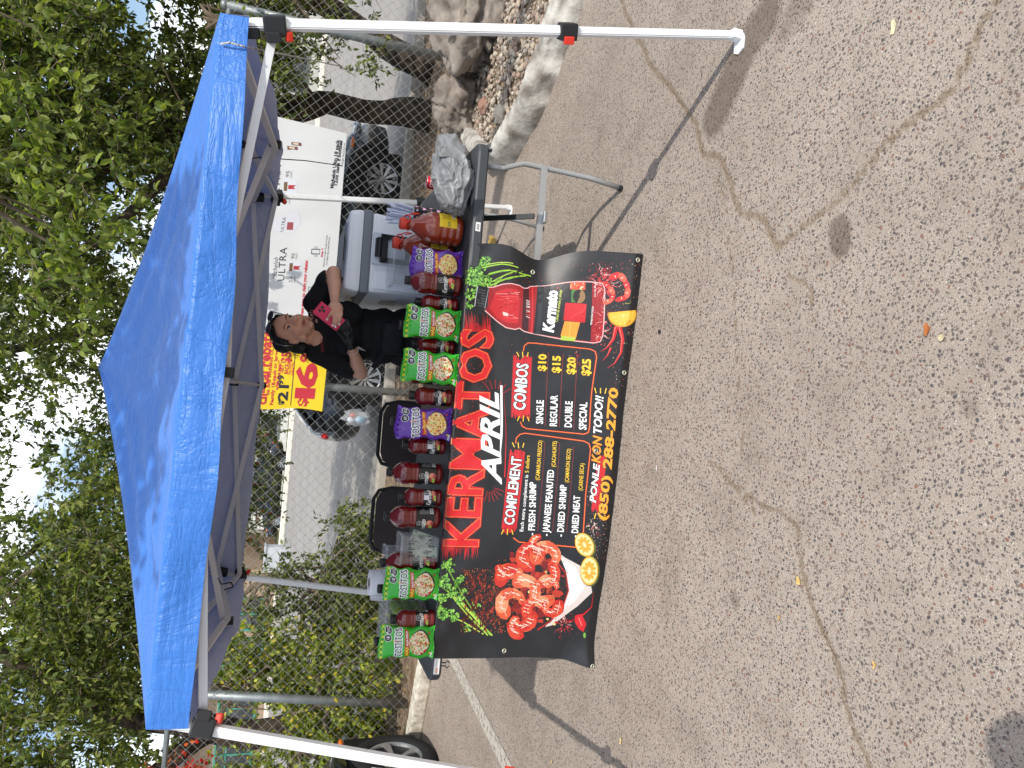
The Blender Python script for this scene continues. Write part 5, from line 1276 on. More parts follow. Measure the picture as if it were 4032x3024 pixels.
# hot sauce jugs with orange caps and rope handles
sauce = mat('orange_hot_sauce', (150, 52, 22), .14, coat=.9, var=.25, vscale=9)
def jug(x, y, rz, label, s=1.0):
    t = thing('sauce_jug', label, 'sauce jug', (x, y, .7465), rz, 'gallon jugs of hot sauce')
    prof = [(.045, 0), (.066, .004), (.072, .014), (.072, .030), (.068, .036), (.072, .042), (.072, .062), (.068, .068), (.072, .074), (.072, .094), (.068, .100), (.072, .106), (.073, .135), (.068, .160), (.052, .192), (.034, .216), (.0235, .234), (.0225, .262)]
    bm = bmesh.new(); lathe(bm, prof, 32); from_bm('jug_body', bm, sauce, t, True)
    bm = bmesh.new(); lathe(bm, [(.026, .258), (.027, .26), (.027, .284), (.025, .287)], 24)
    o = from_bm('cap', bm, mat('orange_cap', (206, 60, 40), .4), t, True)
    bm = bmesh.new(); tube(bm, [Vector((.026 * math.cos(a_) * (1 + .9 * max(0, math.cos(a_ - .6))), .026 * math.sin(a_), .254 + .012 * math.sin(a_ * 2))) for a_ in np.linspace(0, 2 * math.pi, 20)], .0035, 8)
    tube(bm, [(.045, .01, .258), (.056, -.01, .225), (.052, -.02, .20), (.04, -.02, .235)], .003, 6); from_bm('carry_handle', bm, mat('orange_handle', (214, 52, 40), .45), t, True)
    a = Art(); R = random.Random(1); a.rect(0, 0, .088, .082, (236, 196, 30), 1); a.rect(.0, .072, .088, .082, (240, 210, 60), 2)
    a.text('ina', (.004, .030), (.030, .034), .018, (60, 110, 80), .01, .2, 3); a.rect(.050, .006, .078, .022, (240, 238, 226), 2)
    for k in range(9): a.rect(.052 + k * .0027, .008, .0532 + k * .0027, .020, (40, 40, 40), 3)
    for k in range(9): a.rect(.040, .030 + k * .0045, .040 + R.uniform(.02, .042), .0312 + k * .0045, (90, 80, 50), 3)
    a.text('valentina', (.006, .058), (.05, .058), .006, (120, 90, 30), .0, 0, 3) if False else None
    r = .0735; fn = lambda x_, y_, l: ((r + l) * math.sin(x_ / r - .3), -(r + l) * math.cos(x_ / r - .3), .036 + y_); V, Fc, T = a.build('l', fn, None, maxe=.012, gap=.0002)
    from_np('yellow_label', V, Fc, attr_mat('label_print2', .4), t, T); return t
jug(.735, 3.345, .25, 'brown hot sauce jug nearest the front edge, yellow label facing out')
jug(.672, 3.50, .1, 'brown hot sauce jug half hidden behind the rightmost purple snack bag')
# straws in a hearts-and-dots cup
t = thing('straw_holder', 'black tin with pink hearts and dots standing behind the sauce jugs', 'straw holder', (.842, 3.62, .7465))
a = Art(); R = random.Random(6); rr_ = .048; W_ = 2 * math.pi * rr_
def heart(a, x, y, s, col): a.poly([(x, y - s), (x - s * .95, y + s * .15), (x - s * .8, y + s * .7), (x - s * .35, y + s * .8), (x, y + s * .4), (x + s * .35, y + s * .8), (x + s * .8, y + s * .7), (x + s * .95, y + s * .15)], col, 2)
pts = [(.02 + k * .033 + (j % 2) * .016, .025 + j * .036) for j in range(5) for k in range(9)]
for i, (x, y) in enumerate(pts):
    if i % 2: heart(a, x, y, R.uniform(.009, .013), (222, 170, 206))
    else: a.ell((x, y), .0048, .0048, (240, 226, 236), 2, 10)
    for _ in range(2): a.ell((x + R.uniform(-.014, .014), y + R.uniform(-.016, .016)), .0018, .0018, (226, 200, 220), 2, 6)
fn = lambda x, y, l: ((rr_ + l) * math.sin(x / rr_), -(rr_ + l) * math.cos(x / rr_), y); V, Fc, T = a.build('t', fn, None, maxe=.012, gap=.0003)
g0 = len(V); n = 32
for z in (0, .185):
    for i in range(n): V.append(fn(W_ * i / n, z, 0))
for i in range(n): p, q = g0 + i, g0 + (i + 1) % n; Fc += [(p, q, q + n), (p, q + n, p + n)]; T += [lin((24, 24, 28))] * 2
from_np('printed_tin', V, Fc, attr_mat('tin_print', .35), t, T)
bm = bmesh.new(); lathe(bm, [(.047, .001), (.047, .03)], 24); from_bm('tin_bottom', bm, black_pl, t)
bm = bmesh.new(); lathe(bm, [(.0475, .184), (.050, .184), (.050, .188), (.0475, .188)], 28, cap=False); from_bm('rim', bm, mat('silver_rim', (206, 206, 214), .3, metal=.8), t, True)
bm = bmesh.new(); tube(bm, [(0, 0, 0), (0, 0, .215)], .0052, 8); 
st0 = from_bm('wrapped_straw', bm, mat('straw_wrapper', (214, 220, 236), .5, bump=.2), None, True)
R = random.Random(12)
for i in range(22):
    o = st0 if i == 0 else st0.copy()
    if i: COL.objects.link(o)
    a_ = R.uniform(0, 6.3); r_ = .036 * math.sqrt(R.random()); o.location = (.842 + r_ * math.cos(a_), 3.62 + r_ * math.sin(a_), .80 + R.uniform(0, .05)); o.rotation_euler = (R.uniform(-.08, .08), R.uniform(-.1, .1), 0)
    tag(o, 'white paper-wrapped straw standing in the black hearts-and-dots tin', 'straw', 'wrapped straws in the black tin')

# grey carrier bag and can
gb_m = mat('grey_polythene', (128, 130, 132), .4, coat=.1, bump=.2, bscale=26, spec=.5)
bm = bmesh.new(); bmesh.ops.create_icosphere(bm, subdivisions=6, radius=1)
for v in bm.verts:
    p = v.co.copy(); k = 1 + .20 * noise.fractal(p * 1.1 + Vector((4, 0, 0)), 1, 2, 2)
    rg = abs(noise.noise(p * 2.0 + Vector((0, 9, 0)))); rg2 = abs(noise.noise(Vector((p.x * 3, p.y * 5, p.z * 5)) + Vector((2, 9, 0))))
    k += .16 * (1 - min(rg * 4, 1)) * .7 + .045 * (1 - min(rg2 * 4, 1)) - .06
    q = Vector((p.x * .150 * k, p.y * .13 * k, max(p.z, -.62) * .105 * k))
    if p.x > .55: q += Vector((.10 * (p.x - .55) / .45, .02, .02 + .03 * math.sin(p.z * 5)))
    if p.x > .75: q.z *= .8
    if p.x < -.6: q.z *= .75; q.x -= .03
    v.co = q + Vector((0, 0, .070))
o = from_bm('carrier_bag', bm, gb_m, None, True); o.scale = (.88, .9, .9); o.location = (.965, 3.30, .7455); o.rotation_euler = (0, -.10, .12); tag(o, 'crumpled grey plastic carrier bag on the right end of the end-on table', 'plastic bag')
t = thing('soda_can', 'red drinks can standing behind the crumpled grey carrier bag', 'drinks can', (1.03, 3.66, .7455))
bm = bmesh.new(); lathe(bm, [(.024, 0), (.031, .008), (.033, .014), (.033, .105), (.030, .114), (.027, .120)], 28); from_bm('can_body', bm, mat('red_can', (196, 24, 40), .3, metal=.4), t, True)
bm = bmesh.new(); lathe(bm, [(.0275, .119), (.0285, .122), (.0265, .1225), (.025, .117), (.0, .117)], 28, cap=False); from_bm('can_lid', bm, mat('can_aluminium', (200, 202, 204), .3, metal=.9), t, True)
a = Art(); a.rect(0, .0, .16, .004, (230, 230, 230), 1); a.text('COLA', (.0, .06), (.05, .06), .02, (240, 240, 240), .02, .2, 2); a.rect(.06, .02, .085, .05, (230, 230, 230), 1)
V, Fc, T = a.build('c', lambda x, y, l: ((.0333 + l) * math.sin(x / .0333 - .9), -(.0333 + l) * math.cos(x / .0333 - .9), .03 + y), None, maxe=.01); from_np('can_print', V, Fc, attr_mat('label_print2', .4), t, T)

# clear box before the cooler, white box and cups
tub('takeaway_box', 'shallow clear plastic box between the cooler latch and the purple snack bag', 'plastic box', (.615, 3.74, .875), .23, .16, .125, 0, .03, taper=.9, rim=.010)
bm = bmesh.new(); box(bm, (0, 0, .062), (.20, .14, .124), bev=.008); o = from_bm('carton', bm, mat('white_card', (220, 220, 222), .8)); o.location = (.615, 3.74, .7465); tag(o, 'white carton under the clear box in front of the cooler', 'box')
t = thing('paper_cup', 'pale paper cup behind the rightmost green snack bag, by the woman', 'cup', (.345, 3.60, .7465))
bm = bmesh.new(); lathe(bm, [(.028, 0), (.040, .16), (.042, .162), (.042, .165), (.038, .163), (.027, .006)], 24, cap=False); from_bm('cup_wall', bm, mat('paper_cup', (224, 214, 214), .7), t, True)
bm = bmesh.new(); lathe(bm, [(.0435, .158), (.0435, .168), (.036, .172), (.0, .173)], 24, cap=False); from_bm('cup_lid', bm, mat('white_lid', (232, 232, 232), .4), t, True)
bm = bmesh.new(); box(bm, (0, 0, .04), (.10, .08, .08), bev=.006); o = from_bm('white_carton', bm, mat('white_card', (220, 220, 222), .8)); o.location = (.475, 3.52, .7465); tag(o, 'small white carton behind the fully visible large bottle', 'box')

# ------------------------------------------------------------------ cooler
def cooler():
    t = thing('cooler', 'white wheeled cooler with grey band and black latch standing on the right table', 'cooler', (.655, 4.12, .7465), .10)
    wp = mat('cooler_white', (236, 239, 244), .45, bump=.06, bscale=120); gp = mat('cooler_grey', (122, 128, 136), .5); bp_ = mat('latch_black', (26, 27, 30), .35)
    w, d = .43, .50
    bm = bmesh.new(); box(bm, (0, 0, .17), (w, d, .34), bev=.022)
    for v in bm.verts: k = .90 + .10 * v.co.z / .34; v.co.x *= k; v.co.y *= k
    from_bm('body', bm, wp, t)
    bm = bmesh.new(); box(bm, (0, 0, .362), (w + .012, d + .012, .045), bev=.010); from_bm('grey_band', bm, gp, t)
    bm = bmesh.new(); box(bm, (0, 0, .420), (w + .016, d + .016, .078), bev=.026, taper=.95); lid = from_bm('lid', bm, wp, t)
    bm = bmesh.new(); box(bm, (.01, -.02, .462), (w * .72, d * .66, .020), bev=.008, taper=.94); from_bm('lid_panel', bm, gp, lid)
    bm = bmesh.new(); box(bm, (.01, -d / 2 + .045, .4735), (.13, .03, .006), bev=.002); from_bm('lid_recess', bm, bp_, lid)
    f = -d / 2
    # recessed panels in the front
    for sx in (-1, 1): bm = bmesh.new(); box(bm, (sx * .145, f * .965 - .004, .19), (.10, .014, .24), bev=.006); from_bm('moulded_panel', bm, wp, t)
    bm = bmesh.new(); box(bm, (.02, f - .002, .245), (.17, .022, .17), bev=.005); from_bm('latch_plate', bm, mat('cooler_pale', (206, 212, 222), .5), t)
    bm = bmesh.new(); fx = .02
    for b_ in ((fx - .062, .215, .026, .15), (fx + .062, .215, .026, .15)): box(bm, (b_[0], f - .022, b_[1]), (b_[2], .020, b_[3]), bev=.004)
    box(bm, (fx, f - .022, .275), (.15, .020, .038), bev=.004); box(bm, (fx, f - .022, .150), (.15, .020, .020), bev=.004)
    la = from_bm('latch', bm, bp_, t)
    bm = bmesh.new(); tube(bm, [(fx - .05, f - .036, .300), (fx + .05, f - .036, .300)], .013, 14); box(bm, (fx, f - .026, .305), (.10, .016, .032), bev=.004); from_bm('latch_barrel', bm, bp_, la)
    bm = bmesh.new(); box(bm, (-w / 2 + .008, -.02, .40), (.03, .16, .03), rot=Matrix.Rotation(.5, 3, 'Y'), bev=.008); from_bm('side_handle', bm, bp_, t)
    a = Art(); a.rect(-.055, -.05, .055, .05, (110, 116, 122), 1); V, Fc, T = a.build('x', lambda x, y, l: (-w / 2 * .955 - .003 - l, .0 - x, .20 + y), None); from_np('side_vent', V, Fc, attr_mat('label_print2', .4), t, T)
    bm = bmesh.new(); tube(bm, [(-w / 2 - .02, d / 2 - .09, .0), (-w / 2 - .02, d / 2 - .09, .02)], .0, flat=(.05, .05)); bm.free()
cooler()

# ------------------------------------------------------------------ folding chairs
def chair(x, y, rz, label):
    t = thing('folding_chair', label, 'folding chair', (x, y, 0), rz, 'folding chairs behind the long table')
    fr = mat('chair_frame_black', (30, 30, 32), .6); pad = mat('chair_brown_pad', (48, 36, 36), .55, bump=.2, bscale=80)
    bm = bmesh.new(); hw = .20
    pts = [(-hw, .03, .0), (-hw, -.02, .50), (-hw, -.06, .76), (-hw + .02, -.07, .835), (-hw + .07, -.075, .862), (hw - .07, -.075, .862), (hw - .02, -.07, .835), (hw, -.06, .76), (hw, -.02, .50), (hw, .03, 0)]
    tube(bm, pts, .0115, 10); from_bm('frame', bm, fr, t, True)
    bm = bmesh.new(); w = hw - .006; q = [(-w, .58), (w, .58), (w, .78), (w - .03, .83), (w - .08, .847), (-w + .08, .847), (-w + .03, .83), (-w, .78)]
    f = [bm.verts.new((x_, -.078 + (.847 - z_) * .12, z_)) for x_, z_ in q]; b = [bm.verts.new((x_, -.058 + (.847 - z_) * .12, z_)) for x_, z_ in q]
    bm.faces.new(f); bm.faces.new(b[::-1])
    for i in range(8): j = (i + 1) % 8; bm.faces.new((f[i], f[j], b[j], b[i]))
    from_bm('backrest', bm, pad, t)
    bm = bmesh.new(); box(bm, (0, .16, .44), (.37, .38, .03), bev=.012); from_bm('seat', bm, pad, t)
    for s in (-1, 1):
        bm = bmesh.new(); tube(bm, [(s * .175, -.02, .47), (s * .175, .36, .0)], .0105, 8); from_bm('rear_leg', bm, fr, t, True)
    bm = bmesh.new(); tube(bm, [(-.19, .0, .2), (.19, .0, .2)], .008, 8); from_bm('cross_rail', bm, fr, t, True)
    return t
c_ = chair(-.30, 4.42, math.radians(182), 'black folding chair back seen behind the leftmost purple snack bag')
c_ = chair(-.83, 4.42, math.radians(178), 'black folding chair back seen behind the tips tub and its neighbour bottles')

# ------------------------------------------------------------------ hand broom, litter bag, small litter
t = thing('hand_broom', 'small straw hand broom with orange handle lying on the asphalt behind the tables', 'hand broom', (1.03, 5.28, .02), 2.6)
bm = bmesh.new(); tube(bm, [(0, 0, .01), (.16, 0, .012)], [.02, .012], 10); tube(bm, [(.14, 0, .012), (.30, 0, .012)], .010, 8); from_bm('handle', bm, mat('orange_handle', (214, 52, 40), .45), t, True)
bm = bmesh.new(); R = random.Random(3)
for _ in range(160): a_ = R.uniform(-.45, .45); l_ = R.uniform(.10, .15); h = R.uniform(0, .035); tube(bm, [(0, a_ * .05, .005 + h * .4), (-l_ * math.cos(a_), l_ * math.sin(a_), h)], .0014, 3, cap=False)
from_bm('bristles', bm, mat('straw_bristle', (206, 176, 96), .8), t)
t = thing('litter_bag', 'clear plastic bag of empties hanging at the lower left corner of the advertising sheet', 'litter bag', tuple(wall_pt(770, 902, 6.62)))
bm = bmesh.new(); ellipsoid(bm, (0, 0, 0), (.07, .06, .11), 24, 16, nz=.5, nf=2.5, seed=3); from_bm('bag_film', bm, clear, t, True)
for (p, c, s_) in (((-.015, 0, -.04), (150, 186, 206), (.03, .03, .05)), ((.02, -.01, .03), (196, 80, 50), (.022, .02, .03)), ((-.02, .0, .05), (226, 226, 230), (.025, .02, .03))):
    bm = bmesh.new(); ellipsoid(bm, p, s_, 12, 8, nz=.2); from_bm('empty_container', bm, mat('litter_%d' % c[0], c, .3), t, True)
def small(name, label, cat, px, py, pts, col, lift=.004, curl=.006):
    g = ground_pt(px, py); bm = bmesh.new(); vs = [bm.verts.new((x * .0085, y * .0085, lift + curl * abs(math.sin(x * 1.7 + y)))) for x, y in pts]; c0 = bm.verts.new((sum(p[0] for p in pts) * .01 / len(pts), sum(p[1] for p in pts) * .01 / len(pts), lift))
    for i in range(len(vs)): bm.faces.new((vs[i], vs[(i + 1) % len(vs)], c0))
    o = from_bm(name, bm, mat('leaf_%d_%d' % (col[0], col[2]), col, .7, var=.3, vscale=60)); o.location = (g.x, g.y, .001); return tag(o, label, cat, 'fallen leaves on the asphalt' if cat == 'leaf' else None)
LS = [(-2.4, -.6), (-1.2, -1.1), (.6, -1.2), (2.2, -.3), (2.6, .4), (1.2, 1.0), (-.8, 1.1), (-2.2, .5)]
small('fallen_leaf', 'curled orange-brown leaf lying in the open middle of the asphalt', 'leaf', 2007, 713, [(x * .8, y * .8) for x, y in LS], (176, 104, 48), curl=.012)
small('fallen_leaf', 'ragged pale yellow leaf lying on the left crack of the asphalt', 'leaf', 1729, 1254, [(x * .6, y * 1.1) for x, y in LS], (206, 172, 104))
small('fallen_leaf', 'small yellow leaf on the asphalt nearest the photographer', 'leaf', 1893, 1436, [(x * .5, y * .6) for x, y in LS], (206, 178, 104))
small('fallen_leaf', 'tiny yellow leaf on the asphalt right of the left crack', 'leaf', 1687, 1334, [(x * .4, y * .5) for x, y in LS], (204, 172, 104))
small('fallen_leaf', 'yellow leaf by the left tent leg shadow on the asphalt', 'leaf', 1344, 1600, [(x * .6, y * .6) for x, y in LS], (226, 196, 120))
small('fallen_leaf', 'yellow leaf cut by the left frame edge beyond the leg shadow', 'leaf', 1194, 1646, [(x * .5, y * .6) for x, y in LS], (224, 196, 130))
small('bird_dropping', 'white splash mark on the open asphalt at the far right', 'bird dropping', 1930, 60, [(-2.5, -.8), (.5, -1.4), (3, -.4), (2.6, .8), (0, .5), (-2.0, 1.0)], (226, 218, 176), .002, .0005)
small('paper_scrap', 'white scrap lying in front of the foot of the banner', 'paper scrap', 1421, 1011, [(-1.2, -.2), (1.2, -.3), (1.2, .2), (-1.2, .3)], (238, 238, 240), .003, .003)
small('pebble', 'pale round pebble standing out near the curled orange leaf', 'pebble', 2038, 730, [(1.1 * math.cos(k * .8), 1.0 * math.sin(k * .8)) for k in range(8)], (206, 190, 150), .006, .002)
small('bottle_cap', 'dark round cap lying on the asphalt in front of the banner', 'bottle cap', 1427, 717, [(1.2 * math.cos(k * .8), 1.2 * math.sin(k * .8)) for k in range(8)], (50, 50, 54), .006, .001)
# ------------------------------------------------------------------ the woman behind the table
def C4(x, y, Y): return wall_pt((950 + x * .3165) / 1.8228, (1000 + y * .3165) / 1.8228, Y)
def blend_body(prims, voxel, smooth_it=6):
    """prims: ('cap', a, b, ra, rb) tapered limb, ('ell', c, s, rotation matrix) -> one welded skin"""
    bm = bmesh.new()
    for p in prims:
        if p[0] == 'cap':
            a, b, ra, rb = Vector(p[1]), Vector(p[2]), p[3], p[4]; n = 5
            tube(bm, [a.lerp(b, k / n) for k in range(n + 1)], [ra + (rb - ra) * k / n for k in range(n + 1)], 18)
            ellipsoid(bm, a, (ra,) * 3, 16, 10); ellipsoid(bm, b, (rb,) * 3, 16, 10)
        else: ellipsoid(bm, p[1], p[2], 28, 18, rot=p[3])
    me = bpy.data.meshes.new('tmp'); bm.to_mesh(me); bm.free(); o = bpy.data.objects.new('tmp', me); COL.objects.link(o)
    r = o.modifiers.new('r', 'REMESH'); r.mode = 'VOXEL'; r.voxel_size = voxel; r.use_smooth_shade = True
    s = o.modifiers.new('s', 'SMOOTH'); s.factor = .5; s.iterations = smooth_it
    dg = bpy.context.evaluated_depsgraph_get(); me2 = bpy.data.meshes.new_from_object(o.evaluated_get(dg)); bpy.data.objects.remove(o)
    return me2
def prim_dist(P, p):
    if p[0] == 'cap':
        a, b = np.array(p[1]), np.array(p[2]); d = b - a; t = np.clip(((P - a) @ d) / max(d @ d, 1e-9), 0, 1)
        return np.linalg.norm(P - a - t[:, None] * d, axis=1) - (p[3] + (p[4] - p[3]) * t)
    R_ = np.array(p[3]) if p[3] is not None else np.eye(3); q = (P - np.array(p[1])) @ R_; s = np.array(p[2]); k = np.linalg.norm(q / s, axis=1)
    return (k - 1) * s.min()

skin_m = mat('skin', (222, 168, 140), .5, var=.10, vscale=14, sss=.12)
shirt_m = mat('black_cotton', (17, 17, 20), .85, bump=.7, bscale=16)
pants_m = mat('black_trousers', (20, 20, 24), .85, bump=.5, bscale=20)
glove_m = mat('black_nitrile', (26, 27, 30), .4, bump=.7, bscale=70)
hair_m = mat('black_hair', (16, 13, 13), .42, bump=.6, bscale=60)
def finger(root, dirs, lens, rads, tag_):
    out = []; p = Vector(root)
    for d, l, (ra, rb) in zip(dirs, lens, rads):
        q = p + Vector(d).normalized() * l; out.append((('cap', tuple(p), tuple(q), ra, rb), tag_)); p = q
    return out, p
def woman():
    YH = 4.02
    hc = C4(640, 930, YH)                     # middle of the head
    faceR = Matrix.Rotation(math.radians(22), 3, 'Z') @ Matrix.Rotation(math.radians(-9), 3, 'X') @ Matrix.Rotation(math.radians(4), 3, 'Y')
    # local head frame: x = her left (to the right in view), -y = out of the face, z = up
    H = lambda x, y, z: hc + faceR @ Vector((x, y, z))
    E_ = lambda c, s, R=None: ('ell', tuple(c), s, (faceR if R is None else R))
    P_ = []
    def add(p, t): P_.append((p, t))
    add(E_(H(0, .012, .020), (.073, .090, .093)), 'skin'); add(E_(H(0, -.022, -.020), (.062, .066, .080)), 'skin'); add(E_(H(0, -.030, -.070), (.040, .045, .036)), 'skin')
    add(E_(H(0, -.068, -.098), (.019, .018, .015)), 'skin')
    for s in (-1, 1): add(E_(H(s * .036, -.056, -.030), (.024, .022, .024)), 'skin'); add(E_(H(s * .071, .010, -.012), (.009, .017, .029)), 'skin'); add(E_(H(s * .030, -.070, .026), (.024, .012, .008)), 'skin')
    for s in (-1, 1): add(E_(H(s * .058, -.012, -.06), (.014, .03, .03)), 'skin')
    add(('cap', tuple(H(0, -.083, .018)), tuple(H(0, -.104, -.022)), .0075, .0115), 'skin')
    for s in (-1, 1): add(E_(H(s * .013, -.092, -.027), (.0085, .010, .008)), 'skin')
    add(E_(H(0, -.083, -.060), (.024, .012, .008)), 'skin'); add(E_(H(0, -.080, -.071), (.020, .012, .008)), 'skin')
    nb = C4(930, 1040, 4.06)                   # base of the neck
    add(('cap', tuple(H(0, .020, -.05)), tuple(nb), .049, .054), 'skin')
    # torso
    shR = C4(945, 1225, 4.06); shL = C4(925, 620, 4.06); chest = (shR + shL) / 2
    waist = C4(1640, 1010, 4.10); hip = C4(2000, 1040, 4.12)
    RT = Matrix.Rotation(math.radians(10), 3, 'Z')
    up = (chest - hip).normalized()
    add(('ell', tuple(chest + Vector((0, .0, -.03))), (.150, .088, .075), RT), 'shirt')
    add(('ell', tuple(chest + Vector((0, -.005, -.13))), (.150, .112, .12), RT), 'shirt')
    for s in (-1, 1): add(('ell', tuple(chest + RT @ Vector((s * .070, -.072, -.155))), (.072, .060, .070), RT), 'shirt')
    add(('ell', tuple(waist + Vector((0, 0, .06))), (.138, .105, .16), RT), 'shirt'); add(('ell', tuple(waist + Vector((0, .005, -.05))), (.150, .115, .14), RT), 'shirt')
    add(('cap', tuple(nb + Vector((0, .01, -.05))), tuple(chest + Vector((0, 0, -.05))), .062, .10), 'shirt')
    for q in (shR, shL): add(('cap', tuple(nb + Vector((0, .008, -.045))), tuple(q + Vector((0, 0, -.012))), .040, .054), 'shirt')
    add(('ell', tuple(hip + Vector((0, .01, -.02))), (.165, .125, .13), RT), 'pants')
    for s in (-1, 1):
        hj = hip + RT @ Vector((s * .085, .01, -.07)); kn = Vector((hj.x + s * .01, hj.y - .01, .42)); an = Vector((hj.x + s * .015, hj.y + .03, .08))
        add(('cap', tuple(hj), tuple(kn), .088, .058), 'pants'); add(('cap', tuple(kn), tuple(an), .055, .040), 'pants'); add(('cap', tuple(an + Vector((0, .01, -.035))), tuple(an + Vector((0, -.13, -.045))), .034, .028), 'shoe')
    # her right arm (left in view): elbow out, gloved hand up to the middle
    elR = C4(1490, 1485, 4.00); wrR = C4(1372, 1165, 3.90)
    add(('cap', tuple(shR), tuple(shR.lerp(elR, .72)), .056, .056), 'shirt'); add(('cap', tuple(shR.lerp(elR, .66)), tuple(elR), .040, .036), 'skin'); add(('cap', tuple(elR), tuple(elR.lerp(wrR, .4)), .036, .034), 'skin'); add(('cap', tuple(elR.lerp(wrR, .4)), tuple(wrR), .034, .023), 'skin')
    kR = C4(1310, 935, 3.86)
    add(('cap', tuple(wrR.lerp(kR, .08)), tuple(wrR.lerp(kR, .30)), .026, .027), 'glove')
    d = (kR - wrR).normalized(); upv = Vector((0, 0, 1)); sd_ = d.cross(Vector((0, -1, 0))).normalized()
    palm = wrR.lerp(kR, .52); rot = Matrix((d, sd_, d.cross(sd_))).transposed()
    add(('ell', tuple(palm), (.050, .038, .017), rot), 'glove')
    for k in range(4):
        o_ = (k - 1.5) * .0175; root = wrR.lerp(kR, .80) + sd_ * o_
        f, _ = finger(root, [d + Vector((0, -.1, .1)), d + Vector((0, .35, .15)), d + Vector((0, .9, .2))], [.034 - .002 * abs(k - 1), .022, .018], [(.0095, .009), (.009, .0085), (.0085, .0075)], 'glove'); P_.extend(f)
    f, _ = finger(palm + Vector((.0, -.012, .026)), [d * .6 + Vector((0, -.15, .75)), d + Vector((.1, -.1, .35))], [.034, .028], [(.0115, .010), (.010, .008)], 'glove'); P_.extend(f)
    # her left arm (right in view): hand holding the phone
    elL = C4(1150, 235, 4.00); wrL = C4(1165, 590, 3.86)
    add(('cap', tuple(shL), tuple(shL.lerp(elL, .70)), .056, .056), 'shirt'); add(('cap', tuple(shL.lerp(elL, .62)), tuple(elL), .040, .037), 'skin'); add(('cap', tuple(elL), tuple(elL.lerp(wrL, .35)), .038, .036), 'skin'); add(('cap', tuple(elL.lerp(wrL, .35)), tuple(wrL), .036, .023), 'skin')
    knL = C4(1185, 745, 3.815); d = (knL - wrL).normalized(); sd_ = Vector((0, 0, 1)) - d * d.z; sd_.normalize(); rot = Matrix((d, sd_, d.cross(sd_))).transposed()
    add(('ell', tuple(wrL.lerp(knL, .55)), (.046, .038, .019), rot), 'skin')
    tips = []
    for k, (tx_, ty_) in enumerate(((1078, 800), (1140, 870), (1175, 885), (1222, 855))):
        root = knL + sd_ * ((1.5 - k) * .017) - d * .006; tip = C4(tx_, ty_, 3.80); m1 = root.lerp(tip, .42) + Vector((0, -.016, 0)); m2 = root.lerp(tip, .76) + Vector((0, -.012, 0))
        for a_, b_, ra, rb in ((root, m1, .0088, .0082), (m1, m2, .0082, .0076), (m2, tip, .0076, .0064)): add(('cap', tuple(a_), tuple(b_), ra, rb), 'skin')
        tips.append((tip, (tip - m2).normalized()))
    th = C4(1075, 690, 3.85); add(('cap', tuple(wrL.lerp(knL, .35) + Vector((0, .012, .02))), tuple(th), .012, .0095), 'skin')
    t = thing('person', 'woman in black T-shirt with one black glove holding a pink phone behind the table', 'person', (waist.x, waist.y, 0))
    org = Vector((waist.x, waist.y, 0))
    me = blend_body([p for p, _ in P_], .0042, 7)
    n = len(me.vertices); V = np.empty(n * 3); me.vertices.foreach_get('co', V); V = V.reshape(-1, 3)
    tags = ['skin', 'shirt', 'pants', 'glove', 'shoe']; D = np.full((5, n), 9.0)
    for p, tg in P_: i = tags.index(tg); D[i] = np.minimum(D[i], prim_dist(V, p))
    # round neckline: throat skin wins in front above the collar line
    best = D.argmin(0)
    nk = nb + Vector((0, -.03, 0)); ring = np.linalg.norm((V - np.array(C4(905, 1040, 3.985))) / np.array([.040, .07, .040]), axis=1) < 1
    best[ring & (best == 1)] = 0
    lp = np.array([len(p.vertices) for p in me.polygons]); st = np.array([p.vertices[0] for p in me.polygons]); mi = best[st]
    for m in (skin_m, shirt_m, pants_m, glove_m, black_pl): me.materials.append(m)
    # cloth stands a few mm proud of skin, with folds
    nrm = np.empty(n * 3); me.vertices.foreach_get('normal', nrm); nrm = nrm.reshape(-1, 3)
    cloth = (best == 1) | (best == 2); add_ = np.zeros(n); idx = np.where(cloth)[0]
    for i in idx:
        q = Vector(V[i]); add_[i] = .007 + .007 * noise.noise(Vector((q.x * 11, q.y * 8, q.z * 16))) + .004 * noise.noise(q * 30)
    V2 = V + nrm * add_[:, None] - np.array(org); me.vertices.foreach_set('co', V2.ravel().astype(np.float32)); me.polygons.foreach_set('material_index', mi.astype(np.int32)); me.update()
    body = bpy.data.objects.new('body', me); COL.objects.link(body); body.parent = t
    def part(name, bm, m, smooth=True, parent=t):
        for v in bm.verts: v.co -= org
        return from_bm(name, bm, m, parent, smooth)
    # face details
    white = mat('eye_white', (206, 200, 196), .3); iris = mat('iris_brown', (40, 24, 18), .2); lip = mat('lips', (168, 92, 84), .45); brow = mat('eyebrow', (40, 26, 22), .9)
    for s in (-1, 1):
        bm = bmesh.new(); ellipsoid(bm, H(s * .0305, -.0735, .008), (.0125, .008, .0058), 14, 10, rot=faceR); e = part('eye', bm, white)
        bm = bmesh.new(); ellipsoid(bm, H(s * .0305 + .001, -.0795, .0075), (.0052, .003, .0052), 12, 8, rot=faceR); part('iris', bm, iris, parent=e)
        bm = bmesh.new(); tube(bm, [H(s * .0305 + k * .0125, -.0800 + abs(k) * .003, .0135 - .003 * k * k) for k in (-1, -.5, 0, .5, 1)], [.0012, .0018, .002, .0018, .001], 6); part('upper_lash', bm, iris, parent=e)
        bm = bmesh.new(); tube(bm, [H(s * x, -.079 + (x - .03) ** 2 * 6, z) for x, z in ((.013, .026), (.024, .030), (.035, .031), (.046, .026))], [.0024, .0028, .0024, .0010], 6); part('eyebrow', bm, brow)
        bm = bmesh.new(); ellipsoid(bm, H(s * .0725, -.012, -.036), (.0035,) * 3, 8, 6); part('earring', bm, mat('pearl', (236, 232, 226), .2))
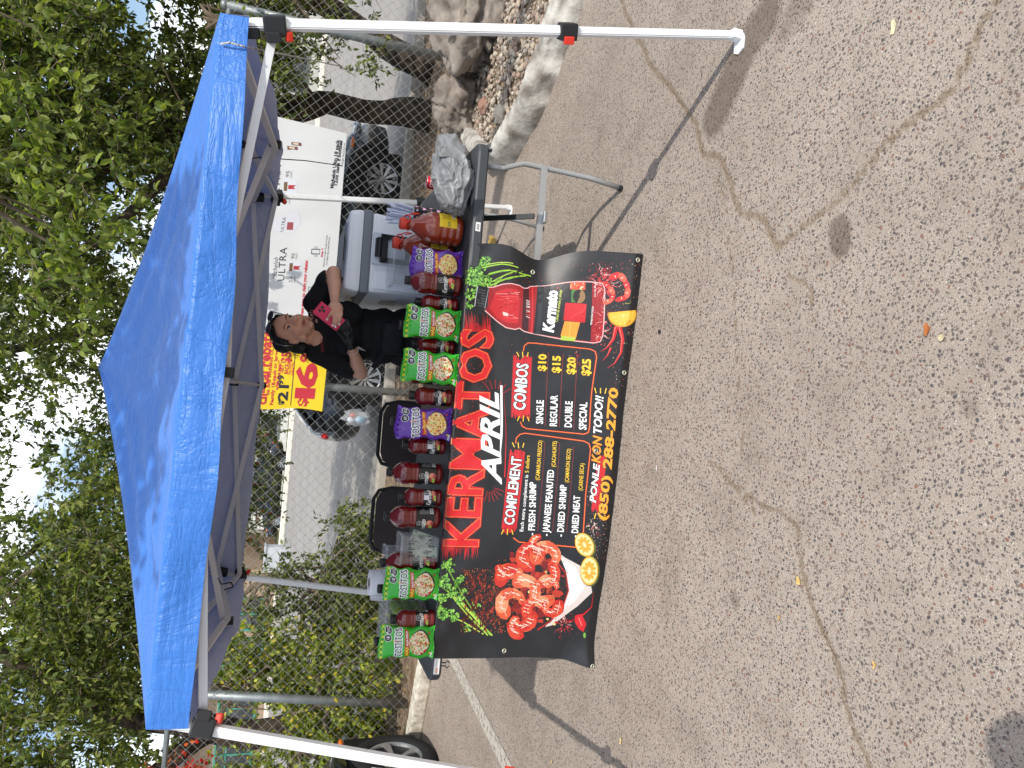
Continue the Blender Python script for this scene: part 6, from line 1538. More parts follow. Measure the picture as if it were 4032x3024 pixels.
    bm = bmesh.new(); ellipsoid(bm, H(0, -.0925, -.0605), (.019, .0055, .0035), 14, 8, rot=faceR); ellipsoid(bm, H(0, -.0895, -.0675), (.0155, .0065, .0042), 14, 8, rot=faceR); part('lips', bm, lip)
    # hair: cap pulled back, bun and loose curls
    prims = []
    prims += [('ell', tuple(H(0, .030, .040)), (.084, .094, .090), faceR), ('ell', tuple(H(-.010, .075, .010)), (.075, .060, .085), faceR), ('ell', tuple(H(-.030, .115, .055)), (.060, .058, .056), faceR), ('ell', tuple(H(-.050, .100, -.03)), (.044, .044, .066), faceR)]
    hm = blend_body(prims, .006, 3); bmh = bmesh.new(); bmh.from_mesh(hm)
    cut = [v for v in bmh.verts if (faceR.transposed() @ (v.co - hc)).y < -.030 - .25 * ((faceR.transposed() @ (v.co - hc)).z - .085) or ((faceR.transposed() @ (v.co - hc)).z < -.01 + .9 * -(faceR.transposed() @ (v.co - hc)).y and (faceR.transposed() @ (v.co - hc)).y < .02)]
    bmesh.ops.delete(bmh, geom=cut, context='VERTS')
    for v in bmh.verts: v.co += Vector((noise.noise(v.co * 40), noise.noise(v.co * 40 + Vector((3, 0, 0))), noise.noise(v.co * 22))) * .003
    R = random.Random(5)
    for k in range(150):
        s = -1; a0 = H(-.05 + R.uniform(-.04, .04), .09 + R.uniform(-.04, .05), -.02 + R.uniform(-.06, .08)); pts = [a0]; dx = Vector((-.010, .0, -.004)); ph = R.uniform(0, 6)
        for j in range(8): pts.append(pts[-1] + dx * R.uniform(.3, .8) + Vector((.005 * math.sin(ph + j * 1.5), .005 * math.cos(ph + j * 1.4), -.004)))
        tube(bmh, pts, .0008, 3, cap=False)
    for k in range(60):
        u = R.uniform(-.06, .06); pts = [H(u, -.060 + abs(u) * .35, .098 - abs(u) * .5), H(u * 1.1, -.02, .126 - abs(u) * .6), H(u * .9 - .01, .06, .125 - abs(u) * .3)]; tube(bmh, pts, .0022, 4)
    part('hair', bmh, hair_m, True)
    # sunglasses on her head
    gl = mat('dark_lens', (24, 26, 30), .08, coat=1)
    for s in (-1, 1):
        bm = bmesh.new(); ellipsoid(bm, H(s * .036, -.052, .112), (.030, .008, .020), 20, 12, rot=faceR @ Matrix.Rotation(-.7, 3, 'X')); part('sunglass_lens', bm, gl)
    bm = bmesh.new(); tube(bm, [H(-.085, .04, .03), H(-.084, .0, .075), H(-.064, -.045, .108), H(-.010, -.058, .116), H(.010, -.058, .116), H(.064, -.045, .108), H(.082, .0, .075), H(.083, .04, .03)], .0025, 6); part('sunglass_frame', bm, black_pl)
    bm = bmesh.new(); tube(bm, [H(-.088, .022, -.01), H(-.093, .018, .03), H(-.088, .014, .075)], .0016, 5); part('hair_pin', bm, mat('silver', (200, 200, 200), .3, metal=.9))
    # necklace, bracelet
    bm = bmesh.new(); tube(bm, [nb + Vector((.060 * math.cos(a_), -.005 - .062 * abs(math.sin(a_)) - .0, -.010 - .040 * math.sin(a_))) for a_ in np.linspace(.1, 3.04, 16)], .0011, 5); part('necklace', bm, mat('gold_chain', (214, 190, 130), .3, metal=.8))
    d = (wrR - elR).normalized(); c0 = elR.lerp(wrR, .86); x_ = d.orthogonal().normalized(); y_ = d.cross(x_)
    bm = bmesh.new(); tube(bm, [c0 + (x_ * math.cos(a_) + y_ * math.sin(a_)) * .0295 for a_ in np.linspace(0, 6.283, 24)], .0022, 6); bl = C4(1440, 1160, 3.86)
    tube(bm, [bl, C4(1480, 1185, 3.855), C4(1545, 1205, 3.85)], .0016, 5); tube(bm, [bl, C4(1470, 1160, 3.855), C4(1520, 1190, 3.85)], .0014, 5); part('cord_bracelet', bm, mat('white_cord', (222, 206, 196), .7))
    # nails
    nail = mat('white_nail', (244, 240, 238), .25, coat=.5)
    for tip, dr in tips:
        bm = bmesh.new(); ellipsoid(bm, tip + dr * .008 + Vector((0, -.0045, 0)), (.0070, .0030, .0058), 10, 8); part('fingernail', bm, nail)
    # belt pouch and strap
    bm = bmesh.new(); box(bm, C4(1880, 1060, 3.965), (.165, .055, .115), bev=.024); part('belt_pouch', bm, mat('pouch_black', (28, 28, 31), .8, bump=.6, bscale=30))
    bm = bmesh.new(); tube(bm, [C4(1960, 800, 4.02), C4(1880, 900, 3.975), C4(1800, 1180, 3.975), C4(1640, 1420, 4.02)], 0, flat=(.006, .03)); part('pouch_strap', bm, mat('pouch_black', (28, 28, 31), .8))
    # print on the shirt
    a = Art(); a.text('ROCIO', (0, 0), (.062, .004), .013, (176, 60, 72), .01, 0, 2)
    p0, p1 = C4(1040, 1208, 3.93), C4(1028, 1058, 3.93)
    ax = (p1 - p0).normalized(); az = Vector((0, -.1, 1)).normalized()
    bvh = None
    from mathutils.bvhtree import BVHTree
    bmb = bmesh.new(); bmb.from_mesh(me); bvh = BVHTree.FromBMesh(bmb); bmb.free()
    def drape(p0_, sx):
        def fn(x, y, l):
            q = p0_ + ax * x * sx + az * y - org; h = bvh.ray_cast(Vector((q.x, q.y - .5, q.z)), Vector((0, 1, 0)))[0]
            return tuple((h if h else q) + Vector((0, -.0015 - l, 0)))
        return fn
    V, Fc, T = a.build('n', drape(p0, (p1 - p0).length / .062), None, maxe=.01); from_np('embroidered_name', V, Fc, attr_mat('embroidery', .8), body, T)
    a = Art(); R = random.Random(4)
    for _ in range(36):
        t_ = R.uniform(0, 6.3); r_ = .030 * math.sqrt(R.random()); a.ell((r_ * math.cos(t_) * 1.2, r_ * math.sin(t_) * .7), R.uniform(.002, .007), R.uniform(.002, .006), R.choice([(176, 130, 124), (120, 60, 66), (200, 160, 150), (80, 50, 54), (150, 96, 90)]), 1 + _ % 4, 8, wob=.3, rnd=R)
    V, Fc, T = a.build('n', drape(C4(915, 760, 3.93), 1), None, maxe=.01); from_np('flower_embroidery', V, Fc, attr_mat('embroidery', .8), body, T)
    # the phone she holds: a thing of its own
    c = C4(1090, 775, 3.826); ph = thing('mobile_phone', "mobile phone in a bright pink case held in the woman's hands", 'mobile phone', tuple(c)); 
    u = (C4(1225, 880, 3.835) - C4(985, 690, 3.835)).normalized(); nrm_ = Vector((-.12, -1, .30)).normalized(); v = nrm_.cross(u).normalized(); nrm_ = u.cross(v).normalized()
    if nrm_.y > 0: nrm_ = -nrm_
    rot = Matrix((u, v, u.cross(v))).transposed(); sg = 1 if (u.cross(v)).y < 0 else -1
    bm = bmesh.new(); box(bm, (0, 0, 0), (.150, .074, .0105), rot, .006); from_bm('phone_case', bm, mat('pink_silicone', (240, 62, 104), .45), ph, False)
    bm = bmesh.new(); box(bm, rot @ Vector((.0, 0, -sg * .0052)), (.140, .066, .0016), rot, .0005); from_bm('screen', bm, mat('phone_glass', (14, 14, 16), .08), ph)
    bm = bmesh.new()
    for x, y in ((-.052, .016), (-.052, -.004), (-.036, .006)):
        cpos = rot @ Vector((x, y, sg * .0055)); ellipsoid(bm, cpos, (.0078, .0078, .0030), 14, 8, rot=rot)
    from_bm('camera_lenses', bm, mat('lens_black', (20, 20, 24), .15, coat=1), ph, True)
    return org
woman()

# the photographer, whose head shades the near left of the asphalt
def photographer():
    t = thing('person', 'photographer standing just behind the viewpoint, in grey shirt and dark trousers', 'person', (-.12, -.16, 0))
    P_ = []; A = lambda *p: P_.append(p)
    A('ell', (0, 0, 1.52), (.075, .095, .115), None); A('cap', (0, .01, 1.44), (0, .0, 1.33), .052, .058); A('ell', (0, 0, 1.24), (.17, .11, .12), None); A('ell', (0, 0, 1.05), (.15, .11, .2), None); A('ell', (0, 0, .88), (.16, .12, .12), None)
    for s in (-1, 1):
        A('cap', (s * .17, 0, 1.31), (s * .21, .10, 1.10), .052, .042); A('cap', (s * .21, .06, 1.10), (s * .095, .13, 1.30), .038, .025); A('ell', (s * .085, .14, 1.345), (.025, .022, .045), None)
        for k in range(4): A('cap', (s * .08, .145, 1.33 + k * .016), (s * (.05), .155, 1.34 + k * .017), .008, .007)
        A('cap', (s * .085, .14, 1.37), (s * .07, .13, 1.42), .010, .008)
        A('cap', (s * .085, 0, .85), (s * .10, 0, .46), .085, .055); A('cap', (s * .10, 0, .46), (s * .10, -.02, .08), .052, .038); A('cap', (s * .10, -.02, .05), (s * .11, .12, .035), .04, .03)
    me = blend_body(P_, .010, 4)
    for m in (skin_m, mat('grey_shirt', (110, 112, 118), .85), pants_m): me.materials.append(m)
    me.polygons.foreach_set('material_index', np.array([2 if p.center.z < .92 else (1 if p.center.z < 1.36 and abs(p.center.x) < .26 and p.center.y < .12 else 0) for p in me.polygons], dtype=np.int32))
    o = bpy.data.objects.new('body', me); COL.objects.link(o); o.parent = t
    bm = bmesh.new(); ellipsoid(bm, (0, -.012, 1.555), (.084, .098, .092), 24, 16, nz=.06, nf=6); from_bm('hair', bm, hair_m, t, True)
photographer()
# ------------------------------------------------------------------ cars
def wheel(t, c, r, w, side, spokes=10, rimc=(190, 192, 194)):
    """side +1: outer face towards +x of the car frame"""
    ty = mat('tyre_rubber', (34, 34, 35), .85, bump=.3, bscale=80); al = mat('alloy', rimc, .3, metal=.75)
    h = bpy.data.objects.new('wheel', None); COL.objects.link(h); h.parent = t; h.location = c; h.empty_display_size = .1
    bm = bmesh.new(); lathe(bm, [(r * .66, -w / 2), (r * .93, -w / 2), (r, -w / 2 + .03), (r, w / 2 - .03), (r * .93, w / 2), (r * .66, w / 2), (r * .64, w / 2 - .02), (r * .64, -w / 2 + .02), (r * .66, -w / 2)], 44, axis='X', cap=False); from_bm('tyre', bm, ty, h, True)
    f = side * (w / 2 - .012)
    bm = bmesh.new(); lathe(bm, [(r * .66, f), (r * .61, f - side * .006), (r * .60, f - side * .05), (r * .60, -f)], 44, axis='X', cap=False); lathe(bm, [(.0, f - side * .02), (r * .12, f - side * .02), (r * .16, f - side * .035)], 24, axis='X', cap=False)
    for k in range(spokes):
        a = 2 * math.pi * k / spokes; d = Vector((0, math.cos(a), math.sin(a))); tw = Vector((0, -math.sin(a), math.cos(a)))
        p0, p1 = d * r * .12 + Vector((f - side * .03, 0, 0)), d * r * .63 + tw * r * .10 + Vector((f - side * .004, 0, 0)); w0, w1 = r * .035, r * .085
        q = [p0 + tw * w0, p0 - tw * w0, p1 - tw * w1, p1 + tw * w1]; b = [v - Vector((side * .022, 0, 0)) for v in q]
        vf = [bm.verts.new(v) for v in q]; vb = [bm.verts.new(v) for v in b]; bm.faces.new(vf); bm.faces.new(vb[::-1])
        for i in range(4): j = (i + 1) % 4; bm.faces.new((vf[i], vf[j], vb[j], vb[i]))
    from_bm('rim', bm, al, h)
    bm = bmesh.new(); lathe(bm, [(0, -f * .2), (r * .59, -f * .2), (r * .59, -f * .4), (0, -f * .4)], 24, axis='X', cap=False); from_bm('brake_disc', bm, mat('wheel_dark', (16, 16, 17), .6), h)
def car(name, label, loc, rz, paint, L_=4.35, W_=1.76, Hh=1.46, wb=2.6, front_over=.85, r=.315, spokes=10, group=None):
    """car frame: nose towards +y, +x its right side"""
    t = thing(name, label, 'car', loc, rz, group)
    y1 = wb / 2 + front_over; y0 = y1 - L_
    # stations along the body: (y, half width, sill z, shoulder z, hood/deck z)
    st = [(y0, .60, .42, .62, .74), (y0 + .10, .78, .30, .74, .90), (y0 + .45, W_ / 2 - .02, .24, .84, .99), (y0 + 1.2, W_ / 2, .22, .88, .96), (0, W_ / 2, .22, .86, .92), (.55, W_ / 2, .22, .84, .93), (y1 - 1.05, W_ / 2 - .01, .22, .80, .92), (y1 - .62, W_ / 2 - .03, .22, .74, .86), (y1 - .28, .76, .22, .66, .77), (y1 - .08, .64, .24, .56, .66), (y1, .48, .30, .50, .56)]
    bm = bmesh.new(); rings = []
    def interp(y):
        for a, b in zip(st[:-1], st[1:]):
            if a[0] <= y <= b[0]: u = (y - a[0]) / (b[0] - a[0]); u = u * u * (3 - 2 * u) * .4 + u * .6; return [p + (q - p) * u for p, q in zip(a, b)]
        return list(st[-1])
    ys = sorted(set([round(y0 + (y1 - y0) * k / 60, 3) for k in range(61)]))
    arch = (wb / 2, -wb / 2); ra = r + .055
    for y in ys:
        _, hw, zs, zh, zt = interp(min(max(y, y0), y1))
        cut = 0
        for ya in arch:
            if abs(y - ya) < ra: cut = max(cut, r + math.sqrt(ra * ra - (y - ya) ** 2))
        zl = max(zs, cut)
        sec = [(0, zl if False else zs), (hw * .80, zs), (hw * .97, zl + .0 if cut else zs + .04), (hw, max(zl + .04, zs + .16)), (hw + .012, max((zs + zh) / 2, zl + .06)), (hw, max(zh - .05, zl + .08)), (hw * .965, max(zh, zl + .10)), (hw * .86, max(zt - .015, zh + .02)), (hw * .5, zt + .012), (0, zt + .02)]
        rings.append([bm.verts.new((x, y, z)) for x, z in sec] + [bm.verts.new((-x, y, z)) for x, z in sec[-2:0:-1]])
    n = len(rings[0])
    for i in range(len(rings) - 1):
        for k in range(n): bm.faces.new((rings[i][k], rings[i][(k + 1) % n], rings[i + 1][(k + 1) % n], rings[i + 1][k]))
    bm.faces.new(rings[0][::-1]); bm.faces.new(rings[-1]); from_bm('body', bm, paint, t, True)
    # dark wells
    for ya in arch:
        for s in (-1, 1): bm = bmesh.new(); box(bm, (s * (W_ / 2 - .22), ya, r + .06), (.34, ra * 1.9, ra * 1.5)); from_bm('wheel_well', bm, mat('wheel_dark', (16, 16, 17), .6), t)
    glass = mat('car_glass', (20, 24, 28), .06, coat=1)
    bm = bmesh.new(); sec = [(.62 + 0, .78, .91, 0), ]
    prof = [(y1 - 1.02, .92), (y1 - 1.75, Hh - .03), (y1 - 2.1, Hh), (y0 + 1.3, Hh - .03), (y0 + .55, Hh - .22), (y0 + .18, .96)]
    rs = []
    for y, z in prof:
        hw0, hw1 = W_ / 2 - .09, (W_ / 2 - .09) - (z - .9) * .42; rs.append([bm.verts.new(v) for v in ((hw0, y, .90), (hw1, y, z - .02), (hw1 * .8, y, z + .01), (-hw1 * .8, y, z + .01), (-hw1, y, z - .02), (-hw0, y, .90))])
    for i in range(len(rs) - 1):
        for k in range(5): bm.faces.new((rs[i][k], rs[i][k + 1], rs[i + 1][k + 1], rs[i + 1][k]))
    from_bm('windows', bm, glass, t)
    bm = bmesh.new(); hw = W_ / 2 - .30
    rf = [(y1 - 1.72, Hh - .015), (y1 - 2.1, Hh + .02), (y0 + 1.3, Hh - .01), (y0 + .60, Hh - .19)]; rs = []
    for y, z in rf: rs.append([bm.verts.new(v) for v in ((hw + .03, y, z - .025), (hw * .8, y, z + .012), (0, y, z + .022), (-hw * .8, y, z + .012), (-hw - .03, y, z - .025))])
    for i in range(len(rs) - 1):
        for k in range(4): bm.faces.new((rs[i][k], rs[i][k + 1], rs[i + 1][k + 1], rs[i + 1][k]))
    for s in (-1, 1):
        for (ya, za, yb, zb) in ((y1 - 1.0, .90, y1 - 1.74, Hh - .04), (.0, .88, .05, Hh - .04), (y0 + 1.0, .9, y0 + 1.2, Hh - .06), (y0 + .2, .95, y0 + .6, Hh - .2)):
            tube(bm, [(s * (W_ / 2 - .075), ya, za), (s * (W_ / 2 - .26), yb, zb)], 0, flat=(.06, .03))
    from_bm('roof', bm, paint, t)
    lens = mat('headlamp_glass', (120, 126, 132), .08, coat=1, metal=.5)
    for s in (-1, 1):
        bm = bmesh.new(); ellipsoid(bm, (s * .60, y1 - .24, .64), (.13, .19, .06), 20, 12, rot=Matrix.Rotation(s * -.55, 3, 'Z')); h = from_bm('headlight', bm, lens, t, True)
        bm = bmesh.new(); ellipsoid(bm, (s * .62, y1 - .10, .66), (.05, .05, .045), 14, 10); from_bm('lamp_bulb', bm, mat('chrome', (210, 212, 214), .2, metal=1), h, True)
        bm = bmesh.new(); ellipsoid(bm, (s * (W_ / 2 - .105), y1 - .40, .70), (.02, .09, .022), 12, 8, rot=Matrix.Rotation(s * -.2, 3, 'Z')); from_bm('side_marker', bm, mat('amber_lens', (236, 120, 30), .2, coat=.6), t, True)
        bm = bmesh.new(); ellipsoid(bm, (s * .62, y0 + .06, .72), (.13, .05, .06), 16, 10); from_bm('tail_light', bm, mat('red_lens', (170, 16, 20), .2, coat=.6), t, True)
        bm = bmesh.new(); ellipsoid(bm, (s * (W_ / 2 + .06), y1 - 1.35, .98), (.10, .06, .07), 14, 10); from_bm('door_mirror', bm, paint, t, True)
        for ya in (.35, -.55): bm = bmesh.new(); box(bm, (s * (W_ / 2 + .008), ya, .80), (.03, .16, .028), bev=.01); from_bm('door_handle', bm, paint, t)
        for ya in arch: wheel(t, (s * (W_ / 2 - .11), ya, r), r, .2, s, spokes)
    bm = bmesh.new(); box(bm, (0, y1 - .045, .42), (.90, .05, .16), bev=.02); g = from_bm('grille', bm, black_pl, t)
    bm = bmesh.new(); box(bm, (0, y1 - .02, .44), (.30, .02, .13), bev=.004); from_bm('number_plate', bm, mat('plate_white', (220, 220, 216), .4), g)
    return t
dark_paint = mat('dark_grey_paint', (38, 42, 50), .22, metal=.35, coat=1)
black_paint = mat('black_paint', (20, 21, 23), .2, metal=.2, coat=1)
# behind the fence, nose to the right: nose +y turned to +x means rotation of -90 degrees; its right side faces the fence
fw_ = ground_pt(876, 402); rw_ = ground_pt(845, 815)
car('parked_car', 'dark grey hatchback with ten-spoke alloy wheels parked beyond the fence behind the advertising sheet', ((2.60 + .02) / 2 + .02, 9.55 + .77, .004), -math.pi / 2, dark_paint, L_=4.2, wb=2.56, front_over=.80, r=.305)
car('parked_car', 'black car at the left frame edge with its front wheel by the wheel stop', (-2.98 - .77, 5.72 - 1.32, 0), 0, black_paint, L_=4.5, wb=2.64, front_over=.78, r=.335, spokes=5)

# ------------------------------------------------------------------ leaves and trees
def leaf_cloud(name, P, size, pal, seed, parent=None, up=.55, elong=2.0, jitter=1.0, droop=.25, dirs=None):
    """leaf blades at points P; each a folded, pointed blade of six points"""
    rng = np.random.default_rng(seed); n = len(P); P = np.asarray(P, float)
    s = size * rng.uniform(.6, 1.35, n)
    d = rng.normal(size=(n, 3)); d[:, 2] -= droop
    if dirs is not None: d = d * .7 + dirs
    d /= np.linalg.norm(d, axis=1)[:, None]
    nn = rng.normal(size=(n, 3)) * jitter; nn[:, 2] += up * 2; nn -= (nn * d).sum(1)[:, None] * d; nn /= np.linalg.norm(nn, axis=1)[:, None] + 1e-9
    w = np.cross(d, nn); hw = (s / elong)[:, None]; s_ = s[:, None]
    base = P; m1 = P + d * s_ * .42; tip = P + d * s_ - nn * s_ * .10
    l1 = P + d * s_ * .36 + w * hw * .5 + nn * s_ * .08; r1 = P + d * s_ * .36 - w * hw * .5 + nn * s_ * .08
    l2 = P + d * s_ * .72 + w * hw * .36 + nn * s_ * .04; r2 = P + d * s_ * .72 - w * hw * .36 + nn * s_ * .04
    V = np.stack([base, r1, r2, tip, l2, l1], 1).reshape(-1, 3); i = np.arange(n)[:, None] * 6
    Fc = np.concatenate([i + np.array([[0, 1, 2, 3]]), i + np.array([[0, 3, 4, 5]])], 0)
    pal = np.array([lin(c) for c in pal]); col = pal[rng.integers(0, len(pal), n)] * rng.uniform(.7, 1.25, n)[:, None]
    return from_np(name, V, Fc, attr_mat('leaf_blade', .5, translucent=.42, spec=.35), parent, np.concatenate([col, col], 0))
bark = mat('dark_bark', (78, 66, 54), .95, bump=1.0, bscale=26, var=1, vscale=9, rgb2=(44, 37, 32))
twig_m = mat('twig', (112, 98, 82), .9)
def tree(name, label, cat, base, trunks, crown, nt, per, size, pal, seed, group=None, spray=.42, fill=None, elong=2.0, thin=None, twig_r=.0035, boughs=26):
    """trunks: list of polylines [(x,y,z,r)...]; crown: list of ellipsoids (cx,cy,cz,sx,sy,sz,weight)"""
    t = thing(name, label, cat, base, 0, group); b0 = Vector(base); R = random.Random(seed)
    bm = bmesh.new()
    for tr in trunks:
        pts, rr = [], []
        for i in range(len(tr) - 1):
            for k in range(6):
                u = k / 6; p = Vector(tr[i][:3]).lerp(Vector(tr[i + 1][:3]), u); r = tr[i][3] * (1 - u) + tr[i + 1][3] * u
                p += Vector((noise.noise(p * 1.7 + Vector((seed, 0, 0))), noise.noise(p * 1.7 + Vector((0, seed, 0))), 0)) * .07; pts.append(p - b0); rr.append(r * (1 + .12 * noise.noise(p * 5)))
        pts.append(Vector(tr[-1][:3]) - b0); rr.append(tr[-1][3]); tube(bm, pts, rr, 12)
    from_bm('trunk', bm, bark, t, True)
    # twigs through the crown and leaves strung along them
    W = [c[6] for c in crown]; tot = sum(W); P, Dd = [], []; bmt = bmesh.new(); anchors = [Vector(q[:3]) for tr in trunks for q in tr[1:]]
    for k in range(nt):
        x = R.random() * tot
        for c in crown:
            x -= c[6]
            if x <= 0: break
        while True:
            q = Vector((R.uniform(-1, 1), R.uniform(-1, 1), R.uniform(-1, 1)))
            if q.length <= 1: break
        a = Vector((c[0] + q.x * c[3], c[1] + q.y * c[4], c[2] + q.z * c[5]))
        if thin is not None and noise.fractal(a * thin[0] + Vector((seed * 2.3, 0, 0)), 1, 2, 3) < thin[1]: continue
        d = Vector((R.gauss(0, 1), R.gauss(0, .8), R.gauss(-.1, .55))).normalized(); l_ = spray * R.uniform(.6, 1.3); cur = a.copy(); pts = [a - b0]
        for j in range(5):
            d = (d + Vector((R.gauss(0, .22), R.gauss(0, .22), R.gauss(-.10, .2)))).normalized(); cur = cur + d * l_ / 5; pts.append(cur - b0)
        tube(bmt, pts, [twig_r, twig_r * .9, twig_r * .8, twig_r * .6, twig_r * .5, twig_r * .35], 3, cap=False)
        for j in range(per):
            u = R.uniform(.1, 1) * 5; i = min(int(u), 4); p = pts[i].lerp(pts[i + 1], u - i); P.append(p + Vector((R.gauss(0, .018), R.gauss(0, .018), R.gauss(0, .018)))); Dd.append(d * .8)
    # boughs joining the crown
    for k in range(boughs):
        c = crown[k % len(crown)]; q = Vector((c[0] + R.uniform(-.8, .8) * c[3], c[1] + R.uniform(-.8, .8) * c[4], c[2] + R.uniform(-.7, .8) * c[5])); a = min(anchors, key=lambda p_: (p_ - q).length); m1 = a.lerp(q, .5) + Vector((R.uniform(-.2, .2), R.uniform(-.2, .2), R.uniform(-.05, .25)))
        pts = [a - b0, a.lerp(m1, .5) - b0 + Vector((0, 0, .05)), m1 - b0, m1.lerp(q, .5) - b0, q - b0]; r0 = R.uniform(.012, .035); tube(bmt, pts, [r0, r0 * .8, r0 * .55, r0 * .35, r0 * .15], 6, cap=False)
    br = from_bm('branches', bmt, twig_m, t)
    leaf_cloud('foliage', P, size, pal, seed, t, elong=elong, dirs=np.array(Dd)); return t
DG = [(88, 102, 52), (72, 88, 46), (106, 118, 62), (122, 130, 68), (58, 70, 40)]
MG = [(120, 134, 64), (104, 120, 58), (142, 152, 78), (90, 106, 50), (162, 166, 88)]
YG = [(166, 180, 62), (140, 160, 56), (190, 196, 78), (118, 142, 50), (210, 190, 70)]
tree('twin_trunk_tree', 'large dark tree with two leaning trunks behind the right part of the fence', 'tree', (3.35, 8.3, 0),
     [[(3.05, 8.25, -.05, .19), (3.0, 8.3, .5, .14), (3.0, 8.35, 1.2, .12), (2.7, 8.3, 2.1, .12), (2.0, 8.2, 3.1, .08), (1.2, 8.1, 4.0, .05)],
      [(3.62, 8.4, -.05, .18), (3.9, 8.5, .6, .13), (4.2, 8.6, 1.3, .12), (4.4, 8.6, 2.2, .12), (4.3, 8.4, 3.3, .08), (3.8, 8.2, 4.4, .05)],
      [(3.0, 8.3, 1.1, .10), (2.3, 8.0, 2.2, .07), (1.4, 7.8, 2.9, .05), (.6, 7.7, 3.5, .03)]],
     [(3.9, 8.0, 3.1, 1.9, 1.3, 1.5, 3.2), (2.2, 8.1, 3.3, 1.6, 1.2, 1.15, 2.4), (5.0, 8.2, 2.2, 1.2, 1.0, 1.0, 1.0), (3.2, 8.1, 4.6, 2.4, 1.4, .9, 2.0), (.8, 8.3, 3.9, 1.3, 1.0, .9, 1.2), (3.4, 7.6, 2.0, 1.2, .5, .42, .9)],
     4600, 24, .064, DG + DG + MG, 11, thin=(.9, -.34))
tree('climbing_vine', 'green leafy vine tangled through the fence around the right fence post', 'vine', (3.4, 6.9, 0),
     [[(3.9, 6.95, 0, .02), (3.8, 6.95, .8, .016), (3.5, 6.9, 1.6, .012), (3.0, 6.9, 2.1, .008)]],
     [(3.3, 6.95, 1.75, 1.15, .22, .50, 2.0), (2.75, 6.95, 1.95, .5, .2, .3, .7), (3.9, 6.95, 1.2, .5, .16, .45, .35), (3.1, 6.9, 1.05, .45, .12, .35, .25)], 330, 15, .052, MG + DG, 12, spray=.30, twig_r=.0025)
tree('overhanging_tree', 'sunlit pale green boughs hanging in front of the dark tree, above the canopy peak', 'tree', (5.6, 4.2, 0),
     [[(5.6, 4.2, 0, .16), (5.5, 4.3, 1.6, .13), (5.2, 4.5, 3.2, .10), (4.0, 5.2, 4.6, .06), (2.4, 5.8, 4.3, .035), (1.2, 6.0, 3.6, .02)]],
     [(1.5, 6.3, 3.25, .95, .5, .55, 2.4), (.7, 6.2, 3.0, .5, .4, .3, .8), (2.4, 6.2, 3.5, .5, .4, .3, .3)], 95, 17, .076, [(124, 140, 66), (106, 124, 56), (146, 156, 76), (92, 110, 50)], 13, spray=.45, elong=1.75, boughs=7)
tree('street_tree', 'open crowned tree beyond the canopy peak with sky showing between its leaves', 'tree', (.8, 11.8, 0),
     [[(.8, 11.9, 0, .16), (.8, 11.8, 2.0, .13), (.5, 11.5, 3.5, .09), (.0, 11.2, 4.8, .05)], [(.8, 11.8, 2.3, .09), (-1.6, 11.4, 3.3, .06), (-3.0, 11.2, 4.6, .03)]],
     [(-.6, 10.9, 3.4, 2.3, 1.2, .80, 2.2), (-2.4, 11.0, 4.3, 1.8, 1.0, 1.3, 1.5), (.8, 11.0, 4.7, 1.9, 1.0, 1.0, 1.3), (-3.4, 10.9, 3.1, 1.6, 1.0, .8, 1.2)],
     2500, 24, .075, DG + [(76, 96, 42)], 14, thin=(.8, .0), spray=.55)
tree('left_shade_tree', 'broad tree at the left with a dark trunk behind the left fence post', 'tree', (-3.6, 7.9, 0),
     [[(-3.75, 7.9, -.05, .20), (-3.65, 7.9, 1.0, .15), (-3.6, 7.9, 1.9, .12), (-3.3, 7.8, 2.8, .08), (-2.5, 7.7, 3.8, .05)], [(-3.6, 7.9, 1.7, .10), (-4.3, 7.8, 2.7, .07), (-4.9, 7.7, 3.8, .04)]],
     [(-3.4, 7.9, 3.3, 1.6, 1.0, 1.1, 2.4), (-2.1, 7.9, 2.9, 1.2, .8, .75, 1.3), (-4.9, 7.8, 3.0, 1.3, 1.0, 1.4, 1.8), (-3.2, 7.8, 4.4, 2.2, 1.0, .7, 1.2)],
     3000, 22, .060, MG + DG, 15, thin=(.9, -.06))
tree('bush', 'yellow-green small-leaved bush growing round the left fence post', 'bush', (-3.15, 7.2, 0),
     [[(-3.1, 7.1, 0, .018), (-3.05, 7.1, .7, .014), (-2.9, 7.05, 1.5, .008)], [(-3.3, 7.05, 0, .016), (-3.4, 7.05, .9, .012), (-3.3, 7.0, 1.5, .006)]],
     [(-3.1, 7.25, .55, .78, .3, .5, 2.0), (-2.8, 7.25, 1.15, .44, .25, .42, 1.0), (-3.85, 7.2, .8, .5, .3, .7, 1.0), (-2.7, 7.2, 1.6, .3, .2, .25, .35)], 1000, 17, .042, YG + MG, 16, spray=.24, elong=1.5, twig_r=.002)
tree('bush', 'darker green bush behind the fence between the left fence post and the chairs', 'bush', (-2.2, 7.7, 0),
     [[(-2.2, 7.7, 0, .02), (-2.1, 7.7, .8, .015), (-2.0, 7.7, 1.3, .008)]],
     [(-2.25, 7.7, .55, .60, .4, .55, 2.0), (-1.60, 7.9, .45, .30, .3, .32, .5), (-2.3, 7.7, 1.3, .5, .35, .25, .4)], 560, 17, .052, DG + MG, 17, spray=.30, elong=2.2, twig_r=.0025)
tree('hanging_branch', 'drooping leafy branch with rusty seed pods left of the yellow end of the sheet', 'branch', (-1.0, 9.6, 0),
     [[(1.2, 11.6, 2.2, .05), (.2, 10.4, 2.5, .04), (-.9, 9.6, 2.3, .025), (-1.7, 9.4, 1.9, .012)]],
     [(-.75, 9.3, 1.55, .50, .3, .22, 1.0), (-1.6, 9.3, 1.62, .6, .3, .2, 1.0), (-.9, 9.3, 1.95, .9, .4, .3, 1.2)], 190, 17, .062, DG * 3 + [(156, 84, 52)], 18, spray=.38, elong=2.4)
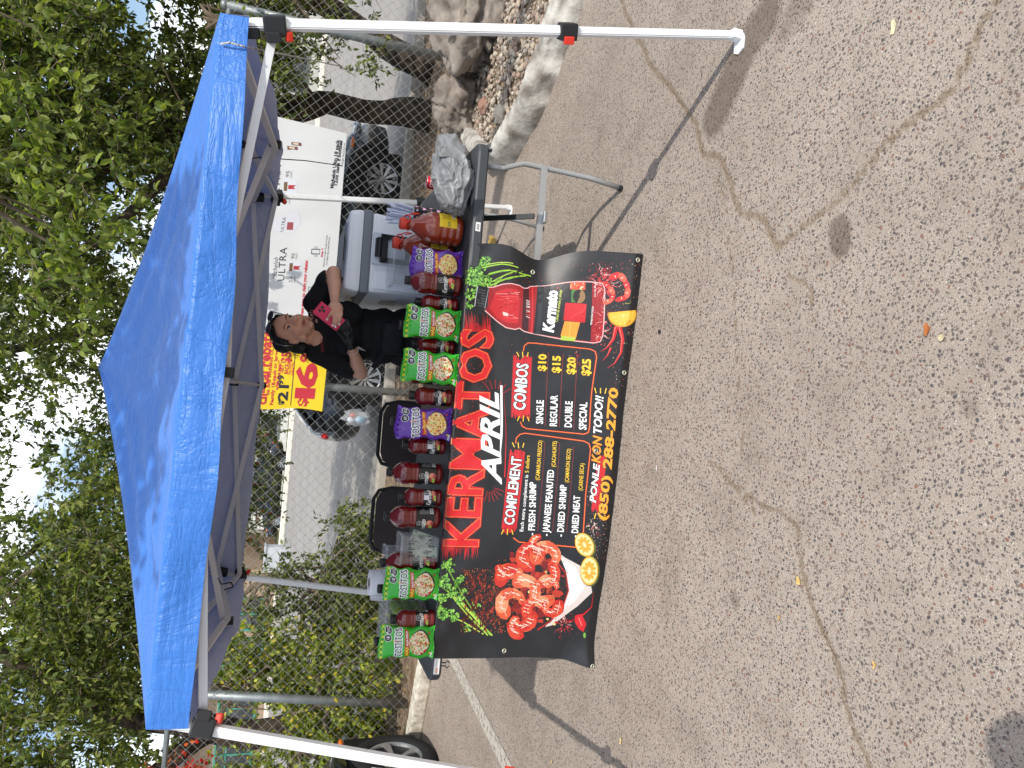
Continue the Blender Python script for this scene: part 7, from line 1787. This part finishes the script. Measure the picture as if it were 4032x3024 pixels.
tree('flowering_vine', 'red and orange flowering climber at the left edge beside the top fence rail', 'vine', (-4.1, 7.1, 0),
     [[(-4.2, 7.1, 0, .02), (-4.1, 7.1, 1.4, .014), (-3.9, 7.1, 2.2, .008)]],
     [(-3.85, 7.05, 1.95, .42, .2, .16, 1.0), (-3.95, 7.05, 2.3, .40, .2, .10, .8)], 60, 16, .034, [(226, 44, 40), (236, 84, 40), (210, 30, 50), (240, 120, 60)], 19, spray=.22, elong=1.4, twig_r=.002)
tree('bush', 'pale green bush at the left frame edge above the black car', 'bush', (-4.4, 7.1, 0),
     [[(-4.4, 7.1, 0, .02), (-4.4, 7.1, .8, .014), (-4.3, 7.1, 1.6, .008)]],
     [(-4.1, 7.1, 1.35, .65, .3, .65, 2.0)], 260, 16, .040, YG + MG, 20, spray=.26, elong=1.5, twig_r=.002)
# shade tree on the island right of the picture: its high boughs dapple the canopy cloth
tree('island_tree', 'tall tree on the kerbed island whose high boughs dapple the canopy cloth', 'tree', (4.3, 2.4, 0),
     [[(4.3, 2.4, 0, .17), (4.25, 2.3, 2.2, .14), (3.6, 1.9, 4.0, .11), (2.4, 1.4, 5.2, .07), (1.2, 1.1, 5.6, .04), (.4, .9, 5.6, .02)]],
     [(1.15, .75, 4.95, .95, .42, .16, 2.4), (.45, .95, 5.0, .40, .30, .16, .7), (2.2, .8, 5.0, .30, .28, .2, .5), (1.0, 1.35, 5.0, .35, .2, .15, .5)], 250, 20, .08, MG, 21, spray=.38)

# ------------------------------------------------------------------ across the street
def building(name, label, x0, x1, y, z1, wall, wins, roof=(96, 88, 84), fr=(70, 150, 130)):
    t = thing(name, label, 'building', ((x0 + x1) / 2, y, 0)); cx = (x0 + x1) / 2
    wm = mat('wall_%d_%d' % (wall[0], wall[2]), wall, .9, var=.12, vscale=.8)
    bm = bmesh.new(); box(bm, (0, 4, z1 / 2), (x1 - x0, 8, z1)); from_bm('wall', bm, wm, t)
    bm = bmesh.new(); box(bm, (0, 3.7, z1 + .12), (x1 - x0 + .8, 9.2, .24), bev=.03); from_bm('roof', bm, mat('flat_roof_%d' % roof[0], roof, .8), t)
    fm = mat('window_frame_%d' % fr[0], fr, .5); gm = mat('window_glass', (50, 56, 62), .1, coat=.8)
    for (a, b, c, d) in wins:
        bm = bmesh.new(); w, h = b - a, d - c; X = (a + b) / 2 - cx; Z = (c + d) / 2
        for (px, pz, sx, sz) in ((X, d, w, .09), (X, c, w, .09), (a - cx, Z, .09, h), (b - cx, Z, .09, h), (X, Z, .06, h - .1), (X, Z + h * .2, w - .1, .05)): box(bm, (px, -.04 - .004 * (sz < h), pz), (sx, .08, sz))
        f = from_bm('window', bm, fm, t); bm = bmesh.new(); box(bm, (X, -.012, Z), (w - .06, .012, h - .06)); from_bm('pane', bm, gm, f)
    return t
building('shop_building', 'tan building with teal framed windows across the street at the left', -19.5, -9.2, 36.5, 3.3, (176, 150, 128), [(-18.6, -17.0, .5, 2.1), (-16.4, -14.9, .5, 2.1), (-13.9, -12.4, .4, 2.1), (-12.0, -10.5, .4, 2.1)])
building('white_building', 'low white building across the street behind the far leaves', -7.8, 2.5, 39, 2.6, (226, 224, 220), [(-6.8, -5.0, .5, 1.7), (-3.8, -2.0, .5, 1.7)], fr=(120, 124, 128))
building('grey_building', 'pale grey building across the street at the far right', 8.5, 24, 38, 3.4, (196, 192, 186), [(10, 12, .6, 2.0), (14, 16, .6, 2.0)], fr=(96, 100, 104))
t = thing('utility_cabinet', 'pale grey utility cabinet on the far kerb before the tan building', 'cabinet', tuple(ground_pt(626, 1206)[:2]) + (0,))
bm = bmesh.new(); box(bm, (0, 0, .42), (.9, .5, .84), bev=.03); from_bm('cabinet_body', bm, mat('cabinet_grey', (186, 190, 192), .6), t)
bm = bmesh.new(); box(bm, (0, 0, .87), (.98, .58, .06), bev=.01); from_bm('cabinet_lid', bm, mat('cabinet_grey', (186, 190, 192), .6), t)
car('parked_car', 'small dark car parked far across the street left of the yellow sheet end', (-5.2, 35.4, .02), math.pi / 2, black_paint)
far_specs = [(-24, 46, 5, 3), (-16, 48, 6.5, 4), (-8, 46, 6, 3.6), (1, 50, 7, 4.2), (9, 47, 6, 3.8), (17, 48, 7, 4.4), (26, 46, 6, 3.8)]
names_ = ['far tree above the left end of the tan building', 'far tree behind the tan building roof', 'far tree over the left end of the white building', 'far tree over the white building, tallest of the row', 'far tree in the gap right of the white building', 'far tree behind the pale grey building', 'far tree at the right end of the street']
for k, (x, y, h, r) in enumerate(far_specs):
    tree('far_tree', names_[k], 'tree', (x, y, 0), [[(x, y, 0, .25), (x + .2, y, h * .5, .18), (x, y, h * .8, .06)]], [(x, y, h * .68, r, r * .8, h * .36, 1)], 170, 26, .30, DG, 40 + k, 'trees along the far side of the street', spray=1.5, twig_r=.012)
# hedge of shrubs on the near side of the far kerb
